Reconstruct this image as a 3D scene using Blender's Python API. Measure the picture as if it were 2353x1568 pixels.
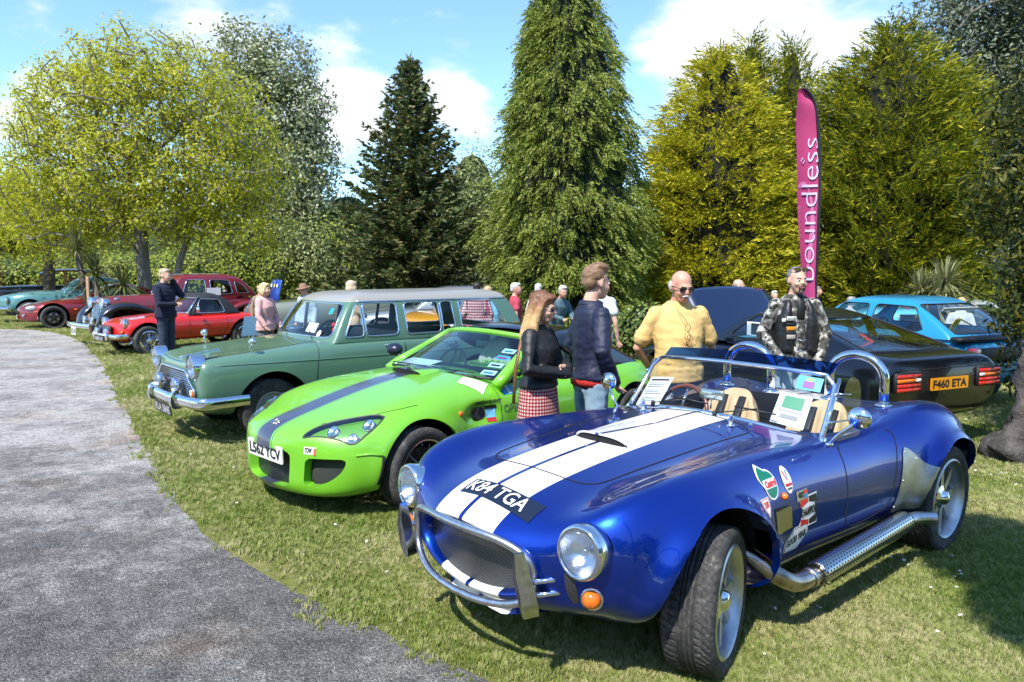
import bpy, bmesh, math, random
import numpy as np
from mathutils import Vector, Matrix, Euler
from mathutils.bvhtree import BVHTree
from mathutils import noise as mnoise
for o in list(bpy.data.objects): bpy.data.objects.remove(o)
S = bpy.context.scene
COL = S.collection
R = math.radians
# ------------------------------------------------------------------ camera
CAM_H, PITCH, FPX, OW, OH = 1.72, 5.515, 1740.0, 2353.0, 1568.0
cd = bpy.data.cameras.new('camera'); cam = bpy.data.objects.new('camera', cd); COL.objects.link(cam)
cd.sensor_width = 36.0; cd.lens = FPX / OW * 36.0; cd.clip_start = 0.05; cd.clip_end = 3000
cam.location = (0, 0, CAM_H); cam.rotation_euler = (R(90 - PITCH), 0, 0)
S.camera = cam
cd.dof.use_dof = True; cd.dof.focus_distance = 4.6; cd.dof.aperture_fstop = 7.0
# ------------------------------------------------------------------ light
SUN_EL, SUN_AZ = 53.0, -150.0          # azimuth from +Y towards +X: behind the camera, to its left
az, el = R(SUN_AZ), R(SUN_EL)
sun_dir = Vector((math.sin(az) * math.cos(el), math.cos(az) * math.cos(el), math.sin(el)))
sl = bpy.data.lights.new('sun', 'SUN'); sl.energy = 3.45; sl.angle = R(0.55); sl.color = (1.0, 0.955, 0.88)
so = bpy.data.objects.new('sun', sl); COL.objects.link(so)
so.rotation_euler = (-sun_dir).to_track_quat('-Z', 'Y').to_euler(); so.location = (0, 0, 30)
world = bpy.data.worlds.new('World'); S.world = world; world.use_nodes = True
S.view_settings.view_transform = 'Standard'; S.view_settings.look = 'None'
S.view_settings.exposure = 1.12; S.view_settings.gamma = 1.0; S.view_settings.use_curve_mapping = False
S.cycles.max_bounces = 10; S.cycles.transparent_max_bounces = 24; S.cycles.transmission_bounces = 8
S.cycles.glossy_bounces = 5; S.cycles.diffuse_bounces = 3
S.cycles.caustics_reflective = False; S.cycles.caustics_refractive = False
S.cycles.sample_clamp_indirect = 6.0
S.cycles.use_denoising = True

def ray(px, py):
 """unit direction through a point of the 2353x1568 picture plane"""
 x = (px - OW / 2) / FPX; v = (OH / 2 - py) / FPX
 p = R(PITCH)
 d = Vector((x, math.cos(p) + v * math.sin(p), -math.sin(p) + v * math.cos(p)))
 return d
def at(px, py, Y=None, Z=None):
 d = ray(px, py)
 t = (Y / d.y) if Y is not None else ((Z - CAM_H) / d.z)
 return Vector((d.x * t, d.y * t, CAM_H + d.z * t))
def gnd(px, py, z=0.0): return at(px, py, Z=z)

# ------------------------------------------------------------------ world nodes
def build_world():
 nt = world.node_tree; N = nt.nodes; L = nt.links; N.clear()
 out = N.new('ShaderNodeOutputWorld'); bg = N.new('ShaderNodeBackground'); L.new(bg.outputs[0], out.inputs[0])
 sky = N.new('ShaderNodeTexSky'); sky.sky_type = 'NISHITA'; sky.sun_disc = False
 sky.sun_elevation = el; sky.sun_rotation = az; sky.air_density = 1.0; sky.dust_density = 0.2; sky.ozone_density = 2.2
 tc = N.new('ShaderNodeTexCoord')
 sep = N.new('ShaderNodeSeparateXYZ'); L.new(tc.outputs['Generated'], sep.inputs[0])
 def math_(op, a, b=None, clamp=False):
  m = N.new('ShaderNodeMath'); m.operation = op; m.use_clamp = clamp
  for i, v in enumerate((a, b)):
   if v is None: continue
   if isinstance(v, (int, float)): m.inputs[i].default_value = v
   else: L.new(v, m.inputs[i])
  return m.outputs[0]
 zz = math_('ADD', math_('MAXIMUM', sep.outputs[2], 0.0), 0.22)
 cx = math_('DIVIDE', sep.outputs[0], zz); cy = math_('DIVIDE', sep.outputs[1], zz)
 comb = N.new('ShaderNodeCombineXYZ'); L.new(cx, comb.inputs[0]); L.new(cy, comb.inputs[1])
 def nz(scale, det, rough, off):
  n = N.new('ShaderNodeTexNoise'); n.inputs['Scale'].default_value = scale; n.inputs['Detail'].default_value = det
  n.inputs['Roughness'].default_value = rough
  mp = N.new('ShaderNodeMapping'); mp.inputs['Location'].default_value = off
  L.new(comb.outputs[0], mp.inputs[0]); L.new(mp.outputs[0], n.inputs[0]); return n.outputs[0]
 n1 = nz(1.15, 9, 0.6, CLOUD_OFF); n2 = nz(3.4, 8, 0.62, (7.1, 2.2, 0))
 base = math_('ADD', math_('MULTIPLY', n1, 0.75), math_('MULTIPLY', n2, 0.25))
 # cloud banks seen in the picture: directions where cloud is thicker
 acc = None
 for (px, py, rad, amp) in CLOUD_BANKS:
  d = ray(px, py).normalized()
  vm = N.new('ShaderNodeVectorMath'); vm.operation = 'DISTANCE'
  L.new(tc.outputs['Generated'], vm.inputs[0]); vm.inputs[1].default_value = d
  g = math_('MULTIPLY', math_('SUBTRACT', 1.0, math_('DIVIDE', vm.outputs['Value'], rad), True), amp)
  acc = g if acc is None else math_('ADD', acc, g)
 tot = math_('ADD', base, acc)
 mr = N.new('ShaderNodeMapRange'); mr.inputs[1].default_value = 0.59; mr.inputs[2].default_value = 0.72
 mr.interpolation_type = 'SMOOTHSTEP'; L.new(tot, mr.inputs[0])
 cov = math_('MULTIPLY', mr.outputs[0], 0.93)
 shade = N.new('ShaderNodeMapRange'); shade.inputs[1].default_value = 0.35; shade.inputs[2].default_value = 0.68
 shade.inputs[3].default_value = 0.80; shade.inputs[4].default_value = 1.06; L.new(n2, shade.inputs[0])
 cc = N.new('ShaderNodeMix'); cc.data_type = 'RGBA'; cc.blend_type = 'MULTIPLY'; cc.inputs[0].default_value = 1
 cc.inputs[6].default_value = CLOUD_COL; L.new(shade.outputs[0], cc.inputs[7])
 mix = N.new('ShaderNodeMix'); mix.data_type = 'RGBA'
 sk = N.new('ShaderNodeMix'); sk.data_type = 'RGBA'; sk.blend_type = 'MULTIPLY'; sk.inputs[0].default_value = 1
 L.new(sky.outputs[0], sk.inputs[6]); sk.inputs[7].default_value = SKY_TINT
 L.new(cov, mix.inputs[0]); L.new(sk.outputs[2], mix.inputs[6]); L.new(cc.outputs[2], mix.inputs[7])
 L.new(mix.outputs[2], bg.inputs[0]); bg.inputs[1].default_value = 0.15
CLOUD_OFF = (3.3, 1.7, 0)
CLOUD_COL = (4.3, 4.4, 4.55, 1)
SKY_TINT = (0.70, 0.83, 0.94, 1)
CLOUD_BANKS = [(770, 265, 0.10, 0.22), (1060, 235, 0.08, 0.20), (1800, 95, 0.19, 0.25), (1570, 130, 0.10, .20), (90, 20, 0.16, 0.2), (470, 30, 0.12, 0.2), (60, 330, 0.1, 0.12)]
build_world()

# ------------------------------------------------------------------ objects and properties
def tag(o, label=None, cat=None, group=None, kind=None):
 if label: o['label'] = label
 if cat: o['category'] = cat
 if group: o['group'] = group
 if kind: o['kind'] = kind
 return o
def thing(name, label, cat, loc=(0, 0, 0), rz=0.0, group=None):
 o = bpy.data.objects.new(name, None); COL.objects.link(o); o.empty_display_size = 0.1
 o.location = loc; o.rotation_euler = (0, 0, rz)
 return tag(o, label, cat, group)
def empty(name, parent, loc=(0, 0, 0), rot=(0, 0, 0)):
 o = bpy.data.objects.new(name, None); COL.objects.link(o); o.parent = parent; o.location = loc; o.rotation_euler = rot
 return o
def mesh(name, V, F, mats, smooth=True, idx=None, sharp=None):
 me = bpy.data.meshes.new(name)
 me.from_pydata([tuple(map(float, v)) for v in V], [], [tuple(int(i) for i in f) for f in F])
 if not isinstance(mats, (list, tuple)): mats = [mats]
 for m in mats: me.materials.append(m)
 if smooth and len(me.polygons): me.polygons.foreach_set('use_smooth', [True] * len(me.polygons))
 if idx is not None: me.polygons.foreach_set('material_index', list(map(int, idx)))
 if sharp and smooth:
  try: me.set_sharp_from_angle(angle=R(sharp))
  except Exception: pass
 me.update()
 return me
def obj(name, V, F, mats, parent=None, smooth=True, idx=None, sharp=None, loc=None, rot=None):
 o = bpy.data.objects.new(name, mesh(name, V, F, mats, smooth, idx, sharp)); COL.objects.link(o)
 if parent is not None: o.parent = parent
 if loc is not None: o.location = loc
 if rot is not None: o.rotation_euler = rot
 return o
def link_mesh(name, me, parent=None, loc=(0, 0, 0), rot=(0, 0, 0), scale=(1, 1, 1)):
 o = bpy.data.objects.new(name, me); COL.objects.link(o); o.parent = parent
 o.location = loc; o.rotation_euler = rot; o.scale = scale
 return o
def copy_tree(o, parent=None):
 c = o.copy(); COL.objects.link(c); c.parent = parent
 for ch in o.children: copy_tree(ch, c)
 return c

# ------------------------------------------------------------------ materials
MATS = {}
def nodes_of(name):
 m = bpy.data.materials.new(name); m.use_nodes = True
 nt = m.node_tree
 b = nt.nodes.get('Principled BSDF')
 return m, nt, nt.nodes, nt.links, b
def c4(c): return (c[0], c[1], c[2], 1.0)
def setp(b, **k):
 names = dict(rough='Roughness', metal='Metallic', coat='Coat Weight', coatr='Coat Roughness', ior='IOR', spec='Specular IOR Level',
                 trans='Transmission Weight', alpha='Alpha', sheen='Sheen Weight', sss='Subsurface Weight', aniso='Anisotropic')
 for a, v in k.items(): b.inputs[names[a]].default_value = v
def add_noise(N, L, scale, detail=4, rough=0.55, coord='Object', vec=None):
 n = N.new('ShaderNodeTexNoise'); n.inputs['Scale'].default_value = scale; n.inputs['Detail'].default_value = detail; n.inputs['Roughness'].default_value = rough
 if vec is None:
  tc = N.new('ShaderNodeTexCoord'); vec = tc.outputs[coord]
 L.new(vec, n.inputs['Vector'])
 return n
def ramp(N, L, fac, stops):
 r = N.new('ShaderNodeValToRGB'); e = r.color_ramp.elements
 while len(e) < len(stops): e.new(0.5)
 for i, (p, c) in enumerate(stops): e[i].position = p; e[i].color = c4(c) if len(c) == 3 else c
 L.new(fac, r.inputs[0]); return r
def bumpn(N, L, b, h, strength=0.3, dist=0.01):
 bp = N.new('ShaderNodeBump'); bp.inputs['Strength'].default_value = strength; bp.inputs['Distance'].default_value = dist
 L.new(h, bp.inputs['Height']); L.new(bp.outputs[0], b.inputs['Normal']); return bp
def mat(name, col, rough=0.5, metal=0.0, var=0.0, vscale=8.0, bump=0.0, bscale=60.0, bdist=0.004, col2=None, coord='Object', **k):
 if name in MATS: return MATS[name]
 m, nt, N, L, b = nodes_of(name)
 setp(b, rough=rough, metal=metal, **k)
 b.inputs['Base Color'].default_value = c4(col)
 if var or col2:
  n = add_noise(N, L, vscale, 5, 0.6, coord)
  a = tuple(max(0, c * (1 - var)) for c in col); z = tuple(min(1, c * (1 + var)) for c in col) if col2 is None else col2
  r = ramp(N, L, n.outputs[0], [(0.32, a), (0.68, z)]); L.new(r.outputs[0], b.inputs['Base Color'])
  rr = N.new('ShaderNodeMapRange'); rr.inputs[3].default_value = max(0.02, rough - 0.06); rr.inputs[4].default_value = rough + 0.06
  L.new(n.outputs[0], rr.inputs[0]); L.new(rr.outputs[0], b.inputs['Roughness'])
 if bump:
  n2 = add_noise(N, L, bscale, 4, 0.6, coord); bumpn(N, L, b, n2.outputs[0], bump, bdist)
 MATS[name] = m; return m
def paint(name, col, metal=0.0, rough=0.35, coat=1.0, dirt=0.0, flake=0.0):
 """clear-coated car paint with a slight uneven film of dust"""
 if name in MATS: return MATS[name]
 m, nt, N, L, b = nodes_of(name)
 setp(b, rough=rough, metal=metal, coat=coat, coatr=0.03)
 b.inputs['Coat IOR'].default_value = 1.5
 n = add_noise(N, L, 3.0, 6, 0.65)
 rr = N.new('ShaderNodeMapRange'); rr.inputs[1].default_value = 0.3; rr.inputs[2].default_value = 0.75
 rr.inputs[3].default_value = 0.02; rr.inputs[4].default_value = 0.02 + 0.10 * dirt + 0.03
 L.new(n.outputs[0], rr.inputs[0]); L.new(rr.outputs[0], b.inputs['Coat Roughness'])
 r = ramp(N, L, n.outputs[0], [(0.3, col), (0.8, tuple(c + (0.22 - c) * 0.10 * dirt for c in col))])
 L.new(r.outputs[0], b.inputs['Base Color'])
 if flake:
  v = N.new('ShaderNodeTexVoronoi'); v.inputs['Scale'].default_value = 900
  tc = N.new('ShaderNodeTexCoord'); L.new(tc.outputs['Object'], v.inputs['Vector'])
  bumpn(N, L, b, v.outputs['Color'], flake, 0.0006)
 # very slight orange peel
 MATS[name] = m; return m
def glass(name, tint=(0.9, 0.95, 0.95), alpha=0.25, rough=0.0):
 """thin automotive glass: mirror reflection over a tinted clear pane"""
 if name in MATS: return MATS[name]
 m = bpy.data.materials.new(name); m.use_nodes = True; nt = m.node_tree; N = nt.nodes; L = nt.links; N.clear()
 out = N.new('ShaderNodeOutputMaterial')
 tr = N.new('ShaderNodeBsdfTransparent'); tr.inputs[0].default_value = c4(tint)
 gl = N.new('ShaderNodeBsdfGlossy'); gl.inputs['Roughness'].default_value = max(rough, 0.01); gl.inputs[0].default_value = (1, 1, 1, 1)
 lw = N.new('ShaderNodeLayerWeight'); lw.inputs[0].default_value = .5; fr = N.new('ShaderNodeMath'); fr.operation = 'POWER'; L.new(lw.outputs['Facing'], fr.inputs[0]); fr.inputs[1].default_value = 4.0
 mr = N.new('ShaderNodeMapRange'); mr.inputs[1].default_value = 0; mr.inputs[2].default_value = 1; mr.inputs[3].default_value = alpha * 0.25; mr.inputs[4].default_value = 1.0
 L.new(fr.outputs[0], mr.inputs[0])
 mx = N.new('ShaderNodeMixShader'); L.new(mr.outputs[0], mx.inputs[0]); L.new(tr.outputs[0], mx.inputs[1]); L.new(gl.outputs[0], mx.inputs[2])
 L.new(mx.outputs[0], out.inputs[0]); MATS[name] = m; return m

CHROME = mat('chrome', (0.82, 0.83, 0.85), 0.06, 1.0, var=0.06, vscale=30)
STEEL = mat('brushed_steel', (0.62, 0.62, 0.62), 0.32, 1.0, var=0.15, vscale=40)
ALU = mat('aluminium', (0.55, 0.56, 0.57), 0.42, 1.0, var=0.14, vscale=20)
RUBBER = mat('rubber', (0.022, 0.022, 0.023), 0.8, var=0.35, vscale=14, bump=0.25, bscale=120)
BLACK = mat('black_trim', (0.012, 0.012, 0.013), 0.5, var=0.2)
DARK = mat('dark_inside', (0.006, 0.006, 0.007), 0.9)
BLACKGLOSS = mat('black_gloss', (0.008, 0.008, 0.009), 0.2, coat=0.6)
WHITE = mat('white_plastic', (0.75, 0.75, 0.74), 0.45, var=0.06)
PAPER = mat('paper', (0.80, 0.81, 0.80), 0.7, var=0.04)
GLASS = glass('window_glass', (0.86, 0.91, 0.90), 0.22)
GLASSB = glass('clear_glass', (0.93, 0.96, 0.96), 0.10)
GLASSD = glass('tinted_glass', (0.42, 0.50, 0.52), 0.25)
LENS = glass('lamp_lens', (0.95, 0.97, 0.98), 0.5, 0.05)
AMBER = mat('amber_lens', (0.75, 0.16, 0.01), 0.12, coat=1.0, var=0.25, vscale=60)
REDLENS = mat('red_lens', (0.55, 0.02, 0.01), 0.15, coat=1.0, var=0.3, vscale=50)
REFLECTOR = mat('lamp_reflector', (0.85, 0.86, 0.87), 0.16, 1.0, bump=0.5, bscale=90)

# ------------------------------------------------------------------ shapes
def bsp(n, ns, tt=None):
 """clamped uniform cubic B-spline matrix"""
 p = 3; kn = np.concatenate([np.zeros(p), np.linspace(0, 1, n - p + 1), np.ones(p)])
 t = np.linspace(0, 1, ns) if tt is None else np.asarray(tt, float)
 t = np.clip(t, 0, 1 - 1e-9)
 B = np.zeros((len(t), n + p)); 
 for i in range(n + p): B[:, i] = (t >= kn[i]) & (t < kn[i + 1])
 for d in range(1, p + 1):
  for i in range(n + p - d):
   a = kn[i + d] - kn[i]; b = kn[i + d + 1] - kn[i + 1]
   B[:, i] = ((t - kn[i]) / a * B[:, i] if a > 0 else 0) + ((kn[i + d + 1] - t) / b * B[:, i + 1] if b > 0 else 0)
 return B[:, :n]
def spline(pts, ns, closed=False):
 P = np.array(pts, float)
 if closed:
  n = len(P); P = np.vstack([P, P, P]); d = bsp(len(P), ns * 3)@P; return d[ns:2 * ns]
 return bsp(len(P), ns) @ P
def catmull(pts, per=8, closed=False):
 P = [np.array(p, float) for p in pts]; n = len(P); out = []
 rng = range(n) if closed else range(n - 1)
 for i in rng:
  p0 = P[(i - 1) % n] if closed or i > 0 else 2 * P[0] - P[1]
  p1 = P[i]; p2 = P[(i + 1) % n]; p3 = P[(i + 2) % n] if closed or i + 2 < n else 2 * P[n - 1] - P[n - 2]
  for k in range(per):
   t = k / per
   out.append(0.5 * ((2 * p1) + (p2 - p0) * t + (2 * p0 - 5 * p1 + 4 * p2 - p3) * t * t + (3 * p1 - p0 - 3 * p2 + p3) * t ** 3))
 if not closed: out.append(P[-1])
 return np.array(out)
class Shell:
 """a surface as vertex and face lists that can be cut along f(p) = 0"""
 def __init__(s, V, F): s.V = np.asarray(V, float); s.F = [tuple(f) for f in F]
 @staticmethod
 def loft(net, nu, nv, ring=True, tu=None):
  net = np.asarray(net, float)
  G = np.einsum('ui,ijk,vj->uvk', bsp(net.shape[0], nu, tu), net, bsp(net.shape[1], nv)) if True else None
  nu = G.shape[0]
  if ring:     # mirror to the other side; end columns lie on the centre plane
   G[:, 0, 1] = 0; G[:, -1, 1] = 0
   Mi = G[:, -2:0:-1, :].copy(); Mi[:, :, 1] *= -1
   G = np.concatenate([G, Mi], 1)
   m = G.shape[1]
   F = [(i * m + j, (i + 1) * m + j, (i + 1) * m + (j + 1) % m, i * m + (j + 1) % m) for i in range(nu - 1) for j in range(m)]
  else:        # open half section (first column outer, last on the centre plane)
   G[:, -1, 1] = 0
   Mi = G[:, -2::-1, :].copy(); Mi[:, :, 1] *= -1
   G = np.concatenate([G, Mi], 1); m = G.shape[1]
   F = [(i * m + j, (i + 1) * m + j, (i + 1) * m + j + 1, i * m + j + 1) for i in range(nu - 1) for j in range(m - 1)]
  s = Shell(G.reshape(-1, 3), F); s.G = G; return s
 def normals(s):
  nr = np.zeros_like(s.V)
  for f in s.F:
   p = s.V[list(f)]; n = np.zeros(3)
   for i in range(len(f)): n += np.cross(p[i], p[(i + 1) % len(f)])
   for i in f: nr[i] += n
  return nr / np.maximum(np.linalg.norm(nr, axis=1, keepdims=True), 1e-12)
 def split(s, fn):
  """(part where fn >= 0, part where fn < 0)"""
  val = np.asarray(fn(s.V), float)
  val = np.where(np.abs(val) < 1e-7, 1e-7, val)
  V = [v for v in s.V]; cache = {}; P = []; Q = []
  for f in s.F:
   a = [val[i] for i in f]
   if min(a) >= 0: P.append(f); continue
   if max(a) < 0: Q.append(f); continue
   pf, qf = [], []
   n = len(f)
   for i in range(n):
    i0, i1 = f[i], f[(i + 1) % n]; a0, a1 = val[i0], val[i1]
    (pf if a0 >= 0 else qf).append(i0)
    if (a0 >= 0) != (a1 >= 0):
     k = (min(i0, i1), max(i0, i1))
     if k not in cache:
      t = a0 / (a0 - a1); V.append(s.V[i0] * (1 - t) + s.V[i1] * t); cache[k] = len(V) - 1
     pf.append(cache[k]); qf.append(cache[k])
   if len(pf) > 2: P.append(tuple(pf))
   if len(qf) > 2: Q.append(tuple(qf))
  V = np.array(V)
  return Shell._clean(V, P), Shell._clean(V, Q)
 @staticmethod
 def _clean(V, F):
  used = sorted({i for f in F for i in f}); mp = {k: i for i, k in enumerate(used)}
  return Shell(V[used] if used else np.zeros((0, 3)), [tuple(mp[i] for i in f) for f in F])
 def cut(s, fn): return s.split(fn)[0]
 def select(s, test):
  """(faces whose centre passes, the others)"""
  P, Q = [], []
  for f in s.F: (P if test(s.V[list(f)].mean(0)) else Q).append(f)
  return Shell._clean(s.V, P), Shell._clean(s.V, Q)
 def boundary(s):
  e = {}
  for f in s.F:
   for i in range(len(f)):
    a, b = f[i], f[(i + 1) % len(f)]; k = (min(a, b), max(a, b)); e[k] = None if k in e else (a, b)
  return [v for v in e.values() if v]
 def lip(s, test, off):
  """a flange: boundary edges passing test, swept by off(p)"""
  E = [(a, b) for a, b in s.boundary() if test(s.V[a]) and test(s.V[b])]
  V, F, mp = [], [], {}
  def g(i):
   if i not in mp:
    mp[i] = len(V); p = s.V[i]; V.append(p); V.append(p + np.array(off(p)))
   return mp[i]
  for a, b in E:
   i, j = g(a), g(b); F.append((j, i, i + 1, j + 1))
  return Shell(np.array(V) if V else np.zeros((0, 3)), F)
 def offset(s, d):
  return Shell(s.V + s.normals() * d, s.F)
 def join(s, o):
  n = len(s.V); return Shell(np.vstack([s.V, o.V]), s.F + [tuple(i + n for i in f) for f in o.F])
 def bvh(s): return BVHTree.FromPolygons([Vector(v) for v in s.V], s.F)
 def flip(s): return Shell(s.V, [tuple(reversed(f)) for f in s.F])
 def obj(s, name, m, parent, **k): return obj(name, s.V, s.F, m, parent, **k)
 def moved(s, d): return Shell(s.V + np.array(d), s.F)

def sd_poly(P, pts, r=0.0):
 """signed distance (negative inside) of 2D points to a polygon rounded by r"""
 P = np.asarray(P, float); v = np.asarray(pts, float)
 if r:      # shrink towards inside by offsetting the distance
  pass
 d = np.full(len(P), 1e9); s = np.ones(len(P)); n = len(v)
 for i in range(n):
  j = (i - 1) % n; e = v[j] - v[i]; w = P - v[i]
  t = np.clip((w @ e) / max(e @ e, 1e-12), 0, 1); b = w - t[:, None] * e
  d = np.minimum(d, (b * b).sum(1))
  c1 = P[:, 1] >= v[i][1]; c2 = P[:, 1] < v[j][1]; c3 = e[0] * w[:, 1] > e[1] * w[:, 0]
  fl = (c1 & c2 & c3) | (~c1 & ~c2 & ~c3); s = np.where(fl, -s, s)
 return s * np.sqrt(d) 
def round_poly(pts, r=0.03, n=5):
 """polygon with rounded corners"""
 P = [np.array(p, float) for p in pts]; out = []; m = len(P)
 for i in range(m):
  a, b, c = P[i - 1], P[i], P[(i + 1) % m]
  u = a - b; w = c - b; lu, lw = np.linalg.norm(u), np.linalg.norm(w)
  k = min(r, lu * 0.45, lw * 0.45); p0 = b + u / lu * k; p1 = b + w / lw * k
  for t in np.linspace(0, 1, n): out.append((1 - t) ** 2 * p0 + 2 * t * (1 - t) * b + t * t * p1)
 return np.array(out)
def tube(path, r, seg=8, closed=False, caps=True, up=None, flat=None):
 """round bar along a path; r may be a list; flat=(a,b) gives an elliptic section"""
 P = np.asarray(path, float); n = len(P)
 rr = np.full(n, r, float) if np.isscalar(r) else np.asarray(r, float)
 T = np.zeros_like(P)
 for i in range(n):
  a = P[(i - 1) % n] if (closed or i > 0) else P[i]; b = P[(i + 1) % n] if (closed or i < n - 1) else P[i]
  T[i] = (b - a) / max(np.linalg.norm(b - a), 1e-9)
 u0 = np.array(up if up is not None else ((0, 0, 1) if abs(T[0][2]) < 0.9 else (1, 0, 0)), float)
 V, F = [], []
 u = u0
 for i in range(n):
  s = np.cross(T[i], u if up is None else u0); ns = np.linalg.norm(s)
  s = s / ns if ns > 1e-6 else np.array((1, 0, 0)); u = np.cross(s, T[i])
  for k in range(seg):
   a = 2 * math.pi * k / seg
   fa, fb = (1, 1) if flat is None else flat
   V.append(P[i] + rr[i] * (math.cos(a) * s * fa + math.sin(a) * u * fb))
 for i in range(n if closed else n - 1):
  for k in range(seg):
   a = i * seg + k; b = i * seg + (k + 1) % seg; c = ((i + 1) % n) * seg
   F.append((a, b, c + (k + 1) % seg, c + k))
 if caps and not closed:
  F.append(tuple(range(seg))[::-1]); F.append(tuple((n - 1) * seg + k for k in range(seg)))
 return np.array(V), F
def lathe(prof, seg=32, axis='y', a0=0, a1=2 * math.pi):
 """profile [(radius, height)] turned about an axis"""
 V, F = [], []; full = abs(a1 - a0 - 2 * math.pi) < 1e-6; m = len(prof); ns = seg if full else seg + 1
 for k in range(ns):
  a = a0 + (a1 - a0) * k / seg; c, s = math.cos(a), math.sin(a)
  for r, h in prof:
   V.append({'y': (r * c, h, r * s), 'z': (r * c, r * s, h), 'x': (h, r * c, r * s)}[axis])
 for k in range(seg):
  a = k * m; b = ((k + 1) % ns) * m
  for j in range(m - 1): F.append((a + j, a + j + 1, b + j + 1, b + j))
 return np.array(V), F
def box(c, s, bev=0.0, rot=None):
 """box, optionally with chamfered edges"""
 hx, hy, hz = (max(v / 2, 1e-5) for v in s); b = min(bev, hx * .9, hy * .9, hz * .9)
 if b <= 0:
  V = np.array([(x, y, z) for z in (-hz, hz) for y in (-hy, hy) for x in (-hx, hx)])
  F = [(0, 2, 3, 1), (4, 5, 7, 6), (0, 1, 5, 4), (2, 6, 7, 3), (0, 4, 6, 2), (1, 3, 7, 5)]
 else:
  V = []; ix = {}
  for sx in (-1, 1):
   for sy in (-1, 1):
    for sz in (-1, 1):
     for ax in range(3):
      p = [sx * (hx - b), sy * (hy - b), sz * (hz - b)]; p[ax] += (sx, sy, sz)[ax] * b
      ix[(sx, sy, sz, ax)] = len(V); V.append(p)
  V = np.array(V); F = []
  for ax in range(3):
   o = [a for a in range(3) if a != ax]
   for sg in (-1, 1):
    q = []
    for (a, d) in ((-1, -1), (1, -1), (1, 1), (-1, 1)):
     s3 = [0, 0, 0]; s3[ax] = sg; s3[o[0]] = a; s3[o[1]] = d; q.append(ix[(*s3, ax)])
    F.append(tuple(q))
   for a in (-1, 1):
    for d in (-1, 1):
     s1 = [0, 0, 0]; s1[o[0]] = a; s1[o[1]] = d; s1[ax] = -1; s2 = list(s1); s2[ax] = 1
     F.append((ix[(*s1, o[0])], ix[(*s2, o[0])], ix[(*s2, o[1])], ix[(*s1, o[1])]))
  for sx in (-1, 1):
   for sy in (-1, 1):
    for sz in (-1, 1): F.append(tuple(ix[(sx, sy, sz, a)] for a in range(3)))
  # outward winding
  G = []
  for f in F:
   p = V[list(f)]; n = np.cross(p[1] - p[0], p[2] - p[0])
   G.append(f if n @ p.mean(0) > 0 else tuple(reversed(f)))
  F = G
 if rot is not None: V = V @ np.array(Euler(rot).to_matrix()).T
 return V + np.array(c, float), F
def ell(c, r, seg=16, rings=10, half=None):
 V, F = [], []
 for i in range(rings + 1):
  th = math.pi * i / rings
  for k in range(seg):
   a = 2 * math.pi * k / seg
   V.append((c[0] + r[0] * math.sin(th) * math.cos(a), c[1] + r[1] * math.sin(th) * math.sin(a), c[2] + r[2] * math.cos(th)))
 for i in range(rings):
  for k in range(seg): F.append((i * seg + k, (i + 1) * seg + k, (i + 1) * seg + (k + 1) % seg, i * seg + (k + 1) % seg))
 return np.array(V), F
def cat(*parts):
 V, F, n = [], [], 0
 for v, f in parts:
  v = np.asarray(v, float)
  V.append(v); F += [tuple(i + n for i in q) for q in f]; n += len(v)
 return np.vstack(V), F
def xf(vf, rot=(0, 0, 0), loc=(0, 0, 0), sc=1.0):
 V, F = vf; return np.asarray(V) * sc @ np.array(Euler(rot).to_matrix()).T + np.array(loc, float), F
def prism(pts, d0, d1, axis='y'):
 """outline extruded along an axis; pts are the two other coordinates"""
 n = len(pts); V = []
 for d in (d0, d1):
  for a, b in pts: V.append({'y': (a, d, b), 'x': (d, a, b), 'z': (a, b, d)}[axis])
 F = [tuple(range(n)), tuple(range(2 * n - 1, n - 1, -1))] + [(i, n + i, n + (i + 1) % n, (i + 1) % n) for i in range(n)]
 return np.array(V, float), F
def text_vf(s, size=1.0, bold=0.0, sx=1.0, align='CENTER', shear=0.0, sub=0.0):
 c = bpy.data.curves.new('t', 'FONT'); c.body = s; c.size = size; c.align_x = align; c.align_y = 'CENTER'
 c.offset = bold; c.resolution_u = 3; c.shear = shear
 o = bpy.data.objects.new('t', c); COL.objects.link(o)
 dg = bpy.context.evaluated_depsgraph_get(); me = bpy.data.meshes.new_from_object(o.evaluated_get(dg))
 if sub:
  bm = bmesh.new(); bm.from_mesh(me); bmesh.ops.triangulate(bm, faces=bm.faces[:])
  for _ in range(3):
   ed = [e for e in bm.edges if e.calc_length() > sub]
   if not ed: break
   bmesh.ops.subdivide_edges(bm, edges=ed, cuts=1); bmesh.ops.triangulate(bm, faces=bm.faces[:])
  bm.to_mesh(me); bm.free()
 V = np.array([v.co[:] for v in me.vertices]).reshape(-1, 3); F = [tuple(p.vertices) for p in me.polygons]
 bpy.data.objects.remove(o); bpy.data.meshes.remove(me); bpy.data.curves.remove(c)
 V[:, 0] *= sx; return V, F
def grid2(w, h, nx, ny):
 V = np.array([(-w / 2 + w * i / nx, -h / 2 + h * j / ny, 0) for j in range(ny + 1) for i in range(nx + 1)]); m = nx + 1
 return V, [(j * m + i, j * m + i + 1, (j + 1) * m + i + 1, (j + 1) * m + i) for j in range(ny) for i in range(nx)]
def fan(outline, rings=3):
 """flat outline filled with rings so that it can follow a curved panel"""
 P = np.array(outline, float); n = len(P); c = P.mean(0); V = []
 for k in range(rings, 0, -1): V += [tuple(c + (p - c) * k / rings) + (0,) for p in P]
 V.append(tuple(c) + (0,)); F = []
 for k in range(rings - 1):
  for i in range(n): F.append((k * n + i, k * n + (i + 1) % n, (k + 1) * n + (i + 1) % n, (k + 1) * n + i))
 b = (rings - 1) * n
 for i in range(n): F.append((b + i, b + (i + 1) % n, rings * n))
 return np.array(V), F
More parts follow.
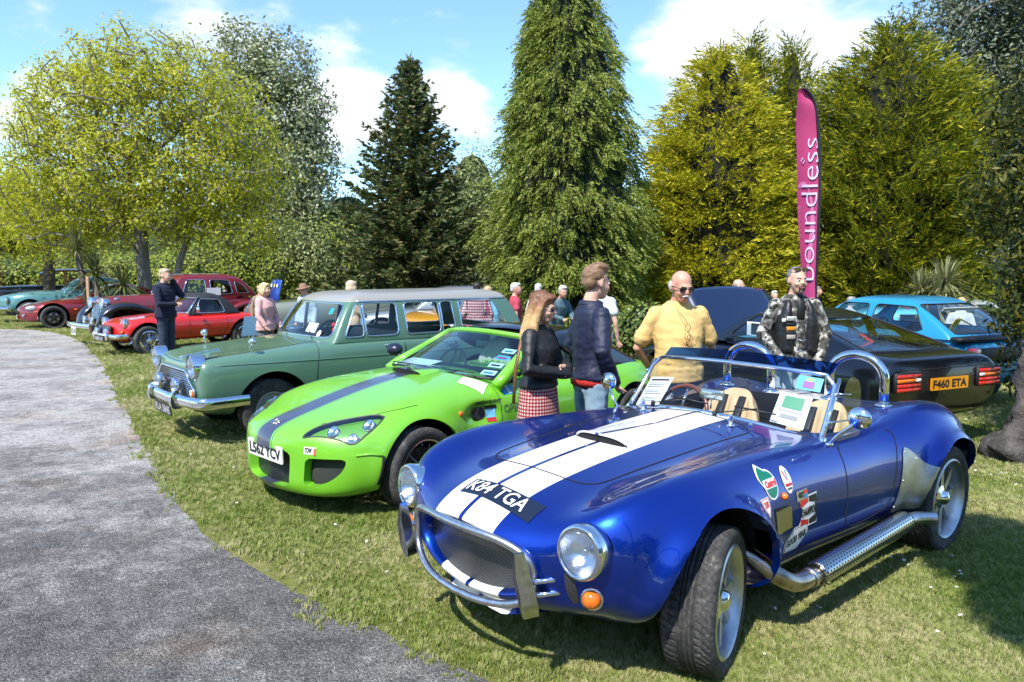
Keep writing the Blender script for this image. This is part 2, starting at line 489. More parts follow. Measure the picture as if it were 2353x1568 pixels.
def drape(vf, bv, o, ux, uy, d, off=0.003):
 """lay a flat figure on a panel: figure axes ux,uy at o, projected along d"""
 V, F = vf; ux, uy, d = Vector(ux), Vector(uy), Vector(d).normalized(); out = []
 o = Vector(o); last = None
 for v in V:
  p = o + ux * float(v[0]) + uy * float(v[1])
  h, n, i, ds = bv.ray_cast(p - d * 1.5, d, 4)
  if h is None: q = last if last is not None else p
  else:
   if n.dot(d) > 0: n = -n
   q = h + n * (off + float(v[2])); last = q
  out.append(q[:])
 return np.array(out), F
def on_panel(bv, pts, d, off=0.0):
 d = Vector(d).normalized(); out = []
 for p in pts:
  h, n, i, ds = bv.ray_cast(Vector(p) - d * 1.5, d, 4)
  if h is None: continue
  if n.dot(d) > 0: n = -n
  out.append((h + n * off)[:])
 return np.array(out)
def seam(name, bv, pts, d, parent, r=0.0025, m=None, off=0.0, closed=False):
 P = on_panel(bv, pts, d, off)
 V, F = tube(P, r, 6, closed=closed); return obj(name, V, F, m or DARK, parent)
def unit(v):
 v = np.asarray(v, float); return v / np.maximum(np.linalg.norm(v, axis=-1, keepdims=True), 1e-9)
# ------------------------------------------------------------------ ground
def sstep(a, b, x):
 t = np.clip((np.asarray(x, float) - a) / (b - a), 0, 1); return t * t * (3 - 2 * t)
def gz(x, y):
 """lie of the land: flat by the path, falling away at the back on the right"""
 return -0.38 * sstep(9.5, 15, y) * sstep(1.0, 5.0, x)
EDGE_PX = [(-400, 748), (-150, 752), (0, 757), (60, 758), (110, 763), (165, 776), (212, 808), (243, 855), (270, 910), (308, 985), (345, 1050), (392, 1120), (440, 1190), (520, 1262), (640, 1340), (800, 1425), (950, 1495), (1130, 1568), (1400, 1680), (1800, 1850)]
EDGE = np.array([tuple(gnd(*p))[:2] for p in EDGE_PX])          # far to near, right edge of the path
EDGE = catmull(EDGE, 14)
def path_dist(P):
 """signed distance to the path edge, negative on the path"""
 P = np.asarray(P, float); out = np.full(len(P), 1e9); side = np.zeros(len(P))
 for i in range(0, len(P), 4000):
  q = P[i:i + 4000]; a = EDGE[:-1]; e = EDGE[1:] - a
  w = q[:, None, :] - a[None]; t = np.clip((w * e).sum(2) / (e * e).sum(1), 0, 1); d = w - t[..., None] * e
  dd = (d * d).sum(2); k = dd.argmin(1); r = np.arange(len(q))
  cr = e[k, 0] * w[r, k, 1] - e[k, 1] * w[r, k, 0]
  out[i:i + 4000] = np.sqrt(dd[r, k]) * np.where(cr > 0, 1, -1)
 return out
def nzv(x, y, s, seed=0.0):
 return np.array([mnoise.noise(Vector((float(a) * s + seed, float(b) * s - seed, seed))) for a, b in zip(x, y)])
def lawn_mat():
 m, nt, N, L, b = nodes_of('lawn_ground'); setp(b, rough=0.95, spec=0.1)
 g = N.new('ShaderNodeNewGeometry')
 n1 = add_noise(N, L, 0.9, 6, .65, vec=g.outputs['Position']); n2 = add_noise(N, L, 14, 6, .7, vec=g.outputs['Position']); n3 = add_noise(N, L, 90, 4, .7, vec=g.outputs['Position'])
 a = ramp(N, L, n1.outputs[0], [(.30, (.14, .175, .03)), (.48, (.21, .225, .055)), (.62, (.33, .30, .12)), (.78, (.26, .205, .11))])
 c = ramp(N, L, n3.outputs[0], [(.25, (.35, .35, .35)), (.75, (1.3, 1.3, 1.3))])
 mx = N.new('ShaderNodeMix'); mx.data_type = 'RGBA'; mx.blend_type = 'MULTIPLY'; mx.inputs[0].default_value = 1; L.new(a.outputs[0], mx.inputs[6]); L.new(c.outputs[0], mx.inputs[7])
 e = ramp(N, L, n2.outputs[0], [(.3, (.7, .7, .7)), (.7, (1.2, 1.2, 1.15))])
 m2 = N.new('ShaderNodeMix'); m2.data_type = 'RGBA'; m2.blend_type = 'MULTIPLY'; m2.inputs[0].default_value = 1; L.new(mx.outputs[2], m2.inputs[6]); L.new(e.outputs[0], m2.inputs[7])
 L.new(m2.outputs[2], b.inputs['Base Color']); bumpn(N, L, b, n3.outputs[0], .8, .02); return m
def gravel_mat():
 m, nt, N, L, b = nodes_of('gravel'); setp(b, rough=0.92, spec=0.2)
 g = N.new('ShaderNodeNewGeometry'); sp = N.new('ShaderNodeSeparateXYZ'); L.new(g.outputs['Position'], sp.inputs[0])
 n1 = add_noise(N, L, 1.25, 8, .70, vec=g.outputs['Position']); n2 = add_noise(N, L, 6.5, 8, .75, vec=g.outputs['Position'])
 v = N.new('ShaderNodeTexVoronoi'); v.inputs['Scale'].default_value = 130; L.new(g.outputs['Position'], v.inputs['Vector'])
 v2 = N.new('ShaderNodeTexVoronoi'); v2.inputs['Scale'].default_value = 55; L.new(g.outputs['Position'], v2.inputs['Vector'])
 def mth(op, a, c=None):
  q = N.new('ShaderNodeMath'); q.operation = op
  for i, w in enumerate((a, c)):
   if isinstance(w, (int, float)): q.inputs[i].default_value = w
   elif w is not None: L.new(w, q.inputs[i])
  return q.outputs[0]
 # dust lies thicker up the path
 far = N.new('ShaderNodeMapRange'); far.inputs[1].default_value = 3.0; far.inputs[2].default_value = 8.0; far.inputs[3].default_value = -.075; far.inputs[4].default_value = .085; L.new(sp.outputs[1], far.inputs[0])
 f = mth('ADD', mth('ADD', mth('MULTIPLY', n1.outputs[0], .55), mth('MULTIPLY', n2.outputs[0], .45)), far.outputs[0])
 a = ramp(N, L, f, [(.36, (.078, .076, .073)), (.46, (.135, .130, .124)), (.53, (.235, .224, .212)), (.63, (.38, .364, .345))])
 st = ramp(N, L, v.outputs['Color'], [(.05, (.35, .35, .36)), (.5, (.95, .95, .95)), (.95, (1.9, 1.9, 1.9))])
 mx = N.new('ShaderNodeMix'); mx.data_type = 'RGBA'; mx.blend_type = 'MULTIPLY'; mx.inputs[0].default_value = .85; L.new(a.outputs[0], mx.inputs[6]); L.new(st.outputs[0], mx.inputs[7])
 n5 = add_noise(N, L, 1.1, 3, .6, vec=g.outputs['Position']); br = ramp(N, L, n5.outputs[0], [(.56, (1, 1, 1)), (.70, (1.12, .95, .84))])
 m2 = N.new('ShaderNodeMix'); m2.data_type = 'RGBA'; m2.blend_type = 'MULTIPLY'; m2.inputs[0].default_value = 1; L.new(mx.outputs[2], m2.inputs[6]); L.new(br.outputs[0], m2.inputs[7])
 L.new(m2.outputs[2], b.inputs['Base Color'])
 h = mth('ADD', mth('MULTIPLY', v.outputs['Distance'], -1.0), mth('MULTIPLY', v2.outputs['Distance'], -.8)); bumpn(N, L, b, h, .75, .010)
 return m
def build_ground():
 xs = np.concatenate([-np.geomspace(600, 14, 22), np.linspace(-13, 13, 53), np.geomspace(14, 600, 22)]); ys = np.concatenate([np.linspace(-60, -6, 8), np.linspace(-5, 34, 79), np.geomspace(36, 1500, 22)])
 X, Y = np.meshgrid(xs, ys); Z = gz(X, Y) + np.where(Y > 40, 0, 0)
 V = np.stack([X, Y, Z], -1).reshape(-1, 3); m = len(xs)
 F = [(j * m + i, j * m + i + 1, (j + 1) * m + i + 1, (j + 1) * m + i) for j in range(len(ys) - 1) for i in range(m - 1)]
 tag(obj('lawn', V, F, lawn_mat()), 'patchy mown lawn under the parked cars', 'lawn', kind='structure')
 # path sheet 4 mm proud of the soil, ragged at its edge
 xs = np.arange(-30, 5, .22); ys = np.arange(-4, 23.5, .22); m = len(xs); X, Y = np.meshgrid(xs, ys); V = np.stack([X, Y, np.full_like(X, .004)], -1).reshape(-1, 3)
 g = Shell(V, [(j * m + i, j * m + i + 1, (j + 1) * m + i + 1, (j + 1) * m + i) for j in range(len(ys) - 1) for i in range(m - 1)])
 g = g.cut(lambda V: -path_dist(V[:, :2]) - .05 * nzv(V[:, 0], V[:, 1], 3.0) - .05 * nzv(V[:, 0], V[:, 1], 9.0, 4.0))
 tag(g.obj('gravel_path', gravel_mat(), None), 'grey gravel path curving past the car noses', 'path', kind='structure')
build_ground()
def gn_scatter(name, P, rot, scl, src, label, cat):
 """points carrying rot and scl, each bearing an instance of a small mesh"""
 me = bpy.data.meshes.new(name); me.vertices.add(len(P)); me.vertices.foreach_set('co', np.asarray(P, np.float32).ravel())
 a = me.attributes.new('rot', 'FLOAT_VECTOR', 'POINT'); a.data.foreach_set('vector', np.asarray(rot, np.float32).ravel())
 a = me.attributes.new('scl', 'FLOAT', 'POINT'); a.data.foreach_set('value', np.asarray(scl, np.float32).ravel())
 o = bpy.data.objects.new(name, me); COL.objects.link(o); tag(o, label, cat, kind='stuff')
 ng = bpy.data.node_groups.new(name, 'GeometryNodeTree'); ng.interface.new_socket('Geometry', in_out='INPUT', socket_type='NodeSocketGeometry'); ng.interface.new_socket('Geometry', in_out='OUTPUT', socket_type='NodeSocketGeometry')
 N = ng.nodes; L = ng.links; gi = N.new('NodeGroupInput'); go = N.new('NodeGroupOutput'); ip = N.new('GeometryNodeInstanceOnPoints')
 so = bpy.data.objects.new(name + '_piece', src); oi = N.new('GeometryNodeObjectInfo'); oi.inputs['Object'].default_value = so; oi.inputs['As Instance'].default_value = True
 r = N.new('GeometryNodeInputNamedAttribute'); r.data_type = 'FLOAT_VECTOR'; r.inputs['Name'].default_value = 'rot'
 s = N.new('GeometryNodeInputNamedAttribute'); s.data_type = 'FLOAT'; s.inputs['Name'].default_value = 'scl'
 L.new(gi.outputs[0], ip.inputs['Points']); L.new(oi.outputs['Geometry'], ip.inputs['Instance']); L.new(r.outputs['Attribute'], ip.inputs['Rotation']); L.new(s.outputs['Attribute'], ip.inputs['Scale']); L.new(ip.outputs[0], go.inputs[0])
 md = o.modifiers.new('scatter', 'NODES'); md.node_group = ng
 return o
def grass_mat():
 m = bpy.data.materials.new('grass_blade'); m.use_nodes = True; nt = m.node_tree; N = nt.nodes; L = nt.links; b = N['Principled BSDF']; setp(b, rough=.6, spec=.25)
 g = N.new('ShaderNodeNewGeometry'); n1 = add_noise(N, L, .9, 6, .65, vec=g.outputs['Position']); oi = N.new('ShaderNodeObjectInfo')
 ad = N.new('ShaderNodeMath'); ad.operation = 'MULTIPLY_ADD'; L.new(oi.outputs['Random'], ad.inputs[0]); ad.inputs[1].default_value = .34; L.new(n1.outputs[0], ad.inputs[2])
 sb = N.new('ShaderNodeMath'); sb.operation = 'MULTIPLY_ADD'; L.new(g.outputs['Random Per Island'], sb.inputs[0]); sb.inputs[1].default_value = .22; L.new(ad.outputs[0], sb.inputs[2])
 r = ramp(N, L, sb.outputs[0], [(.42, (.125, .20, .024)), (.66, (.235, .305, .062)), (.86, (.35, .375, .12)), (1.0, (.52, .48, .25))])
 L.new(r.outputs[0], b.inputs['Base Color'])
 tl = N.new('ShaderNodeBsdfTranslucent'); L.new(r.outputs[0], tl.inputs[0]); mx = N.new('ShaderNodeMixShader'); mx.inputs[0].default_value = .35
 out = N['Material Output']; L.new(b.outputs[0], mx.inputs[1]); L.new(tl.outputs[0], mx.inputs[2]); L.new(mx.outputs[0], out.inputs[0]); return m
def build_grass():
 rng = np.random.default_rng(11)
 V, F = [], []
 for k in range(22):
  a = rng.uniform(0, 6.28); r = rng.uniform(0, .035); bx, by = r * math.cos(a), r * math.sin(a); d = rng.uniform(0, 6.28); h = rng.uniform(.014, .034); w = rng.uniform(.0016, .0028); ln = rng.uniform(.3, 1.3) * h
  dx, dy = math.cos(d), math.sin(d); n = len(V)
  V += [(bx - dy * w, by + dx * w, -.004), (bx + dy * w, by - dx * w, -.004), (bx + dx * ln * .35 - dy * w * .8, by + dy * ln * .35 + dx * w * .8, h * .62), (bx + dx * ln * .35 + dy * w * .8, by + dy * ln * .35 - dx * w * .8, h * .62), (bx + dx * ln, by + dy * ln, h)]
  F += [(n, n + 1, n + 3, n + 2), (n + 2, n + 3, n + 4)]
 src = mesh('grass_tuft', V, F, grass_mat(), True)
 N = 350000
 u = rng.random(N); d = 2.3 * (26 / 2.3) ** u                    # density ~ 1/d^2 over a wedge
 x = (rng.random(N) * 2 - 1) * .92 * d; P = np.stack([x, d], 1)
 pd = path_dist(P); nn = nzv(P[:, 0], P[:, 1], 1.6, 3.0); n2 = nzv(P[:, 0], P[:, 1], .55, 9.0)
 dens = sstep(-.12, .42, pd + .24 * nn) * (1 - .55 * sstep(.0, .4, n2) * (d < 9)); keep = rng.random(N) < dens
 P = P[keep]; d = d[keep]; n = len(P)
 rot = np.stack([rng.normal(0, .16, n), rng.normal(0, .16, n), rng.uniform(0, 6.28, n)], 1); scl = rng.uniform(.55, 1.15, n) * np.clip((d / 3.2) ** .45, .9, 2.0)
 gn_scatter('grass', np.column_stack([P, gz(P[:, 0], P[:, 1])]), rot, scl, src, 'short green and straw coloured grass of the lawn', 'grass')
 # loose stones on the path
 bm = bmesh.new(); bmesh.ops.create_icosphere(bm, subdivisions=1, radius=1.0)
 for v in bm.verts: v.co *= rng.uniform(.7, 1.2); v.co.z *= .6
 me = bpy.data.meshes.new('stone'); bm.to_mesh(me); bm.free(); me.materials.append(stone_mat())
 N = 60000; u = rng.random(N); d = 2.3 * (12 / 2.3) ** u; x = (rng.random(N) * 2 - 1) * .74 * d; P = np.stack([x, d], 1); pd = path_dist(P)
 k = rng.random(N) < np.where(pd < 0, .30 + .7 * sstep(-.7, 0, pd), .6 * (1 - sstep(0, .30, pd))); P = P[k]; n = len(P)
 rot = rng.uniform(0, 6.28, (n, 3)); scl = rng.uniform(.0016, .0042, n) * np.clip((P[:, 1] / 3.5) ** .6, .8, 2)
 gn_scatter('loose_gravel', np.column_stack([P, np.full(n, .005)]), rot, scl, me, 'loose grey gravel chips on the path', 'gravel')
 # daisies
 V, F = [], []; mi = []
 for (cx, cy, sx, sy, cnt) in DAISIES:
  for _ in range(cnt):
   px, py = rng.normal(cx, sx), rng.normal(cy, sy)
   if path_dist([(px, py)])[0] < .2: continue
   r = rng.uniform(.007, .0105) * (1.0 + .03 * py); z = float(gz(px, py)) + rng.uniform(.02, .045); n = len(V); tx, ty = rng.normal(0, .25, 2)
   for k in range(12):
    a = 6.283 * k / 12; rr = r * (1 if k % 2 else .72); V.append((px + rr * math.cos(a), py + rr * math.sin(a), z + rr * (tx * math.cos(a) + ty * math.sin(a))))
   V.append((px, py, z + .001)); F += [(n + k, n + (k + 1) % 12, n + 12) for k in range(12)]; mi += [0] * 12
   m = len(V)
   for k in range(6): a = 6.283 * k / 6; V.append((px + r * .32 * math.cos(a), py + r * .32 * math.sin(a), z + .004))
   F.append(tuple(range(m, m + 6))); mi.append(1)
 tag(obj('daisies', V, F, [mat('daisy_white', (.78, .78, .76), .7), mat('daisy_yellow', (.6, .42, .03), .7)], None, False, mi), 'white daisies dotted over the lawn', 'daisies', kind='stuff')
def stone_mat():
 m, nt, N, L, b = nodes_of('stone_chip'); setp(b, rough=.85); oi = N.new('ShaderNodeObjectInfo')
 r = ramp(N, L, oi.outputs['Random'], [(0, (.06, .06, .065)), (.6, (.20, .195, .19)), (1, (.45, .44, .43))]); L.new(r.outputs[0], b.inputs['Base Color']); return m
DAISIES = [tuple(gnd(x, y))[:2] + (sx, sy, c) for x, y, sx, sy, c in ((1960, 1290, .35, .2, 34), (2300, 1085, .5, .4, 60), (2250, 990, .6, .6, 50), (1250, 1200, .5, .5, 24), (700, 1160, .5, .4, 22), (480, 1000, .6, .6, 26), (300, 860, .8, 1.2, 30), (1450, 1330, .6, .3, 14), (2200, 1300, .6, .5, 24), (1100, 1220, .3, .3, 14), (250, 800, 1.0, 1.5, 24), (1850, 1400, .6, .3, 12))]
# ------------------------------------------------------------------ people
def caps(path, r, seg=10, flat=None, up=None):
 """tapered limb with rounded ends"""
 P = [np.array(p, float) for p in path]; rr = list(r) if not np.isscalar(r) else [r] * len(P)
 d0 = unit(P[0] - P[1]); d1 = unit(P[-1] - P[-2])
 Q = [P[0] + d0 * rr[0] * .95, P[0] + d0 * rr[0] * .6] + P + [P[-1] + d1 * rr[-1] * .6, P[-1] + d1 * rr[-1] * .95]
 return tube(Q, [rr[0] * .25, rr[0] * .8] + rr + [rr[-1] * .8, rr[-1] * .25], seg, flat=flat, up=up)
def trunk_vf(secs, seg=18):
 """stacked ellipses (z, rx, ry, cx, cy), closed"""
 V, F = [], []; n = len(secs)
 for (z, rx, ry, cx, cy) in secs:
  for k in range(seg):
   a = 2 * math.pi * k / seg; V.append((cx + rx * math.cos(a), cy + ry * math.sin(a), z))
 for i in range(n - 1):
  for k in range(seg): F.append((i * seg + k, i * seg + (k + 1) % seg, (i + 1) * seg + (k + 1) % seg, (i + 1) * seg + k))
 F.append(tuple(range(seg))[::-1]); F.append(tuple((n - 1) * seg + k for k in range(seg))); return np.array(V, float), F
def fuse(name, prims, vox, m, parent, smooth=4, wr=0.0, wsc=9.0, wdir=None):
 """melt overlapping solids into one skin"""
 V, F = cat(*prims); me = bpy.data.meshes.new(name); me.from_pydata(V.tolist(), [], F); o = bpy.data.objects.new(name, me); COL.objects.link(o)
 r = o.modifiers.new('r', 'REMESH'); r.mode = 'VOXEL'; r.voxel_size = vox
 if smooth: s = o.modifiers.new('s', 'SMOOTH'); s.iterations = smooth; s.factor = .5
 dg = bpy.context.evaluated_depsgraph_get(); m2 = bpy.data.meshes.new_from_object(o.evaluated_get(dg)); bpy.data.objects.remove(o); bpy.data.meshes.remove(me)
 if wr:
  co = np.empty(len(m2.vertices) * 3, np.float32); m2.vertices.foreach_get('co', co); nr = np.empty_like(co); m2.vertices.foreach_get('normal', nr); co = co.reshape(-1, 3); nr = nr.reshape(-1, 3)
  for i in range(len(co)):
   p = co[i]; co[i] = p + nr[i] * wr * (mnoise.fractal(Vector((p[0] * wsc + 2 * p[2], p[1] * wsc, p[2] * wsc * 2.2 + 3 * p[0])), .9, 2.0, 3))
  m2.vertices.foreach_set('co', co.ravel())
 m2.materials.clear(); m2.materials.append(m); m2.polygons.foreach_set('use_smooth', [True] * len(m2.polygons)); m2.name = name; m2.update()
 o = bpy.data.objects.new(name, m2); COL.objects.link(o); o.parent = parent; return o
def skin(tone='fair'):
 c = {'fair': (.62, .36, .26), 'ruddy': (.58, .30, .21), 'tan': (.48, .27, .18)}[tone]
 return mat('skin_' + tone, c, .5, var=.10, vscale=18)
def cloth(name, c, rough=.85, var=.12, bump=.25, bscale=220, **k): return mat(name, c, rough, var=var, vscale=7, bump=bump, bscale=bscale, bdist=.002, **k)
def hand_vf(w, d, side_, curl=.5, k=1.0):
 """palm, four fingers and a thumb from wrist w along direction d"""
 d = unit(np.array(d, float)); s = unit(np.cross(d, (0, -1, .15)) if abs(d[1]) < .9 else np.cross(d, (0, 0, 1.))); n = np.cross(s, d); out = [caps([w, w + d * .045 * k, w + d * .085 * k], [.026 * k, .034 * k, .033 * k], 8, flat=(1.15, .62), up=n)]
 for i, (o, L) in enumerate(((-.027, .062), (-.009, .074), (.009, .070), (.027, .054))):
  a = w + d * .085 * k + s * o * k; b = a + (d * (1 - curl * .4) + n * curl * .6) * L * .5 * k; c = b + (d * (1 - curl) + n * curl) * L * .55 * k; out.append(caps([a, b, c], [.0095 * k, .0088 * k, .0075 * k], 6))
 t0 = w + d * .03 * k + s * -.03 * side_ * k; out.append(caps([t0, t0 + (d * .6 - s * .7 * side_ + n * .3) * .035 * k, t0 + (d * .95 - s * .5 * side_ + n * .5) * .065 * k], [.013 * k, .011 * k, .009 * k], 6)); return out
def person(label, px, py, Y, yaw, shirt, legs, hair, tone='fair', vox=.021, arms=None, head=(0, 0), sleeve='long', style='short', gz0=None, build=1.0, lean=0.0, female=False, hem=None, X=None, detail=False, belly=0.0, shirt_wr=.007, sleeve_len=.55, H=None, group='people looking at the cars'):
 """figure whose head top lies at picture height py when standing at distance Y; faces -y turned by yaw degrees"""
 q = at(px, py, Y=Y); x = q.x if X is None else X; z0 = float(gz(x, Y)) if gz0 is None else gz0; Ht = (q.z - z0) if H is None else H; k = Ht / 1.75
 t = thing('person', label, 'person', (x, Y, z0), R(yaw), group); b = build
 S3 = lambda p: np.array(p, float) * k + np.array((0, -lean * max(0, p[2] - .95) * k, 0))
 hw = (.158 if not female else .138) * b; shz = 1.395
 sh = {s: (s * hw, .0, shz) for s in (1, -1)}
 A = arms or {}
 def arm(s):
  d = A.get(s) or A.get(0) or [(.235 * b, .03, 1.14), (.25 * b, -.03, .89)]
  return [sh[s]] + [(s * p[0] if s not in A else p[0], p[1], p[2]) for p in d]
 # skeleton under the clothes
 chest = [(.86, .150, .110, 0, 0), (.95, .165 * b, .118 + belly * .5, 0, -belly * .3), (1.08, .150 * b, .112 + belly, 0, -belly * .8), (1.22, .165 * b, .118 + belly * .5, 0, -belly * .4), (1.33, .172 * b, .115, 0, 0), (1.41, .150 * b, .092, 0, .01), (1.455, .105 * b, .072, 0, .015), (1.50, .06, .055, 0, .02)]
 if female: chest = [(.86, .165 * b, .118, 0, 0), (.95, .170 * b, .122, 0, 0), (1.08, .132 * b, .098, 0, 0), (1.22, .145 * b, .118, 0, -.012), (1.30, .15 * b, .125, 0, -.022), (1.38, .14 * b, .10, 0, -.005), (1.435, .10 * b, .072, 0, .01), (1.485, .055, .05, 0, .02)]
 zmin = [-1.0]
 def secs(infl): return trunk_vf([((z) * k, (rx + infl) * k, (ry + infl) * k, cx * k, (cy - lean * max(0, z - .95)) * k) for z, rx, ry, cx, cy in chest if z > zmin[0]])
 def limb(pts, rr, infl=0.0, seg=10): return caps([S3(p) for p in pts], [(r + infl) * k for r in rr], seg)
 def legp(s): return [(s * .088, .0, .90), (s * .095, -.01, .50), (s * .10, .015, .10)]
 shoes = [caps([S3((s * .10, .05, .045)), S3((s * .105, -.07, .04)), S3((s * .11, -.17, .032))], [.045 * k, .046 * k, .036 * k], 8) for s in (1, -1)]
 hp, hy = R(head[1]), R(head[0]); hc = S3((0, -.02, 1.622)); Mh = np.array(Euler((hp, 0, hy), 'XYZ').to_matrix()) if True else None
 Mh = np.array(Matrix.Rotation(hy, 3, 'Z') @ Matrix.Rotation(hp, 3, 'X'))
 piv = np.array((0, .03, -.09))
 def hx(vf): V, F = vf; return (np.asarray(V, float) - piv) @ Mh.T * k * 1.02 + piv * k + hc, F
 def hpnt(p): return hx((np.array([p]), []))[0][0]
 hd = [ell((0, .014, .034), (.075, .094, .084), 18, 12), ell((0, -.026, -.018), (.064, .070, .093), 16, 12), ell((0, -.048, -.082), (.042, .042, .032), 12, 8), caps([(0, -.088, .015), (0, -.106, -.022)], [.010, .0145], 8), ell((0, -.083, .024), (.05, .018, .011), 12, 6), ell((.032, -.07, -.03), (.028, .025, .022), 10, 6), ell((-.032, -.07, -.03), (.028, .025, .022), 10, 6), ell((0, -.092, -.060), (.024, .012, .013), 10, 6)]
 hd += [ell((s * .077, .008, -.008), (.010, .020, .031), 10, 8) for s in (1, -1)]
 neck = caps([hpnt((0, .02, -.06)), S3((0, .018, 1.50)), S3((0, .02, 1.42))], [.052 * k, .055 * k, .066 * k], 12)
 prims = [hx(v) for v in hd] + [neck, secs(-.012)]
 for s in (1, -1):
  a = arm(s); prims.append(limb(a, [.047, .036, .026])); d = A.get(('h', s)) or np.array(a[2]) - np.array(a[1]); prims += hand_vf(S3(a[2]), d, s, .5, k)
  prims.append(limb(legp(s), [.075, .052, .036])); prims.append(shoes[0 if s > 0 else 1])
 fuse('body', prims, vox if not detail else .0095, skin(tone), t, 3)
 # garments
 inf = .014 if not detail else .016
 if hem and hem > .98: zmin[0] = hem
 top = [secs(inf)]
 if hem: top.append(trunk_vf([(hem * k, (.178 * b + inf) * k, (.135 + belly * .4 + inf) * k, 0, 0), (max(.98, hem + .04) * k, (.172 * b + inf) * k, (.125 + belly * .6 + inf) * k, 0, -belly * .4 * k), (1.10 * k, (.14 * b) * k, .10 * k, 0, 0)]))
 for s in (1, -1):
  a = [np.array(p) for p in arm(s)]
  if sleeve == 'long': top.append(limb(a, [.056 * b, .050, .038], .010))
  else: e = a[0] + (a[1] - a[0]) * sleeve_len; top.append(limb([a[0], a[0] + (a[1] - a[0]) * .5 * sleeve_len, e], [.054 * b, .056, .062], .010))
 fuse('top', top, vox * .9 if not detail else .0105, shirt, t, 3, shirt_wr * k)
 if legs is not None:
  if isinstance(legs, tuple) and legs[0] == 'skirt':
   fuse('skirt', [trunk_vf([(.45 * k, .225 * k, .185 * k, 0, 0), (.62 * k, .215 * k, .175 * k, 0, 0), (.85 * k, .20 * k, .152 * k, 0, 0), (.98 * k, .185 * k, .142 * k, 0, 0), (1.06 * k, .15 * k, .115 * k, 0, 0)], 24)], .012, legs[1], t, 2, .004, 5)
  else:
   lp = [trunk_vf([(.84 * k, (.165 * b) * k, .125 * k, 0, 0), (.93 * k, (.175 * b) * k, (.128 + belly * .4) * k, 0, -belly * .2 * k), (1.0 * k, (.165 * b) * k, .12 * k, 0, 0)])] + [limb(legp(s), [.092, .068, .062], .008) for s in (1, -1)]
   fuse('trousers', lp, vox * 1.1 if not detail else .016, legs, t, 3, .006 * k, 8)
 fuse('shoes', [xf(v, sc=1.0) for v in [(np.asarray(sv) + (np.asarray(sv) - np.asarray(sv).mean(0)) * .14 + np.array((0, 0, .004)), sf) for sv, sf in shoes]], .02, mat('dark_shoe', (.02, .017, .015), .5), t, 2)
 # hair
 hp_ = []
 if style == 'short': hp_ = [ell((0, .026, .052), (.082, .094, .080), 16, 10), ell((0, .06, .0), (.073, .060, .065), 14, 10), ell((0, -.035, .093), (.062, .055, .032), 12, 8)]
 elif style == 'quiff': hp_ = [ell((0, .028, .055), (.082, .092, .078), 16, 10), ell((0, .062, .005), (.072, .055, .06), 14, 10), ell((.01, -.045, .108), (.06, .058, .042), 12, 8), ell((-.02, .0, .115), (.055, .07, .035), 12, 8)]
 elif style == 'crop': hp_ = [ell((0, .026, .046), (.0785, .092, .076), 16, 10), ell((0, .058, .0), (.072, .056, .06), 14, 10)]
 elif style == 'fringe': hp_ = [ell((0, .062, -.002), (.080, .052, .055), 16, 10), ell((.066, .03, -.008), (.018, .045, .04), 10, 8), ell((-.066, .03, -.008), (.018, .045, .04), 10, 8)]
 elif style == 'bob': hp_ = [ell((0, .02, .045), (.092, .104, .088), 16, 10), ell((0, .05, -.03), (.095, .075, .09), 16, 10), ell((.075, .0, -.035), (.030, .06, .075), 10, 8), ell((-.075, .0, -.035), (.030, .06, .075), 10, 8), ell((0, -.058, .085), (.066, .04, .032), 12, 8)]
 elif style == 'long':
  hp_ = [ell((0, .02, .045), (.088, .102, .086), 16, 10), ell((0, .05, -.02), (.088, .070, .09), 16, 10), ell((0, -.058, .085), (.064, .038, .032), 12, 8)]
  for (a, b_) in ((-.07, .05), (-.035, .085), (0, .095), (.035, .085), (.07, .05)): hp_.append(caps([(a, b_ * .8, .02), (a * 1.15, b_, -.12), (a * 1.3, b_ + .015, -.24), (a * 1.35, b_ + .005, -.34)], [.04, .044, .04, .022], 8))
  for s in (1, -1): hp_.append(caps([(s * .070, -.045, .07), (s * .092, -.015, -.02), (s * .098, .0, -.14), (s * .095, -.02, -.27), (s * .085, -.03, -.33)], [.018, .026, .032, .030, .014], 8))
 if hp_: fuse('hair', [hx(v) for v in hp_], .009 if detail else .013, hair, t, 2, .004 if detail else .003, 22)
 if style in ('hat', 'cap'):
  fuse('hair', [hx(ell((0, .045, -.01), (.080, .068, .06), 14, 10))], .012, hair[1], t, 2)
  if style == 'hat': obj('hat', *hx(lathe([(.0005, .135), (.04, .14), (.07, .125), (.085, .07), (.095, .045), (.13, .035), (.165, .05), (.163, .040), (.12, .022), (.085, .028)], 24, 'z')), hair[0], t)
  else: obj('cap', *hx(cat(ell((0, .01, .06), (.088, .10, .062), 16, 10), prism([(-.06, -.08), (.06, -.08), (.045, -.155), (-.045, -.155)], .055, .063, 'z'))), hair[0], t)
 if detail or Y < 13.8:
  for s in (1, -1):
   obj('eye', *hx(ell((s * .031, -.0855, .004), (.0135, .009, .0075), 10, 8)), mat('eye_white', (.7, .68, .66), .3), t); obj('iris', *hx(ell((s * .031, -.0925, .004), (.006, .004, .006), 8, 6)), mat('iris', (.03, .03, .03), .2), t)
   obj('eyebrow', *hx(caps([(s * .014, -.094, .022), (s * .045, -.085, .026)], [.0055, .004], 6)), mat('brow', (.10, .07, .05), .8), t)
  obj('lips', *hx(caps([(-.020, -.100, -.060), (0, -.105, -.0585), (.020, -.100, -.060)], [.004, .0065, .004], 6)), mat('lip', (.40, .14, .12), .5), t)
 t['_k'] = k; t['_hc'] = 0
 return t, hx, S3, k
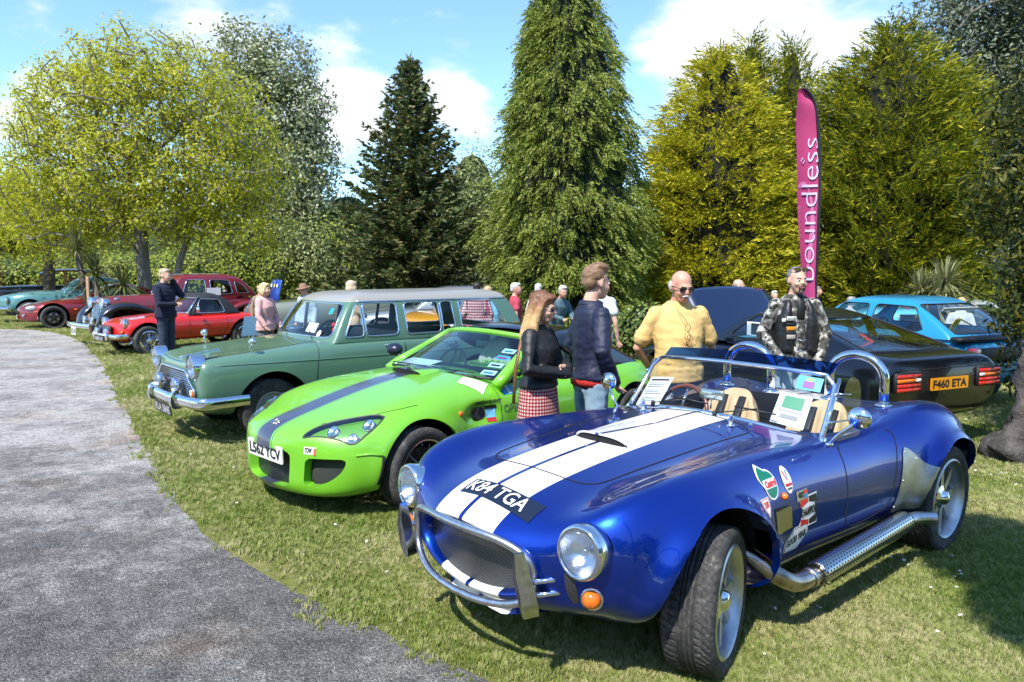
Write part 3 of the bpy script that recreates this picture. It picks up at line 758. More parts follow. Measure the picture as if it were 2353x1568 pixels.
def eyewear(t, hx, m, z=.004, y=-.098, w=.026, h=.019, frame=None, up=0.0, name='sunglasses'):
 pts = lambda s: [(s * .034 + w * math.cos(a), y + .012 * (abs(math.cos(a)) if math.cos(a) * s > 0 else 0) , z + h * math.sin(a)) for a in np.linspace(0, 2 * math.pi, 16, endpoint=False)]
 g = obj(name, *hx(cat(*[(np.array(pts(s) + [(s * .034, y - .004, z)]), [(i, (i + 1) % 16, 16) for i in range(16)]) for s in (1, -1)])), m, t)
 obj('glasses_frame', *hx(cat(*[tube(pts(s), .0028, 5, closed=True) for s in (1, -1)], tube([(-.01, y, z + .004), (.01, y, z + .004)], .003, 5), *[tube([(s * .058, y + .012, z + .006), (s * .080, -.03, z + .004), (s * .082, .012, z)], .0028, 5) for s in (1, -1)])), frame or BLACK, g)
def ombre():
 m, nt, N, L, b = nodes_of('hair_ombre'); setp(b, rough=.5); tc = N.new('ShaderNodeTexCoord'); sp = N.new('ShaderNodeSeparateXYZ'); L.new(tc.outputs['Object'], sp.inputs[0]); mp = N.new('ShaderNodeMapping'); mp.inputs['Scale'].default_value = (90, 90, 5); L.new(tc.outputs['Object'], mp.inputs[0]); n = add_noise(N, L, 1, 3, .6, vec=mp.outputs[0])
 r1 = N.new('ShaderNodeMapRange'); r1.inputs[1].default_value = 1.52; r1.inputs[2].default_value = 1.30; L.new(sp.outputs[2], r1.inputs[0]); ad = N.new('ShaderNodeMath'); ad.operation = 'MULTIPLY_ADD'; L.new(n.outputs[0], ad.inputs[0]); ad.inputs[1].default_value = .7; L.new(r1.outputs[0], ad.inputs[2]); r = ramp(N, L, ad.outputs[0], [(.25, (.11, .045, .02)), (.55, (.24, .105, .045)), (1.0, (.55, .36, .16))]); L.new(r.outputs[0], b.inputs['Base Color']); bumpn(N, L, b, n.outputs[0], .7, .006); return m
def camo():
 m, nt, N, L, b = nodes_of('camouflage'); setp(b, rough=.9); n = add_noise(N, L, 15, 2, .45); n2 = add_noise(N, L, 23, 2, .4)
 r = ramp(N, L, n.outputs[0], [(.42, (.05, .048, .042)), (.45, (.14, .135, .118)), (.54, (.15, .145, .125)), (.565, (.42, .41, .37))]); r.color_ramp.interpolation = 'CONSTANT'
 r2 = ramp(N, L, n2.outputs[0], [(.40, (.10, .095, .085)), (.43, (1, 1, 1))]); mx = N.new('ShaderNodeMix'); mx.data_type = 'RGBA'; mx.blend_type = 'MULTIPLY'; mx.inputs[0].default_value = 1; L.new(r.outputs[0], mx.inputs[6]); L.new(r2.outputs[0], mx.inputs[7]); L.new(mx.outputs[2], b.inputs['Base Color']); return m
def check(name, c1, c2, c3, sc):
 m, nt, N, L, b = nodes_of(name); setp(b, rough=.9); tc = N.new('ShaderNodeTexCoord'); sp = N.new('ShaderNodeSeparateXYZ'); L.new(tc.outputs['Object'], sp.inputs[0])
 def mth(op, a, c=None):
  q = N.new('ShaderNodeMath'); q.operation = op
  for i, v in enumerate((a, c)):
   if isinstance(v, (int, float)): q.inputs[i].default_value = v
   elif v is not None: L.new(v, q.inputs[i])
  return q.outputs[0]
 hor = mth('GREATER_THAN', mth('FRACT', mth('MULTIPLY', sp.outputs[2], sc)), .5); a = mth('ARCTAN2', sp.outputs[1], sp.outputs[0]); ver = mth('GREATER_THAN', mth('FRACT', mth('MULTIPLY', a, sc * .19)), .5)
 r = ramp(N, L, mth('MULTIPLY', mth('ADD', hor, ver), .5), [(0, c1), (.4, c2), (.9, c3)]); r.color_ramp.interpolation = 'CONSTANT'; L.new(r.outputs[0], b.inputs['Base Color']); return m
def build_people():
 hairb = lambda n, c: mat('hair_' + n, c, .55, var=.35, vscale=30, bump=.5, bscale=120, bdist=.004)
 grey, white, brown, fairh, ginger, dark = hairb('grey', (.28, .26, .24)), hairb('white', (.55, .53, .50)), hairb('brown', (.13, .075, .04)), hairb('fair', (.48, .34, .18)), hairb('ginger', (.25, .10, .045)), hairb('dark', (.025, .018, .014))
 jean = cloth('blue_jeans', (.10, .20, .32), .85, .30); jean.node_tree.nodes['Principled BSDF'].inputs['Roughness'].default_value = .85
 pale = cloth('pale_jeans', (.24, .36, .46), .85, .35); navy = cloth('navy_cloth', (.010, .014, .042), .6); dj = cloth('dark_jeans', (.018, .032, .06), .8, .3); black = cloth('black_cloth', (.010, .010, .011), .55, bump=.1)
 # --- woman in black jacket and checked skirt, arms folded
 sk = check('houndstooth', (.60, .52, .48), (.42, .06, .06), (.10, .02, .03), 42)
 t, hx, S3, k = person('woman with long fair hair and sunglasses, black jacket and red checked skirt, arms folded', 1238, 667, 5.25, 62, black, ('skirt', sk), ombre(), 'fair', style='long', female=True, head=(2, 10), detail=True, hem=1.0, build=1.06, arms={1: [(.27, -.04, 1.17), (.03, -.235, 1.15)], -1: [(-.27, -.04, 1.16), (-.02, -.25, 1.12)], ('h', 1): (-1, .2, .1), ('h', -1): (1, .2, .1)}, shirt_wr=.006)
 eyewear(t, hx, mat('red_tint_lens', (.06, .008, .006), .08, coat=1.0), w=.030, h=.024, frame=mat('pale_frame', (.55, .45, .35), .3))
 obj('bag_strap', *tube([S3((-.07, .10, 1.44)), S3((-.15, .125, 1.15)), S3((-.19, .12, .88))], .014 * k, 6, flat=(1, .3)), mat('brown_leather', (.16, .06, .02), .5), t)
 # --- young man in navy bomber jacket seen from behind, looking right
 t, hx, S3, k = person('young man in a navy bomber jacket and light blue jeans, hands in pockets, looking away', 1360, 610, 5.45, 108, navy, pale, hairb('sandy', (.20, .115, .06)), 'fair', style='quiff', head=(12, 4), detail=True, hem=.935, build=1.02, arms={1: [(.28, .05, 1.16), (.19, -.10, .93)], -1: [(-.28, .05, 1.16), (-.19, -.10, .93)]}, shirt_wr=.008, lean=.02)
 obj('red_shirt', *trunk_vf([(.885 * k, .178 * k, .140 * k, 0, 0), (.92 * k, .182 * k, .144 * k, 0, 0), (.98 * k, .17 * k, .13 * k, 0, 0)], 24), cloth('red_tee', (.48, .025, .02)), t)
 obj('collar', *tube([S3((.075 * math.cos(a), .015 + .075 * math.sin(a), 1.475)) for a in np.linspace(0, 6.283, 18, endpoint=False)], .016 * k, 8, closed=True), navy, t)
 # --- man in yellow T-shirt
 yel = cloth('yellow_tee', (.68, .46, .17), .9, .08)
 t, hx, S3, k = person('bald man with a white moustache and sunglasses in a yellow T-shirt, hands behind his back', 1560, 618, 5.85, 6, yel, cloth('pale_trousers', (.42, .46, .52), .85, .1), white, 'ruddy', style='fringe', head=(10, 16), detail=True, sleeve='short', sleeve_len=.72, hem=.86, build=1.12, belly=.035, arms={1: [(.31, .06, 1.12), (.16, .20, .93)], -1: [(-.31, .06, 1.12), (-.16, .20, .93)]}, shirt_wr=.006)
 eyewear(t, hx, mat('dark_lens', (.015, .008, .006), .08, coat=1.0), w=.026, h=.016)
 obj('moustache', *hx(caps([(-.03, -.098, -.050), (0, -.110, -.042), (.03, -.098, -.050)], [.004, .008, .004], 8)), white, t)
 obj('hanging_glasses', *cat(*[tube([S3((.0 + .010, -.20 - .004, 1.30 + dz)) + np.array((.022 * math.cos(a), -.005, .026 * math.sin(a))) * k for a in np.linspace(0, 6.283, 14, endpoint=False)], .0022, 5, closed=True) for dz in (-.0, -.062)], tube([S3((-.05, -.12, 1.44)), S3((.0, -.185, 1.36)), S3((.01, -.20, 1.33))], .002, 5)), BLACK, t)
 fl = mat('print_ochre', (.42, .23, .07), .9)
 for a in np.linspace(.2, 2.9, 9): obj('shirt_print', *tube([S3((.015, -.199, 1.16)), S3((.015 + .075 * math.cos(a), -.197, 1.16 + .085 * math.sin(a)))], .0022, 4), fl, t)
 # --- man in camouflage and leather waistcoat
 cm = camo(); lea = mat('black_leather', (.012, .012, .013), .42, var=.3, vscale=25, bump=.3, bscale=70)
 t, hx, S3, k = person('man in a grey camouflage jacket and black leather waistcoat facing us, sunglasses on his head', 1830, 612, 6.85, 4, cm, cloth('washed_jeans', (.30, .40, .48), .85, .3), hairb('steel', (.20, .19, .185)), 'fair', style='crop', head=(4, 2), detail=True, hem=.88, build=1.10, arms={1: [(.30, .0, 1.14), (.185, -.14, .92)], -1: [(-.30, .0, 1.14), (-.185, -.14, .92)]}, shirt_wr=.006)
 b_ = 1.16; vest = []
 for s in (1, -1):
  V, F = trunk_vf([(.98 * k, .100 * k, .158 * k, s * .108 * k, 0), (1.12 * k, .100 * k, .156 * k, s * .110 * k, 0), (1.26 * k, .090 * k, .152 * k, s * .112 * k, 0), (1.36 * k, .060 * k, .132 * k, s * .105 * k, 0), (1.45 * k, .04 * k, .09 * k, s * .085 * k, .01)], 16); vest.append((V, F))
 fuse('waistcoat', vest, .012, lea, t, 3, .004)
 obj('black_tee', *box(S3((0, -.128, 1.36)), (.07 * k, .03 * k, .17 * k), .01), black, t)
 P_ = lambda x, z, w, h, m, n='patch': obj(n, *box(S3((x, -.162, z)), (w * k, .008 * k, h * k), .002), m, t)
 P_(-.10, 1.285, .085, .036, WHITE); P_(-.10, 1.235, .085, .02, BLACK); P_(-.10, 1.195, .085, .034, mat('patch_orange', (.65, .26, .02), .8)); P_(-.10, 1.155, .085, .03, BLACK); P_(-.10, 1.12, .08, .04, mat('patch_grey', (.35, .34, .28), .8)); P_(-.17, 1.27, .035, .03, WHITE)
 bv, bf = text_vf('BADGER', 1, .01); bv[:, 0] *= .075 * k / (bv[:, 0].max() - bv[:, 0].min()); bv[:, 1] *= .022 * k / (bv[:, 1].max() - bv[:, 1].min()); o_ = S3((-.10, -.1665, 1.285)); obj('patch_lettering', np.stack([bv[:, 0] + o_[0], np.full(len(bv), o_[1] - .001), bv[:, 1] + o_[2]], 1), bf, BLACK, t, smooth=False)
 for z in (1.10, 1.0): obj('chain', *tube([S3((-.05, -.175, z)), S3((.0, -.185, z - .012)), S3((.05, -.175, z))], .005, 6), CHROME, t)
 eyewear(t, hx, mat('amber_shades', (.10, .07, .02), .08, coat=1.0), z=.098, y=-.066, w=.030, h=.016)
 obj('goatee', *hx(cat(caps([(-.026, -.098, -.050), (0, -.106, -.046), (.026, -.098, -.050)], [.005, .007, .005], 6), caps([(-.026, -.092, -.055), (-.022, -.085, -.085)], [.006, .008], 6), caps([(.026, -.092, -.055), (.022, -.085, -.085)], [.006, .008], 6), ell((0, -.082, -.098), (.024, .014, .016), 10, 6))), hairb('beard', (.09, .07, .055)), t)
 # --- man on the phone
 nf = cloth('navy_fleece', (.012, .014, .035), .95)
 t, hx, S3, k = person('man in a navy fleece and jeans holding a phone to his ear', 376, 617, 13.2, 72, nf, dj, hairb('sand', (.42, .33, .22)), 'fair', .015, head=(6, 4), hem=.88, build=1.2, arms={1: [(.29, -.13, 1.24), (.115, -.08, 1.53)], -1: [(-.25, -.10, 1.12), (-.06, -.26, 1.12)], ('h', 1): (-.25, -.1, 1)}, shirt_wr=.009)
 obj('phone', *box(S3((.10, -.02, 1.62)), (.02, .07, .13), .006), BLACK, t)
 # --- woman in pink hooded top with blue bag
 t, hx, S3, k = person('woman in a pale pink hooded top with a blue shoulder bag', 607, 650, 12.0, 68, cloth('pink_top', (.62, .36, .34), .9), cloth('grey_trousers', (.12, .12, .13)), hairb('blonde', (.58, .42, .22)), 'fair', .015, style='bob', female=True, hem=.86, build=1.15, arms={0: [(.24, -.04, 1.14), (.20, -.16, .97)]})
 obj('hood', *ell(S3((0, .10, 1.42)), (.12 * k, .07 * k, .09 * k), 14, 8), MATS['pink_top'], t)
 bg = thing('shoulder_bag', 'blue shoulder bag hanging at the back of the woman in pink', 'bag', tuple(np.array(at(577, 745, Y=12.05))), R(20)); bl = mat('bag_blue', (.10, .22, .34), .5); obj('bag_body', *prism([(-.15, -.18), (.15, -.18), (.12, .12), (-.10, .12)], -.05, .05, 'y'), bl, bg, sharp=30); obj('strap', *tube([(-.10, 0, .10), (.02, .03, .42), (.12, 0, .10)], .010, 6), bl, bg)
 # --- others further back
 khaki = cloth('beige_knit', (.50, .37, .25), .95)
 person('man in a wide brown hat and pale blue shirt behind the estate', 702, 652, 14.0, -30, cloth('pale_shirt', (.42, .50, .58)), dj, (mat('felt_brown', (.26, .15, .09), .9), grey), 'ruddy', style='hat', head=(-20, 14), build=1.1, hem=.86)
 person('person in a tan cap half hidden behind the blonde woman in pink', 597, 656, 16.5, 40, cloth('tan_coat', (.30, .20, .12)), dj, (mat('felt_tan', (.50, .30, .17), .9), grey), 'fair', style='cap')
 person('white-haired person far back above the maroon saloon', 518, 652, 21.0, 0, cloth('cream_top', (.6, .55, .46)), dj, white, 'fair', style='bob')
 person('woman with straight blonde hair and a beige cardigan beyond the estate', 806, 645, 12.6, 140, khaki, dj, hairb('straw', (.60, .47, .30)), 'fair', style='bob', female=True, build=1.15, hem=.85, arms={0: [(.24, -.05, 1.14), (.12, -.24, 1.05)]})
 person('dark-haired man in a red and white checked shirt beyond the estate tail', 1096, 648, 12.6, 170, check('red_check', (.70, .66, .66), (.42, .10, .13), (.10, .03, .08), 22), dj, dark, 'fair', style='crop', build=1.15, hem=.86)
 person('fair-haired woman in a light blue top beside the man in the checked shirt', 1121, 658, 13.2, 150, cloth('sky_top', (.16, .40, .60)), dj, fairh, 'fair', style='bob', female=True, hem=.86)
 person('white-haired man in a raspberry red polo shirt', 1184, 650, 12.4, 100, cloth('raspberry', (.42, .05, .075)), cloth('stone_trousers', (.35, .32, .26)), white, 'ruddy', style='short', sleeve='short', build=1.15, head=(-20, 0), hem=.88)
 person('white-haired person between the man in red and the man in teal', 1237, 652, 13.6, 160, cloth('white_top', (.65, .65, .64)), dj, white, 'fair', style='short')
 person('white-haired man in a teal jacket leaning forward', 1277, 655, 12.2, 30, cloth('teal_jacket', (.075, .14, .17)), black, white, 'ruddy', style='short', lean=.35, head=(-10, 10), arms={0: [(.25, -.10, 1.18), (.12, -.34, 1.12)]}, hem=.9)
 person('man in a white T-shirt mostly hidden by the young man in navy', 1378, 628, 9.2, 150, cloth('white_tee', (.62, .62, .64)), jean, brown, 'fair', style='short', sleeve='short', hem=.9)
 person('bald man looking down behind the raised bonnet', 1692, 640, 13.0, 70, cloth('light_tee', (.55, .55, .54)), dj, hairb('shaved', (.20, .14, .11)), 'fair', style='fringe', head=(0, 14))
 person('white-haired person far back left of the man in camouflage', 1780, 668, 17.0, 0, cloth('white_top', (.65, .65, .64)), dj, white, 'fair', style='short')
 person('grey-haired man in a dark jacket just right of the banner pole', 1878, 658, 18.0, 60, navy, dj, grey, 'fair', style='short')
 person('person in a light grey shirt bending by the grey rounded car', 1947, 682, 14.6, 120, cloth('grey_shirt', (.45, .44, .43)), dj, grey, 'fair', style='short', lean=.2)
 person('man in a dark flat cap and grey jacket in front of the spiky palm', 2088, 676, 13.6, 60, cloth('slate_jacket', (.06, .06, .07)), dj, (mat('cap_dark', (.02, .02, .03), .8), grey), 'ruddy', style='cap')
 person('blonde person in a white shirt behind the blue hatchback', 2210, 684, 12.0, 150, cloth('white_top', (.65, .65, .64)), dj, hairb('blonde2', (.55, .36, .18)), 'fair', style='short')
build_people()
# ------------------------------------------------------------------ banner and post
def build_banner():
 Y = 12.4; base = gnd(1868, 870); x0 = at(1868, 700, Y=Y).x
 t = thing('feather_banner', 'tall pink feather banner on a black pole behind the man in camouflage', 'banner', (x0, Y, float(gz(x0, Y))))
 zt = at(1830, 200, Y=Y).z - t.location.z; s = Y / FPX
 # pole side (right) and free edge (left) by height
 zz = lambda py: at(1830, py, Y=Y).z - t.location.z; xx = lambda px: (px - 1868) * s
 right = [(1872, 760), (1872, 690), (1872, 560), (1870, 430), (1865, 320), (1857, 255), (1845, 222), (1828, 203)]
 left = [(1845, 760), (1842, 690), (1832, 560), (1823, 450), (1817, 340), (1815, 260), (1815, 225), (1817, 206)]
 Rr = catmull([(xx(a), zz(b)) for a, b in right], 6); Ll = catmull([(xx(a), zz(b)) for a, b in left], 6); n = len(Rr); V, F = [], []
 for i in range(n):
  for j in range(7):
   u = j / 6; p = Ll[i] * (1 - u) + Rr[i] * u; V.append((p[0], .035 * math.sin(u * 3.1) + .02 * math.sin(i * .5 + u * 2), p[1]))
 F = [(i * 7 + j, i * 7 + j + 1, (i + 1) * 7 + j + 1, (i + 1) * 7 + j) for i in range(n - 1) for j in range(6)]
 pk = mat('banner_pink', (.40, .035, .13), .6, var=.08, vscale=2); lp = mat('banner_lilac', (.52, .36, .60), .6); lp2 = mat('banner_rose', (.55, .14, .30), .6)
 fl = obj('flag', V, F, pk, t); bv = BVHTree.FromPolygons([Vector(v) for v in V], F)
 obj('pole', *tube([(xx(1873), 0, 0), (xx(1874), 0, zz(560))] + [(p[0] + .02, 0, p[1]) for p in Rr[14:]], .022, 8), BLACK, t); obj('sleeve', *tube([(p[0] + .008, .0, p[1]) for p in Rr], np.interp(np.arange(n), [0, n * .7, n - 1], [.03, .05, .05]), 8, flat=(1, .4)), black_cloth(), t)
 def lay(s_, px, py, h, w, m, bold=.02, off=.012, name='banner_lettering'):
  tv, tf = text_vf(s_, 1, bold, sub=.3); tv[:, 0] -= (tv[:, 0].max() + tv[:, 0].min()) / 2; tv[:, 1] -= (tv[:, 1].max() + tv[:, 1].min()) / 2; tv[:, 0] *= h / (tv[:, 0].max() - tv[:, 0].min()); tv[:, 1] *= w / (tv[:, 1].max() - tv[:, 1].min())
  W = np.stack([-tv[:, 1], tv[:, 0], np.zeros(len(tv))], 1)
  obj(name, *drape((W, tf), bv, (xx(px), 0, zz(py)), (1, 0, 0), (0, 0, 1), (0, 1, 0), off), m, fl, smooth=False)
 k = s
 lay('boundless', 1850, 482, 320 * k, 36 * k, mat('banner_white', (.62, .50, .72), .6), -.012, .02); lay('attractions', 1828, 530, 110 * k, 8 * k, lp2, 0, .02)
 # pale swoosh behind the word
 sw = []
 for i, (a, b) in enumerate(((1824, 430), (1836, 425), (1848, 432), (1858, 470), (1862, 520), (1858, 580), (1852, 620))): sw.append((xx(a), zz(b)))
 P = catmull(sw, 5); Vs = []
 for i, p in enumerate(P): w = 12 * k * math.sin(math.pi * (i + 1) / (len(P) + 1)) ** .6; Vs += [(p[0] - w * .4, p[1] + w * .8), (p[0] + w * .4, p[1] - w * .8)]
 vf = (np.array([(a, b, 0) for a, b in Vs]), [(2 * i, 2 * i + 1, 2 * i + 3, 2 * i + 2) for i in range(len(P) - 1)]); obj('swoosh', *drape(vf, bv, (0, 0, 0), (1, 0, 0), (0, 0, 1), (0, 1, 0), .008), lp2, fl, smooth=False)
 obj('emblem', *drape((lambda v: (np.stack([v[0][:, 0], v[0][:, 1], v[0][:, 2]], 1), v[1]))(xf(tube([(.0, 0, 0), (.05, .03, 0), (.10, 0, 0), (.05, -.03, 0)], .008, 4, closed=True), (0, 0, R(90)))), bv, (xx(1832), 0, zz(378)), (1, 0, 0), (0, 0, 1), (0, 1, 0), .012), lp, fl, smooth=False)
 q = at(204, 690, Y=19.6); p = thing('wooden_post', 'thin wooden post standing between the maroon cars', 'post', (q.x, 19.6, 0)); obj('stake', *box((0, 0, .75), (.07, .07, 1.5), .008), mat('stake_wood', (.36, .22, .13), .85, var=.2), p)
def black_cloth(): return MATS.get('black_cloth') or cloth('black_cloth', (.010, .010, .011), .55)
build_banner()
# ------------------------------------------------------------------ car building
def tread_tyre(Rt, w, rim_r, seg=96, blocks=0, grooves=(), sag=0.0):
 """tyre turned about local y, tread grooves and side sipes as real relief; outer side is +y"""
 hw = w / 2
 prof = [(rim_r - 0.008, -hw * 0.80), (rim_r + 0.005, -hw * 0.92), (rim_r + (Rt - rim_r) * 0.45, -hw * 1.0), (Rt - 0.020, -hw * 0.965), (Rt - 0.006, -hw * 0.88)]
 n = 26 if (grooves or blocks) else 6
 side = len(prof)
 for i in range(n + 1):
  u = -1 + 2 * i / n; prof.append((Rt - 0.004 * u * u, u * hw * 0.84))
 prof += [(r, -h) for r, h in reversed(prof[:side])]
 V, F = lathe(prof, seg, 'y'); V = np.array(V)
 if grooves or blocks:
  m = len(prof)
  for k in range(seg):
   th = 2 * math.pi * k / seg
   for j in range(side, side + n + 1):
    u = -1 + 2 * (j - side) / n; d = 0
    for g in grooves:
     if abs(u - g) < 1.15 / n: d = 0.0075
    if blocks and abs(u) > 0.42:
     ph = (th * blocks / (2 * math.pi) + 1.1 * (abs(u) - 0.4) * (abs(u) - 0.4) * 2.2 * (1 if u > 0 else -1) + 0.6 * abs(u)) % 1.0
     if ph < 0.22: d = max(d, 0.005)
    if d:
     i = k * m + j; r = math.hypot(V[i][0], V[i][2]); V[i][0] *= (r - d) / r; V[i][2] *= (r - d) / r
 # outward faces
 return V, [tuple(reversed(f)) for f in F]
def tyre_mat():
 if 'tyre' in MATS: return MATS['tyre']
 m, nt, N, L, b = nodes_of('tyre'); setp(b, rough=0.85)
 n = add_noise(N, L, 9, 8, 0.7); n2 = add_noise(N, L, 60, 3, 0.6)
 mx = N.new('ShaderNodeMath'); mx.operation = 'MULTIPLY'; L.new(n.outputs[0], mx.inputs[0]); L.new(n2.outputs[0], mx.inputs[1])
 r = ramp(N, L, mx.outputs[0], [(0.16, (0.022, 0.022, 0.024)), (0.30, (0.06, 0.058, 0.056)), (0.42, (0.16, 0.15, 0.135))])
 L.new(r.outputs[0], b.inputs['Base Color']); bumpn(N, L, b, n2.outputs[0], 0.5, 0.002)
 MATS['tyre'] = m; return m
WHEELCACHE = {}
def rim_geo(style, rim_r, w):
 hw = w / 2
 if style == 'dish8':      # deep polished dish with eight flat spokes and a cone hub
  barrel = lathe([(rim_r + 0.004, hw * 0.92), (rim_r - 0.006, hw * 0.97), (rim_r - 0.016, hw * 0.90), (rim_r - 0.030, hw * 0.62), (rim_r - 0.036, hw * 0.2), (rim_r - 0.05, -0.02), (rim_r - 0.045, -hw * 0.9), (rim_r, -hw * .92)], 48)
  sp = []
  for k in range(8):
   a = 2 * math.pi * k / 8
   pr = prism([(-0.024, 0.05), (0.024, 0.05), (0.016, rim_r - 0.030), (-0.016, rim_r - 0.030)], hw * 0.42, hw * 0.60)
   sp.append(xf(pr, (0, a, 0)))
  hub = lathe([(0.075, hw * .1), (0.075, hw * 0.60), (0.048, hw * 0.68), (0.036, hw * 0.86), (0.012, hw * 0.94), (0.0005, hw * 0.95)], 24)
  back = lathe([(rim_r - .038, hw * .22), (0.0005, hw * .22)], 28)
  return [('rim', barrel, ALU), ('spokes', cat(*sp), ALU), ('hub', hub, CHROME), ('brake_disc', back, mat('dark_steel', (0.10, 0.09, 0.085), 0.5, 0.8))]
 if style == 'multi':      # black multi-spoke
  barrel = lathe([(rim_r + 0.004, hw * 0.9), (rim_r - 0.010, hw * 0.93), (rim_r - 0.018, hw * 0.82), (rim_r - 0.03, hw * 0.3), (rim_r - 0.05, -hw * 0.8)], 48)
  sp = []
  for k in range(16):
   pts = [(0.045, hw * 0.75), (0.10, hw * 0.80), (rim_r - 0.05, hw * 0.70), (rim_r - 0.016, hw * 0.5)]
   path = [(0.012 * math.sin(i) , h, r) for i, (r, h) in enumerate(pts)]
   sp.append(xf(tube(spline(path, 8), 0.0085, 6), (0, 2 * math.pi * k / 16, 0)))
  hub = lathe([(0.055, 0), (0.055, hw * 0.78), (0.03, hw * 0.84), (0.0005, hw * 0.84)], 20)
  disc = lathe([(0.155, hw * 0.25), (0.0005, hw * 0.25)], 28)
  lipg = lathe([(rim_r - 0.002, hw * 0.935), (rim_r - 0.009, hw * 0.945), (rim_r - 0.014, hw * 0.90)], 48)
  return [('rim', cat(barrel, hub), BLACKGLOSS), ('spokes', cat(*sp), BLACKGLOSS), ('rim_lip', lipg, STEEL), ('brake_disc', disc, mat('dark_steel', (0.10, 0.09, 0.085), 0.5, 0.8))]
 if style == 'wire':       # wire wheel with a knock-off spinner
  barrel = lathe([(rim_r + 0.004, hw * 0.86), (rim_r - 0.010, hw * 0.9), (rim_r - 0.018, hw * 0.7), (rim_r - 0.03, 0), (rim_r - 0.018, -hw * 0.8)], 40)
  sp = []
  for k in range(36):
   a = 2 * math.pi * k / 36; b = a + (0.5 if k % 2 else -0.5)
   r0 = 0.045; h0 = hw * (0.75 if k % 3 else 0.35)
   sp.append(tube([(r0 * math.cos(b), h0, r0 * math.sin(b)), ((rim_r - 0.02) * math.cos(a), hw * (0.1 if k % 2 else 0.5), (rim_r - 0.02) * math.sin(a))], 0.0035, 4))
  hub = lathe([(0.05, 0), (0.046, hw * 0.9), (0.03, hw * 1.05), (0.0005, hw * 1.08)], 18)
  return [('rim', barrel, CHROME), ('spokes', cat(*sp), CHROME), ('hub', hub, CHROME), ('brake_drum', lathe([(0.12, -0.02), (0.0005, -0.02)], 20), BLACK)]
 if style == 'cap':        # painted steel wheel with chrome hub cap
  disc = lathe([(rim_r + 0.004, hw * 0.85), (rim_r - 0.012, hw * 0.9), (rim_r - 0.03, hw * 0.55), (rim_r - 0.07, hw * 0.5), (0.12, hw * 0.62), (0.0005, hw * 0.62)], 40)
  capg = lathe([(0.115, hw * 0.60), (0.11, hw * 0.72), (0.07, hw * 0.86), (0.0005, hw * 0.92)], 28)
  return [('rim', disc, mat('steel_wheel_paint', (0.30, 0.31, 0.31), 0.4, var=0.1)), ('hub_cap', capg, CHROME)]
 if style == 'ten':        # dark five-twin-spoke alloy
  barrel = lathe([(rim_r + 0.004, hw * 0.9), (rim_r - 0.012, hw * 0.93), (rim_r - 0.02, hw * 0.7), (rim_r - 0.03, -hw * 0.5)], 40)
  dk = mat('dark_alloy', (0.035, 0.035, 0.038), 0.3, 0.6)
  sp = []
  for k in range(10):
   a = 2 * math.pi * (k // 2) / 5 + (0.2 if k % 2 else -0.2)
   sp.append(xf(prism([(-0.016, 0.03), (0.016, 0.03), (0.011, rim_r - 0.014), (-0.011, rim_r - 0.014)], hw * 0.55, hw * 0.82), (0, a, 0)))
  hub = lathe([(0.06, 0), (0.06, hw * 0.85), (0.0005, hw * 0.9)], 20)
  return [('rim', barrel, dk), ('spokes', cat(*sp), dk), ('hub', hub, dk), ('brake_disc', lathe([(0.15, 0.0), (0.0005, 0.0)], 20), STEEL)]
def wheel(parent, x, y, Rt, w, rim_r, style, steer=0.0, blocks=0, grooves=(), seg=64):
 """wheel part with tyre, rim and spokes; y > 0 is the left side"""
 e = empty('wheel', parent, (x, y, Rt - 0.006), (0, 0, (0 if y > 0 else math.pi) + R(steer)))
 key = (style, Rt, w, rim_r, blocks)
 if key not in WHEELCACHE:
  V, F = tread_tyre(Rt, w, rim_r, seg, blocks, grooves)
  WHEELCACHE[key] = [('tyre', mesh('tyre', V, F, tyre_mat(), True, sharp=35))] + [(n, mesh(n, v, f, m, True, sharp=40)) for n, (v, f), m in rim_geo(style, rim_r, w)]
 for n, me in WHEELCACHE[key]: link_mesh(n, me, e)
 return e
def wheel_well(parent, x, y, r, depth, zc):
 """dark inner arch"""
 s = 1 if y > 0 else -1
 prof = [(r, 0), (r, -depth), (0.001, -depth)]
 V, F = lathe(prof, 24, 'y', R(12), R(168))
 V = np.array(V); V[:, 1] *= s
 return obj('wheel_arch_liner', V + np.array((x, y, zc)), F, DARK, parent)
def arch_fn(x, z, r, ymin=0.3, below=True):
 """cut function for wheel arches on both sides"""
 def f(V):
  d = np.hypot(V[:, 0] - x, V[:, 2] - z)
  if below: d = np.where(V[:, 2] < z, np.abs(V[:, 0] - x), d)
  return np.where(np.abs(V[:, 1]) > ymin, d - r, 1.0)
 return f
def number_plate(parent, s, loc, rot, w=0.52, h=0.111, back=None, fg=None, name='number_plate', two=None):
 """plate lying in local xz facing -y ... rot turns it"""
 back = back or mat('plate_white', (0.72, 0.73, 0.72), 0.35); fg = fg or mat('plate_black', (0.012, 0.012, 0.014), 0.4)
 pts = round_poly([(-w / 2, -h / 2), (w / 2, -h / 2), (w / 2, h / 2), (-w / 2, h / 2)], 0.012, 3)
 p = obj(name, *prism([tuple(q) for q in pts], 0.0, 0.008, 'y'), back, parent, smooth=False, loc=loc, rot=rot)
 V, F = text_vf(s, h * 0.98, 0.004)
 k = (w * 0.90) / max(V[:, 0].max() - V[:, 0].min(), 1e-6); k2 = (h * 0.68) / (V[:, 1].max() - V[:, 1].min())
 V[:, 0] = (V[:, 0] - (V[:, 0].max() + V[:, 0].min()) / 2) * k; V[:, 1] = (V[:, 1] - (V[:, 1].max() + V[:, 1].min()) / 2) * k2
 W = np.stack([V[:, 0], np.full(len(V), -0.0025), V[:, 1]], 1)
 obj('lettering', W, F, fg, p, smooth=False)
 return p
def flush_fix(V): return V
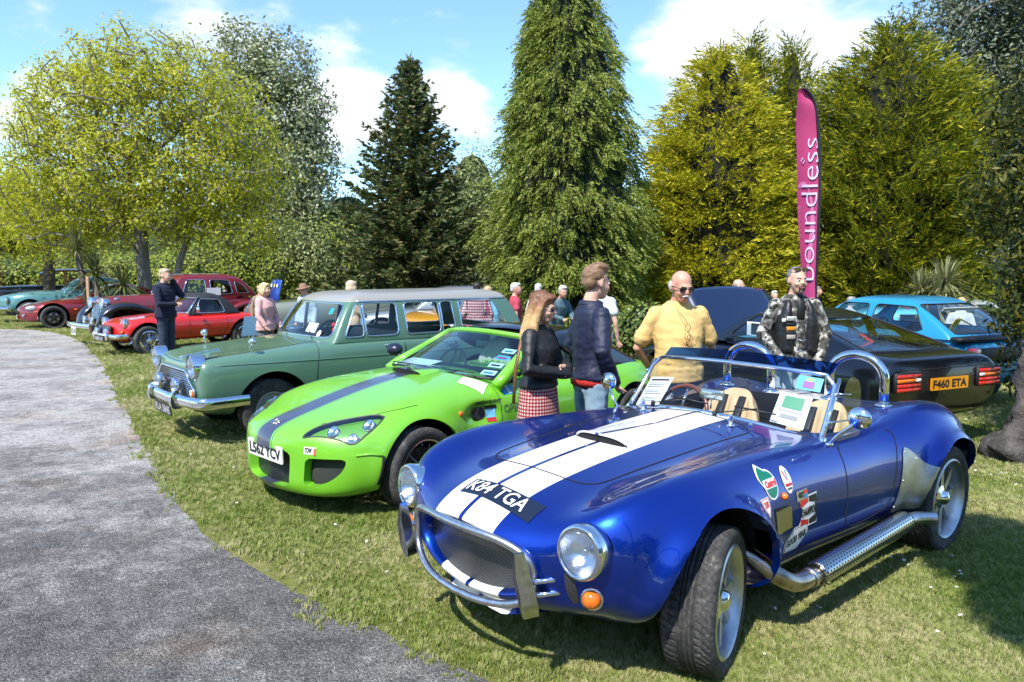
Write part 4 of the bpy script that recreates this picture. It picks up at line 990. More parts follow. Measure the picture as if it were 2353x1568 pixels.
# ------------------------------------------------------------------ generic hull, cabin and window helpers
def hull_net(stations, sq=0.0):
 """stations (x, half width, z bottom, z crown of wing, z centre line[, opts]) from nose to tail"""
 net = []
 for s in stations:
  x, w, zb, zf, zc = s[:5]; o = s[5] if len(s) > 5 else {}
  dx = o.get('bow', 0.0)                       # how far the corners lie behind the centre
  yc = o.get('yc', 0.80); zm = o.get('zm', zb + (zf - zb) * 0.52); sh = o.get('sh', 0.975); lo = o.get('lo', .96)
  P = [(0, zb), (.48 * w, zb), (.85 * w, zb + .008), (lo * w, zb + (zm - zb) * .42), (w, zm), (sh * w, zf - (zf - zm) * .30), (yc * w, zf), (.60 * w, zc + (zf - zc) * .30), (.30 * w, zc), (0, zc)]
  net.append([(x - dx * (y / max(w, 1e-6)) ** 2, y, z) for y, z in P])
 return net
def cap_net(net, x, zc, k=(0.02, 0.55)):
 """close the nose (or tail): two shrunken copies of the first ring"""
 first = np.array(net[0], float); out = []
 for f in k:
  r = first.copy(); r[:, 1] *= f; r[:, 2] = zc + (r[:, 2] - zc) * f; r[:, 0] = x + (first[:, 0] - first[:, 0].max()) * f * f
  out.append(r.tolist())
 return out
def cabin_net(levels):
 """levels (z, x front, x rear, half width front, half width mid, half width rear, bow front, bow rear) from belt to roof; last one closes on the ridge"""
 net = []
 for (z, xf, xr, hf, hm, hr, bf, br) in levels:
  L = xf - xr
  net.append([(xf + bf, 0, z), (xf + bf * .85, .45 * hf, z), (xf + .3 * bf, .85 * hf, z), (xf - .012, .985 * hf, z), (xf - .06, hf, z),
     (xf - .30 * L, hf + (hm - hf) * .7, z), (xf - .5 * L, hm, z), (xr + .30 * L, hr + (hm - hr) * .7, z),
     (xr + .06, hr, z), (xr + .012, .985 * hr, z), (xr - .3 * br, .85 * hr, z), (xr - br * .85, .45 * hr, z), (xr - br, 0, z)])
 a = np.array(net[-1], float); mid = a[:, 0].mean(); a[:, 1] *= 0.45; a[:, 2] += levels[-1][0] * 0 + 0.012; a[:, 0] = mid + (a[:, 0] - mid) * .75; net.append(a.tolist())
 b = a.copy(); b[:, 1] = 0; b[:, 2] += 0.004; b[:, 0] = mid + (b[:, 0] - mid) * .8; net.append(b.tolist())
 return net
def glaze(sh, wins, car, gl, trim=None, tr=0.006, inset=0.006):
 """cut windows out of a shell: wins = (part name, plane 'xz'/'yz', outline, test); returns what is left"""
 c = sh.V.mean(0)
 for (nm, plane, poly, test) in wins:
  ax = [0, 2] if plane == 'xz' else [1, 2]
  def fn(V, poly=poly, ax=ax, test=test):
   d = sd_poly(V[:, ax], poly); t = np.array([test(p) for p in V]); return np.where(t, d, 1.0)
  keep, cutp = sh.split(fn)
  if not cutp.F: continue
  sh = keep
  n = cutp.normals(); out = np.einsum('ij,ij->i', n, cutp.V - c).mean(); s_ = -1 if out > 0 else 1
  w = obj(nm, cutp.V + n * s_ * inset, cutp.F, gl, car)
  if trim:
   E = cutp.boundary()
   if E:
    nxt = {}
    for a, b in E: nxt.setdefault(a, []).append(b); nxt.setdefault(b, []).append(a)
    st = E[0][0]; path = [st]; prev = None; cur = st
    while True:
     cand = [q for q in nxt[cur] if q != prev]
     if not cand: break
     prev, cur = cur, cand[0]
     if cur == st or len(path) > 5000: break
     path.append(cur)
    P = cutp.V[path]
    # resample
    d = np.r_[0, np.cumsum(np.linalg.norm(np.diff(np.vstack([P, P[:1]]), axis=0), axis=1))]; k = max(16, int(d[-1] / 0.03))
    t = np.linspace(0, d[-1], k, endpoint=False); PP = np.vstack([P, P[:1]])
    Q = np.stack([np.interp(t, d, PP[:, i]) for i in range(3)], 1)
    obj('window_trim', *tube(Q, tr, 6, closed=True), trim, w)
 return sh
def lamp(parent, name, c, r, rot=(0, 0, 0), hood=0.0, bez=CHROME, lensm=None, depth=.05):
 """round lamp facing local +x"""
 e = empty(name, parent, c, rot)
 obj('bezel', *lathe([(r * .9, -depth), (r * 1.12, -depth * .6), (r * 1.16, 0), (r * 1.08, .012), (r, .010)], 28, 'x'), bez, e)
 obj('reflector', *lathe([(r, .004), (r * .8, -.02), (r * .4, -.035), (.0005, -.04)], 24, 'x'), REFLECTOR, e)
 obj('lens', *lathe([(r, .008), (r * .8, .02), (r * .4, .028), (.0005, .030)], 24, 'x'), lensm or fluted_lens(), e)
 if hood:
  V, F = lathe([(r * 1.18, -depth), (r * 1.20, hood * .6), (r * 1.17, hood)], 28, 'x', R(-10), R(190))
  obj('hood', V, F, bez, e)
 return e
def arches(sh, car, P, list_, ymin=.3, lipw=.03, liner=True):
 """cut wheel openings, add flanges and dark liners; list_ = (x, z, r, y)"""
 for (x, z, r, y) in list_:
  sh = sh.cut(arch_fn(x, z, r, ymin))
 body = sh.obj('body', P, car)
 for (x, z, r, y) in list_:
  for s_ in (1, -1):
   L = sh.lip(lambda p: p[1] * s_ > ymin and ((p[2] >= z - .01 and abs(math.hypot(p[0] - x, p[2] - z) - r) < .012) or (p[2] < z and abs(abs(p[0] - x) - r) < .01)), lambda p: (0, -lipw * s_, 0))
   if L.F: L.obj('arch_flange', P, body)
   if liner: wheel_well(car, x, y * s_, r + .02, .30, z)
 return body
def seats(car, xs, zs, col, w=.46, ys=(.34, -.34), h=.55):
 for x in xs:
  for y in ys:
   e = empty('seat', car, (x, y, zs)); 
   obj('backrest', *xf(seat_back(w, h, .12), (0, R(-14), 0), (0, 0, 0)), col, e); obj('cushion', *box((.26, 0, -.02), (.5, w, .14), .05), col, e)
def hand_wheel(car, c, r=.19, tilt=-25, m=None):
 e = empty('steering_wheel', car, c, (0, R(tilt), 0))
 obj('rim', *tube([(0, r * math.cos(t), r * math.sin(t)) for t in np.linspace(0, 2 * math.pi, 24, endpoint=False)], .012, 6, closed=True), m or BLACK, e)
 obj('spokes', *cat(*[tube([(.02, 0, 0), (0, r * math.cos(t), r * math.sin(t))], .009, 5) for t in (R(90), R(210), R(330))]), m or BLACK, e)
# ------------------------------------------------------------------ the blue roadster
def blue_paint():
 m, nt, N, L, b = nodes_of('blue_stripe_paint')
 setp(b, coat=1.0, coatr=0.02); b.inputs['Coat IOR'].default_value = 1.5
 tc = N.new('ShaderNodeTexCoord'); sp = N.new('ShaderNodeSeparateXYZ'); L.new(tc.outputs['Object'], sp.inputs[0])
 ab = N.new('ShaderNodeMath'); ab.operation = 'ABSOLUTE'; L.new(sp.outputs[1], ab.inputs[0])
 g1 = N.new('ShaderNodeMath'); g1.operation = 'GREATER_THAN'; L.new(ab.outputs[0], g1.inputs[0]); g1.inputs[1].default_value = 0.013
 g2 = N.new('ShaderNodeMath'); g2.operation = 'LESS_THAN'; L.new(ab.outputs[0], g2.inputs[0]); g2.inputs[1].default_value = 0.205
 k = N.new('ShaderNodeMath'); k.operation = 'MULTIPLY'; L.new(g1.outputs[0], k.inputs[0]); L.new(g2.outputs[0], k.inputs[1])
 n = add_noise(N, L, 2.5, 6, 0.6)
 blue = ramp(N, L, n.outputs[0], [(0.3, (0.0008, 0.033, 0.33)), (0.8, (0.0012, 0.040, 0.36))])
 mx = N.new('ShaderNodeMix'); mx.data_type = 'RGBA'; L.new(k.outputs[0], mx.inputs[0]); L.new(blue.outputs[0], mx.inputs[6]); mx.inputs[7].default_value = (0.80, 0.80, 0.785, 1)
 L.new(mx.outputs[2], b.inputs['Base Color'])
 def sw(a, c, sock):
  r = N.new('ShaderNodeMapRange'); r.inputs[3].default_value = a; r.inputs[4].default_value = c; L.new(k.outputs[0], r.inputs[0]); L.new(r.outputs[0], b.inputs[sock])
 sw(0.85, 0.0, 'Metallic'); sw(0.34, 0.4, 'Roughness')
 d = N.new('ShaderNodeMapRange'); d.inputs[1].default_value = 0.35; d.inputs[2].default_value = 0.8; d.inputs[3].default_value = 0.005; d.inputs[4].default_value = 0.035
 L.new(n.outputs[0], d.inputs[0]); L.new(d.outputs[0], b.inputs['Coat Roughness'])
 MATS['blue_stripe_paint'] = m; return m
def perforated():
 m, nt, N, L, b = nodes_of('perforated_steel'); setp(b, rough=0.22, metal=1.0)
 tc = N.new('ShaderNodeTexCoord'); sp = N.new('ShaderNodeSeparateXYZ'); L.new(tc.outputs['Object'], sp.inputs[0])
 # angle round the pipe and place along it
 at2 = N.new('ShaderNodeMath'); at2.operation = 'ARCTAN2'; L.new(sp.outputs[1], at2.inputs[0]); L.new(sp.outputs[2], at2.inputs[1])
 def mth(op, a, c):
  q = N.new('ShaderNodeMath'); q.operation = op
  for i, v in enumerate((a, c)):
   if isinstance(v, (int, float)): q.inputs[i].default_value = v
   elif v is not None: L.new(v, q.inputs[i])
  return q.outputs[0]
 u = mth('MULTIPLY', at2.outputs[0], 24 / (2 * math.pi)); v = mth('MULTIPLY', sp.outputs[0], 1 / 0.028)
 row = mth('FLOOR', u, None); v = mth('ADD', v, mth('MULTIPLY', mth('MODULO', row, 2.0), 0.5))
 fu = mth('SUBTRACT', mth('FRACT', u, None), 0.5); fv = mth('SUBTRACT', mth('FRACT', v, None), 0.5)
 dd = mth('ADD', mth('MULTIPLY', fu, fu), mth('MULTIPLY', fv, fv)); hole = mth('LESS_THAN', dd, 0.07)
 mx = N.new('ShaderNodeMix'); mx.data_type = 'RGBA'; L.new(hole, mx.inputs[0]); mx.inputs[6].default_value = (0.55, 0.55, 0.55, 1); mx.inputs[7].default_value = (0.004, 0.004, 0.004, 1)
 L.new(mx.outputs[2], b.inputs['Base Color'])
 r = N.new('ShaderNodeMapRange'); r.inputs[3].default_value = 1; r.inputs[4].default_value = 0; L.new(hole, r.inputs[0]); L.new(r.outputs[0], b.inputs['Metallic'])
 r2 = N.new('ShaderNodeMapRange'); r2.inputs[3].default_value = 0.22; r2.inputs[4].default_value = 0.9; L.new(hole, r2.inputs[0]); L.new(r2.outputs[0], b.inputs['Roughness'])
 return m
def mesh_grille_mat(name, sc, lo=(0.004, 0.004, 0.004), hi=(0.17, 0.17, 0.165), axes=(1, 2), metal=0.8):
 """woven wire: fine diamond lattice"""
 if name in MATS: return MATS[name]
 m, nt, N, L, b = nodes_of(name); setp(b, rough=0.4)
 tc = N.new('ShaderNodeTexCoord'); sp = N.new('ShaderNodeSeparateXYZ'); L.new(tc.outputs['Object'], sp.inputs[0])
 def mth(op, a, c=None):
  q = N.new('ShaderNodeMath'); q.operation = op
  for i, v in enumerate((a, c)):
   if isinstance(v, (int, float)): q.inputs[i].default_value = v
   elif v is not None: L.new(v, q.inputs[i])
  return q.outputs[0]
 a = mth('MULTIPLY', sp.outputs[axes[0]], sc); c = mth('MULTIPLY', sp.outputs[axes[1]], sc * 1.5)
 s1 = mth('ABSOLUTE', mth('SINE', mth('ADD', a, c))); s2 = mth('ABSOLUTE', mth('SINE', mth('SUBTRACT', a, c)))
 mn = mth('MINIMUM', s1, s2); w = mth('LESS_THAN', mn, 0.36)
 mx = N.new('ShaderNodeMix'); mx.data_type = 'RGBA'; L.new(w, mx.inputs[0]); mx.inputs[6].default_value = c4(lo); mx.inputs[7].default_value = c4(hi)
 L.new(mx.outputs[2], b.inputs['Base Color'])
 r = N.new('ShaderNodeMapRange'); r.inputs[3].default_value = 0; r.inputs[4].default_value = metal; L.new(w, r.inputs[0]); L.new(r.outputs[0], b.inputs['Metallic'])
 bumpn(N, L, b, mn, 0.6, 0.004)
 MATS[name] = m; return m

def ring(a, b, cz, x, n=9):
 """half ellipse from bottom centre to top centre"""
 out = []
 for i in range(n + 1):
  t = -math.pi / 2 + math.pi * i / n
  y = a * abs(math.cos(t)) ** 0.85 if i not in (0, n) else 0
  out.append((x - 0.10 * (y / max(a, 1e-6)) ** 2 * a + 0.06 * math.sin(t) * b / .15 * .3, y, cz + b * math.sin(t)))
 return out
def build_cobra():
 P = blue_paint()
 car = thing('sports_car', 'blue open roadster with two white bonnet stripes, chrome roll hoops and side exhaust, nearest car', 'car', (0.341, 3.689, 0), R(220.58))
 def st(x, pts): return [(x, y, z) for y, z in pts]
 net = [
  ring(0.372, 0.128, 0.482, 0.665), ring(0.392, 0.140, 0.482, 0.728), ring(0.418, 0.158, 0.482, 0.738),
  [(0.680, 0, .290), (.675, .20, .292), (.640, .42, .345), (.600, .56, .40), (.580, .625, .48), (.585, .62, .56), (.615, .55, .63), (.655, .38, .645), (.690, .17, .675), (.700, 0, .680)],
  [(0.600, 0, .245), (.60, .25, .27), (.570, .52, .325), (.525, .68, .38), (.515, .735, .47), (.525, .74, .61), (.545, .635, .795), (.575, .43, .668), (.600, .19, .725), (.61, 0, .730)],
  [(0.420, 0, .225), (.42, .32, .235), (.420, .64, .295), (.400, .78, .365), (.390, .815, .49), (.385, .81, .68), (.380, .665, .868), (.410, .46, .708), (.430, .21, .77), (.44, 0, .775)],
  st(0.20, [(0, .215), (.35, .215), (.70, .225), (.825, .35), (.85, .50), (.835, .70), (.685, .902), (.475, .738), (.22, .805), (0, .81)]),
  st(0.00, [(0, .215), (.35, .215), (.72, .225), (.845, .35), (.868, .50), (.848, .705), (.69, .910), (.49, .760), (.23, .828), (0, .833)]),
  st(-0.22, [(0, .215), (.35, .215), (.72, .225), (.832, .35), (.855, .50), (.838, .705), (.685, .900), (.50, .786), (.24, .848), (0, .852)]),
  st(-0.50, [(0, .21), (.35, .21), (.70, .22), (.805, .34), (.825, .49), (.815, .70), (.685, .885), (.51, .818), (.25, .868), (0, .873)]),
  st(-0.80, [(0, .21), (.35, .21), (.69, .22), (.785, .33), (.805, .48), (.80, .68), (.69, .855), (.52, .835), (.26, .884), (0, .892)]),
  st(-1.05, [(0, .21), (.35, .21), (.70, .22), (.79, .33), (.808, .48), (.795, .67), (.70, .832), (.54, .842), (.27, .89), (0, .90)]),
  st(-1.35, [(0, .20), (.35, .20), (.71, .215), (.80, .33), (.815, .48), (.80, .66), (.71, .805), (.56, .832), (.28, .85), (0, .85)]),
  st(-1.65, [(0, .20), (.35, .20), (.72, .215), (.80, .33), (.82, .48), (.80, .66), (.73, .81), (.57, .83), (.28, .85), (0, .85)]),
  st(-1.90, [(0, .21), (.35, .21), (.72, .225), (.83, .35), (.865, .50), (.845, .70), (.75, .855), (.57, .845), (.28, .865), (0, .87)]),
  st(-2.10, [(0, .215), (.35, .215), (.72, .23), (.86, .36), (.915, .52), (.895, .72), (.755, .925), (.55, .855), (.28, .87), (0, .875)]),
  st(-2.32, [(0, .22), (.35, .22), (.72, .24), (.875, .37), (.935, .53), (.91, .735), (.76, .945), (.52, .85), (.28, .855), (0, .86)]),
  st(-2.56, [(0, .25), (.35, .25), (.70, .27), (.86, .40), (.915, .54), (.885, .72), (.74, .90), (.50, .82), (.26, .815), (0, .815)]),
  st(-2.80, [(0, .31), (.35, .31), (.66, .32), (.79, .43), (.83, .55), (.79, .69), (.66, .80), (.46, .765), (.24, .75), (0, .745)]),
  st(-2.98, [(0, .37), (.32, .37), (.58, .39), (.68, .46), (.70, .55), (.66, .64), (.56, .70), (.40, .70), (.20, .69), (0, .685)]),
  st(-3.06, [(0, .44), (.26, .44), (.42, .46), (.47, .50), (.48, .55), (.45, .59), (.38, .62), (.26, .62), (.14, .615), (0, .61)]),
  st(-3.07, [(0, .50), (.10, .50), (.18, .51), (.2, .52), (.2, .54), (.19, .55), (.16, .56), (.1, .57), (.05, .57), (0, .57)]),
 ]
 sh = Shell.loft(net, 150, 64)
 V = sh.V
 # flares: the skin swells outwards round each wheel opening
 FA = (0.02, 0.335, 0.395); RA = (-2.30, 0.325, 0.375)
 for (ax, azz, ar), amp in ((FA, 0.058), (RA, 0.050)):
  d = np.hypot(V[:, 0] - ax, V[:, 2] - azz); w = np.exp(-((d - ar) / 0.050) ** 2) * amp
  ok = (np.abs(V[:, 1]) > 0.55) & (V[:, 2] > 0.22)
  V[:, 1] += np.sign(V[:, 1]) * w * ok * np.clip((0.86 - V[:, 2]) / 0.2, 0, 1)
 full_bv = sh.bvh()
 sh = sh.cut(arch_fn(*FA)).cut(arch_fn(*RA)).cut(lambda V: np.where(V[:, 0] > .40, np.hypot(np.abs(V[:, 1]) - .60, V[:, 2] - .625) - .092, 1.0))
 # cockpit
 def cockpit(V):
  x = (V[:, 0] + 1.52) / 0.505; y = V[:, 1] / 0.63
  f = (np.abs(x) ** 3.2 + np.abs(y) ** 3.2) ** (1 / 3.2) - 1
  return np.where(V[:, 2] > 0.6, f, 1.0)
 sh = sh.cut(cockpit)
 bv = sh.bvh()
 lip2 = sh.lip(lambda p: p[2] > 0.6 and abs(cockpit(np.array([p]))[0]) < 0.05, lambda p: (0, 0, -0.05))
 body = sh.obj('body', P, car)
 for (ax, az_, ar) in (FA, RA):
  for s_ in (1, -1):
   l_ = sh.lip(lambda p: p[1] * s_ > .3 and ((p[2] >= az_ - .01 and abs(math.hypot(p[0] - ax, p[2] - az_) - ar) < .012) or (p[2] < az_ and abs(abs(p[0] - ax) - ar) < .01)), lambda p: (0, -.035 * s_, 0))
   if l_.F: l_.obj('arch_flange', P, body)
 if len(lip2.F): lip2.obj('cockpit_rim', BLACK, body)
 for y in (0.86, -0.86):
  wheel_well(car, FA[0], y * 0.87, 0.43, 0.36, FA[1]); wheel_well(car, RA[0], y * 0.92, 0.41, 0.36, RA[1])
 # bright stone guard ahead of the rear wheel
 gpoly = round_poly([(-1.785, 0.70), (-1.735, 0.52), (-1.68, 0.335), (-1.93, 0.33), (-2.05, 0.40), (-2.05, 0.56), (-1.965, 0.585), (-1.88, 0.655), (-1.82, 0.70)], 0.015, 3)
 side = sh.select(lambda p: p[1] > 0.5 and -2.2 < p[0] < -1.4 and p[2] < 0.76)[0]
 gd = side.split(lambda V: sd_poly(V[:, [0, 2]], gpoly))[1]
 if len(gd.F):
  g = gd.offset(0.004)
  if (g.V[:, 1] - gd.V[:, 1]).mean() < 0: g = gd.offset(-0.004)
  go = g.obj('stone_guard', mat('worn_aluminium', (0.58, 0.60, 0.61), 0.38, 0.9, var=0.18, vscale=9), car)
  go['label'] = 'dull aluminium stone guard ahead of the rear wheel'
  for (x, z) in ((-1.80, .675), (-1.755, .52), (-1.705, .37), (-1.945, .565), (-1.88, .63)):
   q = on_panel(g.bvh(), [(x, 1.2, z)], (0, -1, 0), 0.001)
   if len(q): obj('rivet', *ell(q[0], (.006, .004, .006), 8, 5), STEEL, go)
 # mouth: wire grille, bumper ring, overriders
 gm = mesh_grille_mat('grille_wire', 190)
 o = [(0.0, .376 * math.cos(t) * abs(math.cos(t)) ** -0.12 if abs(math.cos(t)) > .02 else 0, .482 + .132 * math.sin(t)) for t in np.linspace(0, 2 * math.pi, 40, endpoint=False)]
 Vg = np.array(o); Vg[:, 0] = 0.695 - 0.045 * (Vg[:, 1] / .33) ** 2 + .08 * (Vg[:, 2] - .482)
 obj('grille', np.vstack([Vg, [[0.697, 0, .482]]]), [(i, (i + 1) % 40, 40) for i in range(40)], gm, car)
 pts = []
 for t in np.linspace(0, 2 * math.pi, 49)[:-1]:
  c, s_ = math.cos(t), math.sin(t)
  y = 0.415 * np.sign(c) * abs(c) ** 0.66; z = 0.478 + 0.152 * np.sign(s_) * abs(s_) ** 0.66
  pts.append((0.785 - 0.085 * (y / .4) ** 2 + 0.006 * s_, y, z))
 obj('bumper_bar', *tube(pts, 0.0165, 12, closed=True), STEEL, car)
 for s_ in (1, -1):
  pr = round_poly([(-.016, .37), (-.006, .335), (.010, .335), (.026, .39), (.020, .50), (.005, .60), (.000, .618), (-.005, .60), (-.014, .50)], .012, 4)
  bmV, bmF = prism([tuple(q) for q in pr], -.030, .036, 'x')
  bmV = np.array(bmV); bmV[:, 1] *= s_
  bmV = bmV[:, [0, 1, 2]]
  k = np.where(bmV[:, 0] > 0, np.clip((.64 - bmV[:, 2]) / .12, .25, 1), 1); bmV[:, 0] *= k
  bmV[:, 0] -= .06 * (.60 - bmV[:, 2]) / .25 - .035
  a = R(-14) * s_; c, q = math.cos(a), math.sin(a)
  X = bmV[:, 0] * c - bmV[:, 1] * q; Y = bmV[:, 0] * q + bmV[:, 1] * c
  bmV[:, 0] = X + 0.745; bmV[:, 1] = Y + s_ * 0.425
  obj('overrider', bmV, bmF, mat('worn_chrome', (0.60, 0.60, 0.60), 0.22, 1.0, var=0.2, vscale=25), car, sharp=30)
  for z in (0.425, 0.48):
   obj('bumper_strut', *tube([(0.57, s_ * .535, z + .015), (0.74, s_ * .425, z)], .0105, 10), CHROME, car)
   obj('grommet', *xf(lathe([(.022, 0), (.022, .008), (.012, .012)], 16, 'x'), (0, 0, R(-35 * s_ * -1)), (.605, s_ * .505, z + .01)), CHROME, car)
 # headlamps
 for s_ in (1, -1):
  c = (max(q[0] for q in on_panel(full_bv, [(1.2, s_ * (.60 + a), .625 + b) for a, b in ((0, 0), (-.06, 0), (0, .06), (.05, 0))], (-1, 0, 0))) + .004, s_ * 0.600, 0.625); e = empty('headlamp', car, c, (0, R(-4), s_ * R(6)))
  obj('bezel', *lathe([(0.085, -0.12), (0.106, -0.06), (0.110, -0.01), (0.106, 0.012), (0.093, 0.018), (0.090, 0.008)], 40, 'x'), CHROME, e)
  obj('reflector', *lathe([(0.090, 0.004), (0.075, -0.03), (0.045, -0.055), (0.012, -0.065), (0.0005, -0.065)], 32, 'x'), REFLECTOR, e)
  obj('bulb', *ell((-.045, 0, 0), (.02, .014, .014), 12, 8), CHROME, e)
  obj('lens', *lathe([(0.092, 0.010), (0.075, 0.026), (0.045, 0.036), (0.02, 0.040), (0.0005, 0.041)], 32, 'x'), fluted_lens(), e)
  # duct below the lamp and indicator
  d = np.array([(0.0, -0.022, 0.085), (0, 0.018, 0.085), (0, 0.03, -0.02), (0, 0.026, -0.085), (0, -0.004, -0.085), (0, -0.022, -0.02)])
  vf = drape(fan([(p[1] * s_, p[2]) for p in catmull(d * .75, 4, True)], 2), full_bv, (0.7, s_ * 0.55, 0.47), (0, 1, 0), (0, 0, 1), (-1, 0, 0), 0.002)
  obj('duct_mesh', *vf, gm, car)
  q = on_panel(full_bv, [(1.0, s_ * 0.622, 0.435)], (-1, 0, 0), 0)[0]
  e2 = empty('indicator', car, q, (0, 0, s_ * R(34)))
  obj('bezel', *lathe([(0.046, -0.02), (0.046, 0.008), (0.038, 0.014), (.036, .006)], 24, 'x'), CHROME, e2)
  obj('lens', *lathe([(0.037, 0.008), (0.034, 0.03), (0.018, 0.042), (0.0005, 0.044)], 24, 'x'), AMBER, e2)
 # lower chin spoiler with wire inset
 ch = round_poly([(-.36, .275), (-.32, .305), (.32, .305), (.36, .275), (.20, .245), (-.20, .245)], .02, 3)
 Vc, Fc = prism([tuple(q) for q in ch], .64, .715, 'x'); Vc = np.array(Vc); Vc[:, 0] -= 0.25 * (Vc[:, 1] / .4) ** 2
 obj('chin_spoiler', Vc, Fc, P, car, sharp=30)
 # bonnet scoop: a raised fairing with an open mouth
 nx, ny = 30, 24; Vs, Fs = [], []
 x0, x1, hw = -0.12, -0.62, 0.185
 for i in range(nx + 1):
  t = i / nx; x = x0 + (x1 - x0) * t
  for j in range(ny + 1):
   u = -1 + 2 * j / ny; y = hw * u * (1 - 0.15 * t)
   zb = on_panel(full_bv, [(x - 0.03 * (u * u) , y, 1.5)], (0, 0, -1))[0][2]
   h = 0.040 * (1 - t) ** 1.3 * (1 - abs(u) ** 4) ** 0.8
   Vs.append((x - 0.03 * u * u, y, zb + h + (0.001 if h > 0.002 else -0.004)))
 m_ = ny + 1
 Fs = [(i * m_ + j, (i + 1) * m_ + j, (i + 1) * m_ + j + 1, i * m_ + j + 1) for i in range(nx) for j in range(ny)]
 sc = obj('bonnet_scoop', Vs, [tuple(reversed(f)) for f in Fs], P, car)
 top = [Vs[j] for j in range(2, m_ - 2)]
 sl = [];
 for p in top: sl += [(p[0] - .006, p[1], p[2] - .003), (p[0] - .006, p[1], on_panel(full_bv, [(p[0], p[1], 1.5)], (0, 0, -1))[0][2] + .001)]
 obj('scoop_mouth', sl, [(2 * i, 2 * i + 1, 2 * i + 3, 2 * i + 2) for i in range(len(top) - 1)], DARK, sc)
 obj('scoop_edge', *tube([(p[0], p[1], p[2] + .001) for p in [Vs[j] for j in range(1, m_ - 1)]], .005, 8), P, sc)
 # shut lines
 hood = round_poly([(0.30, -0.36), (0.33, 0.0), (0.30, 0.36), (-0.30, .40), (-0.86, 0.42), (-0.93, 0.30), (-0.95, 0.0), (-0.93, -0.30), (-0.86, -0.42), (-0.3, -.40)], .12, 8)
 hd = []
 for i in range(len(hood)):
  a, b_ = hood[i], hood[(i + 1) % len(hood)]
  for t in np.linspace(0, 1, 4, endpoint=False): hd.append((*(a + (b_ - a) * t), 1.5))
 seam('bonnet_gap', full_bv, hd, (0, 0, -1), car, .0035, closed=True)
 for s_ in (1, -1):
  dr = round_poly([(-1.185, 0.785), (-1.16, 0.62), (-1.14, 0.41), (-1.22, 0.36), (-1.50, 0.37), (-1.64, .41), (-1.70, .60), (-1.775, 0.80)], .05, 6)
  dd = []
  for i in range(len(dr) - 1):
   for t in np.linspace(0, 1, 5, endpoint=False): p = dr[i] + (dr[i + 1] - dr[i]) * t; dd.append((p[0], 1.3 * s_, p[1]))
  seam('door_gap', full_bv, dd, (0, -s_, 0), car, .003)
 # bonnet catches
 for s_ in (1, -1):
  for xx in (-0.84,):
   q = on_panel(full_bv, [(xx, s_ * 0.30, 1.5)], (0, 0, -1))[0]
   obj('bonnet_catch', *cat(lathe([(.022, 0), (.024, .008), (.012, .014), (.009, .05), (.016, .056), (.0005, .066)], 16, 'z'), tube([(-.03, 0, .03), (.03, 0, .042)], .006, 8)), CHROME, car, loc=q)
 # nose plate painted on with its letters
 pl = mat('plate_navy', (0.008, 0.014, 0.035), 0.35)
 c0 = (0.47, 0.0, 1.2)
 slope = Vector((-0.86, 0.0, 0))
 obj('number_panel', *drape(grid2(0.47, 0.105, 24, 8), full_bv, (0.583, 0.085, 1.2), (0, 1, 0), (-1, 0, 0), (0, 0, -1), 0.0022), pl, car)
 tv, tf = text_vf('K84 TGA', 0.128, 0.0012, 1, sub=0.03)
 tv[:, 0] *= 0.38 / (tv[:, 0].max() - tv[:, 0].min()); tv[:, 1] *= 0.075 / (tv[:, 1].max() - tv[:, 1].min())
 obj('number_letters', *drape((tv, tf), full_bv, (0.583, 0.055, 1.2), (0, 1, 0), (-1, 0, 0), (0, 0, -1), 0.0045), WHITE, car, smooth=False)
 # windscreen
 def ws(u, v):      # u -1..1 across, v 0..1 up
  x = -1.125 + 0.125 * (1 - u * u); z0 = 0.805 + 0.085 * (1 - u * u); z1 = 1.125 + 0.035 * (1 - u * u)
  w = 0.655 - 0.035 * v
  return np.array((x - 0.245 * v, w * u, z0 + (z1 - z0) * v))
 us = np.linspace(-1, 1, 25)
 Vw = [ws(u, v) for v in np.linspace(0, 1, 7) for u in us]
 obj('windscreen_glass', Vw, [(j * 25 + i, j * 25 + i + 1, (j + 1) * 25 + i + 1, (j + 1) * 25 + i) for j in range(6) for i in range(24)], GLASSB, car)
 loop = [ws(u, 0) for u in us] + [ws(1, v) for v in (.15, .35, .6, .85)] + [ws(u, 1) for u in us[::-1][1:-1]] + [ws(-1, v) for v in (.85, .6, .35, .15)]
 fr = obj('windscreen_frame', *tube(loop, 0.013, 10, closed=True), CHROME, car)
 obj('windscreen_base', *tube([ws(u, 0) + np.array((0.004, 0, -.016)) for u in us], .017, 8), BLACK, fr)
 for s_ in (1, -1):
  obj('windscreen_post', *cat(box(ws(s_ * 1.0, 0.02) + np.array((-.01, s_ * .012, -.03)), (.05, .022, .10), .006), tube([ws(s_, .0) + (0, s_ * .014, 0), ws(s_, 1.0) + (0, s_ * .01, -.01)], .010, 8)), CHROME, fr)
  # clear wind wing
  wy = s_ * .70
  wp = round_poly([(-1.20, .80), (-1.50, .80), (-1.47, 1.10), (-1.36, 1.14), (-1.30, 1.10)], .05, 5)
  obj('wind_wing', *prism([tuple(p) for p in wp], wy - .002, wy + .002, 'y'), GLASSB, car, smooth=False)
  for z in (.90, 1.04): obj('wing_clamp', *cat(ell(ws(s_, (z - .805) / .32) + np.array((-.005, s_ * .02, 0)), (.018, .014, .014), 10, 6), tube([ws(s_, (z - .805) / .32) + np.array((0, s_ * .02, 0)), (-1.36, wy, z)], .005, 6)), CHROME, car)
  # blue sun visor above the top rail
  va, vb = (0.03, 0.93) if s_ > 0 else (-0.93, -0.03)
  Vv = []
  for u in np.linspace(va, vb, 9):
   p = ws(u, 1.0); Vv += [p + np.array((-.02, 0, .0)), p + np.array((-0.10, 0, 0.060))]
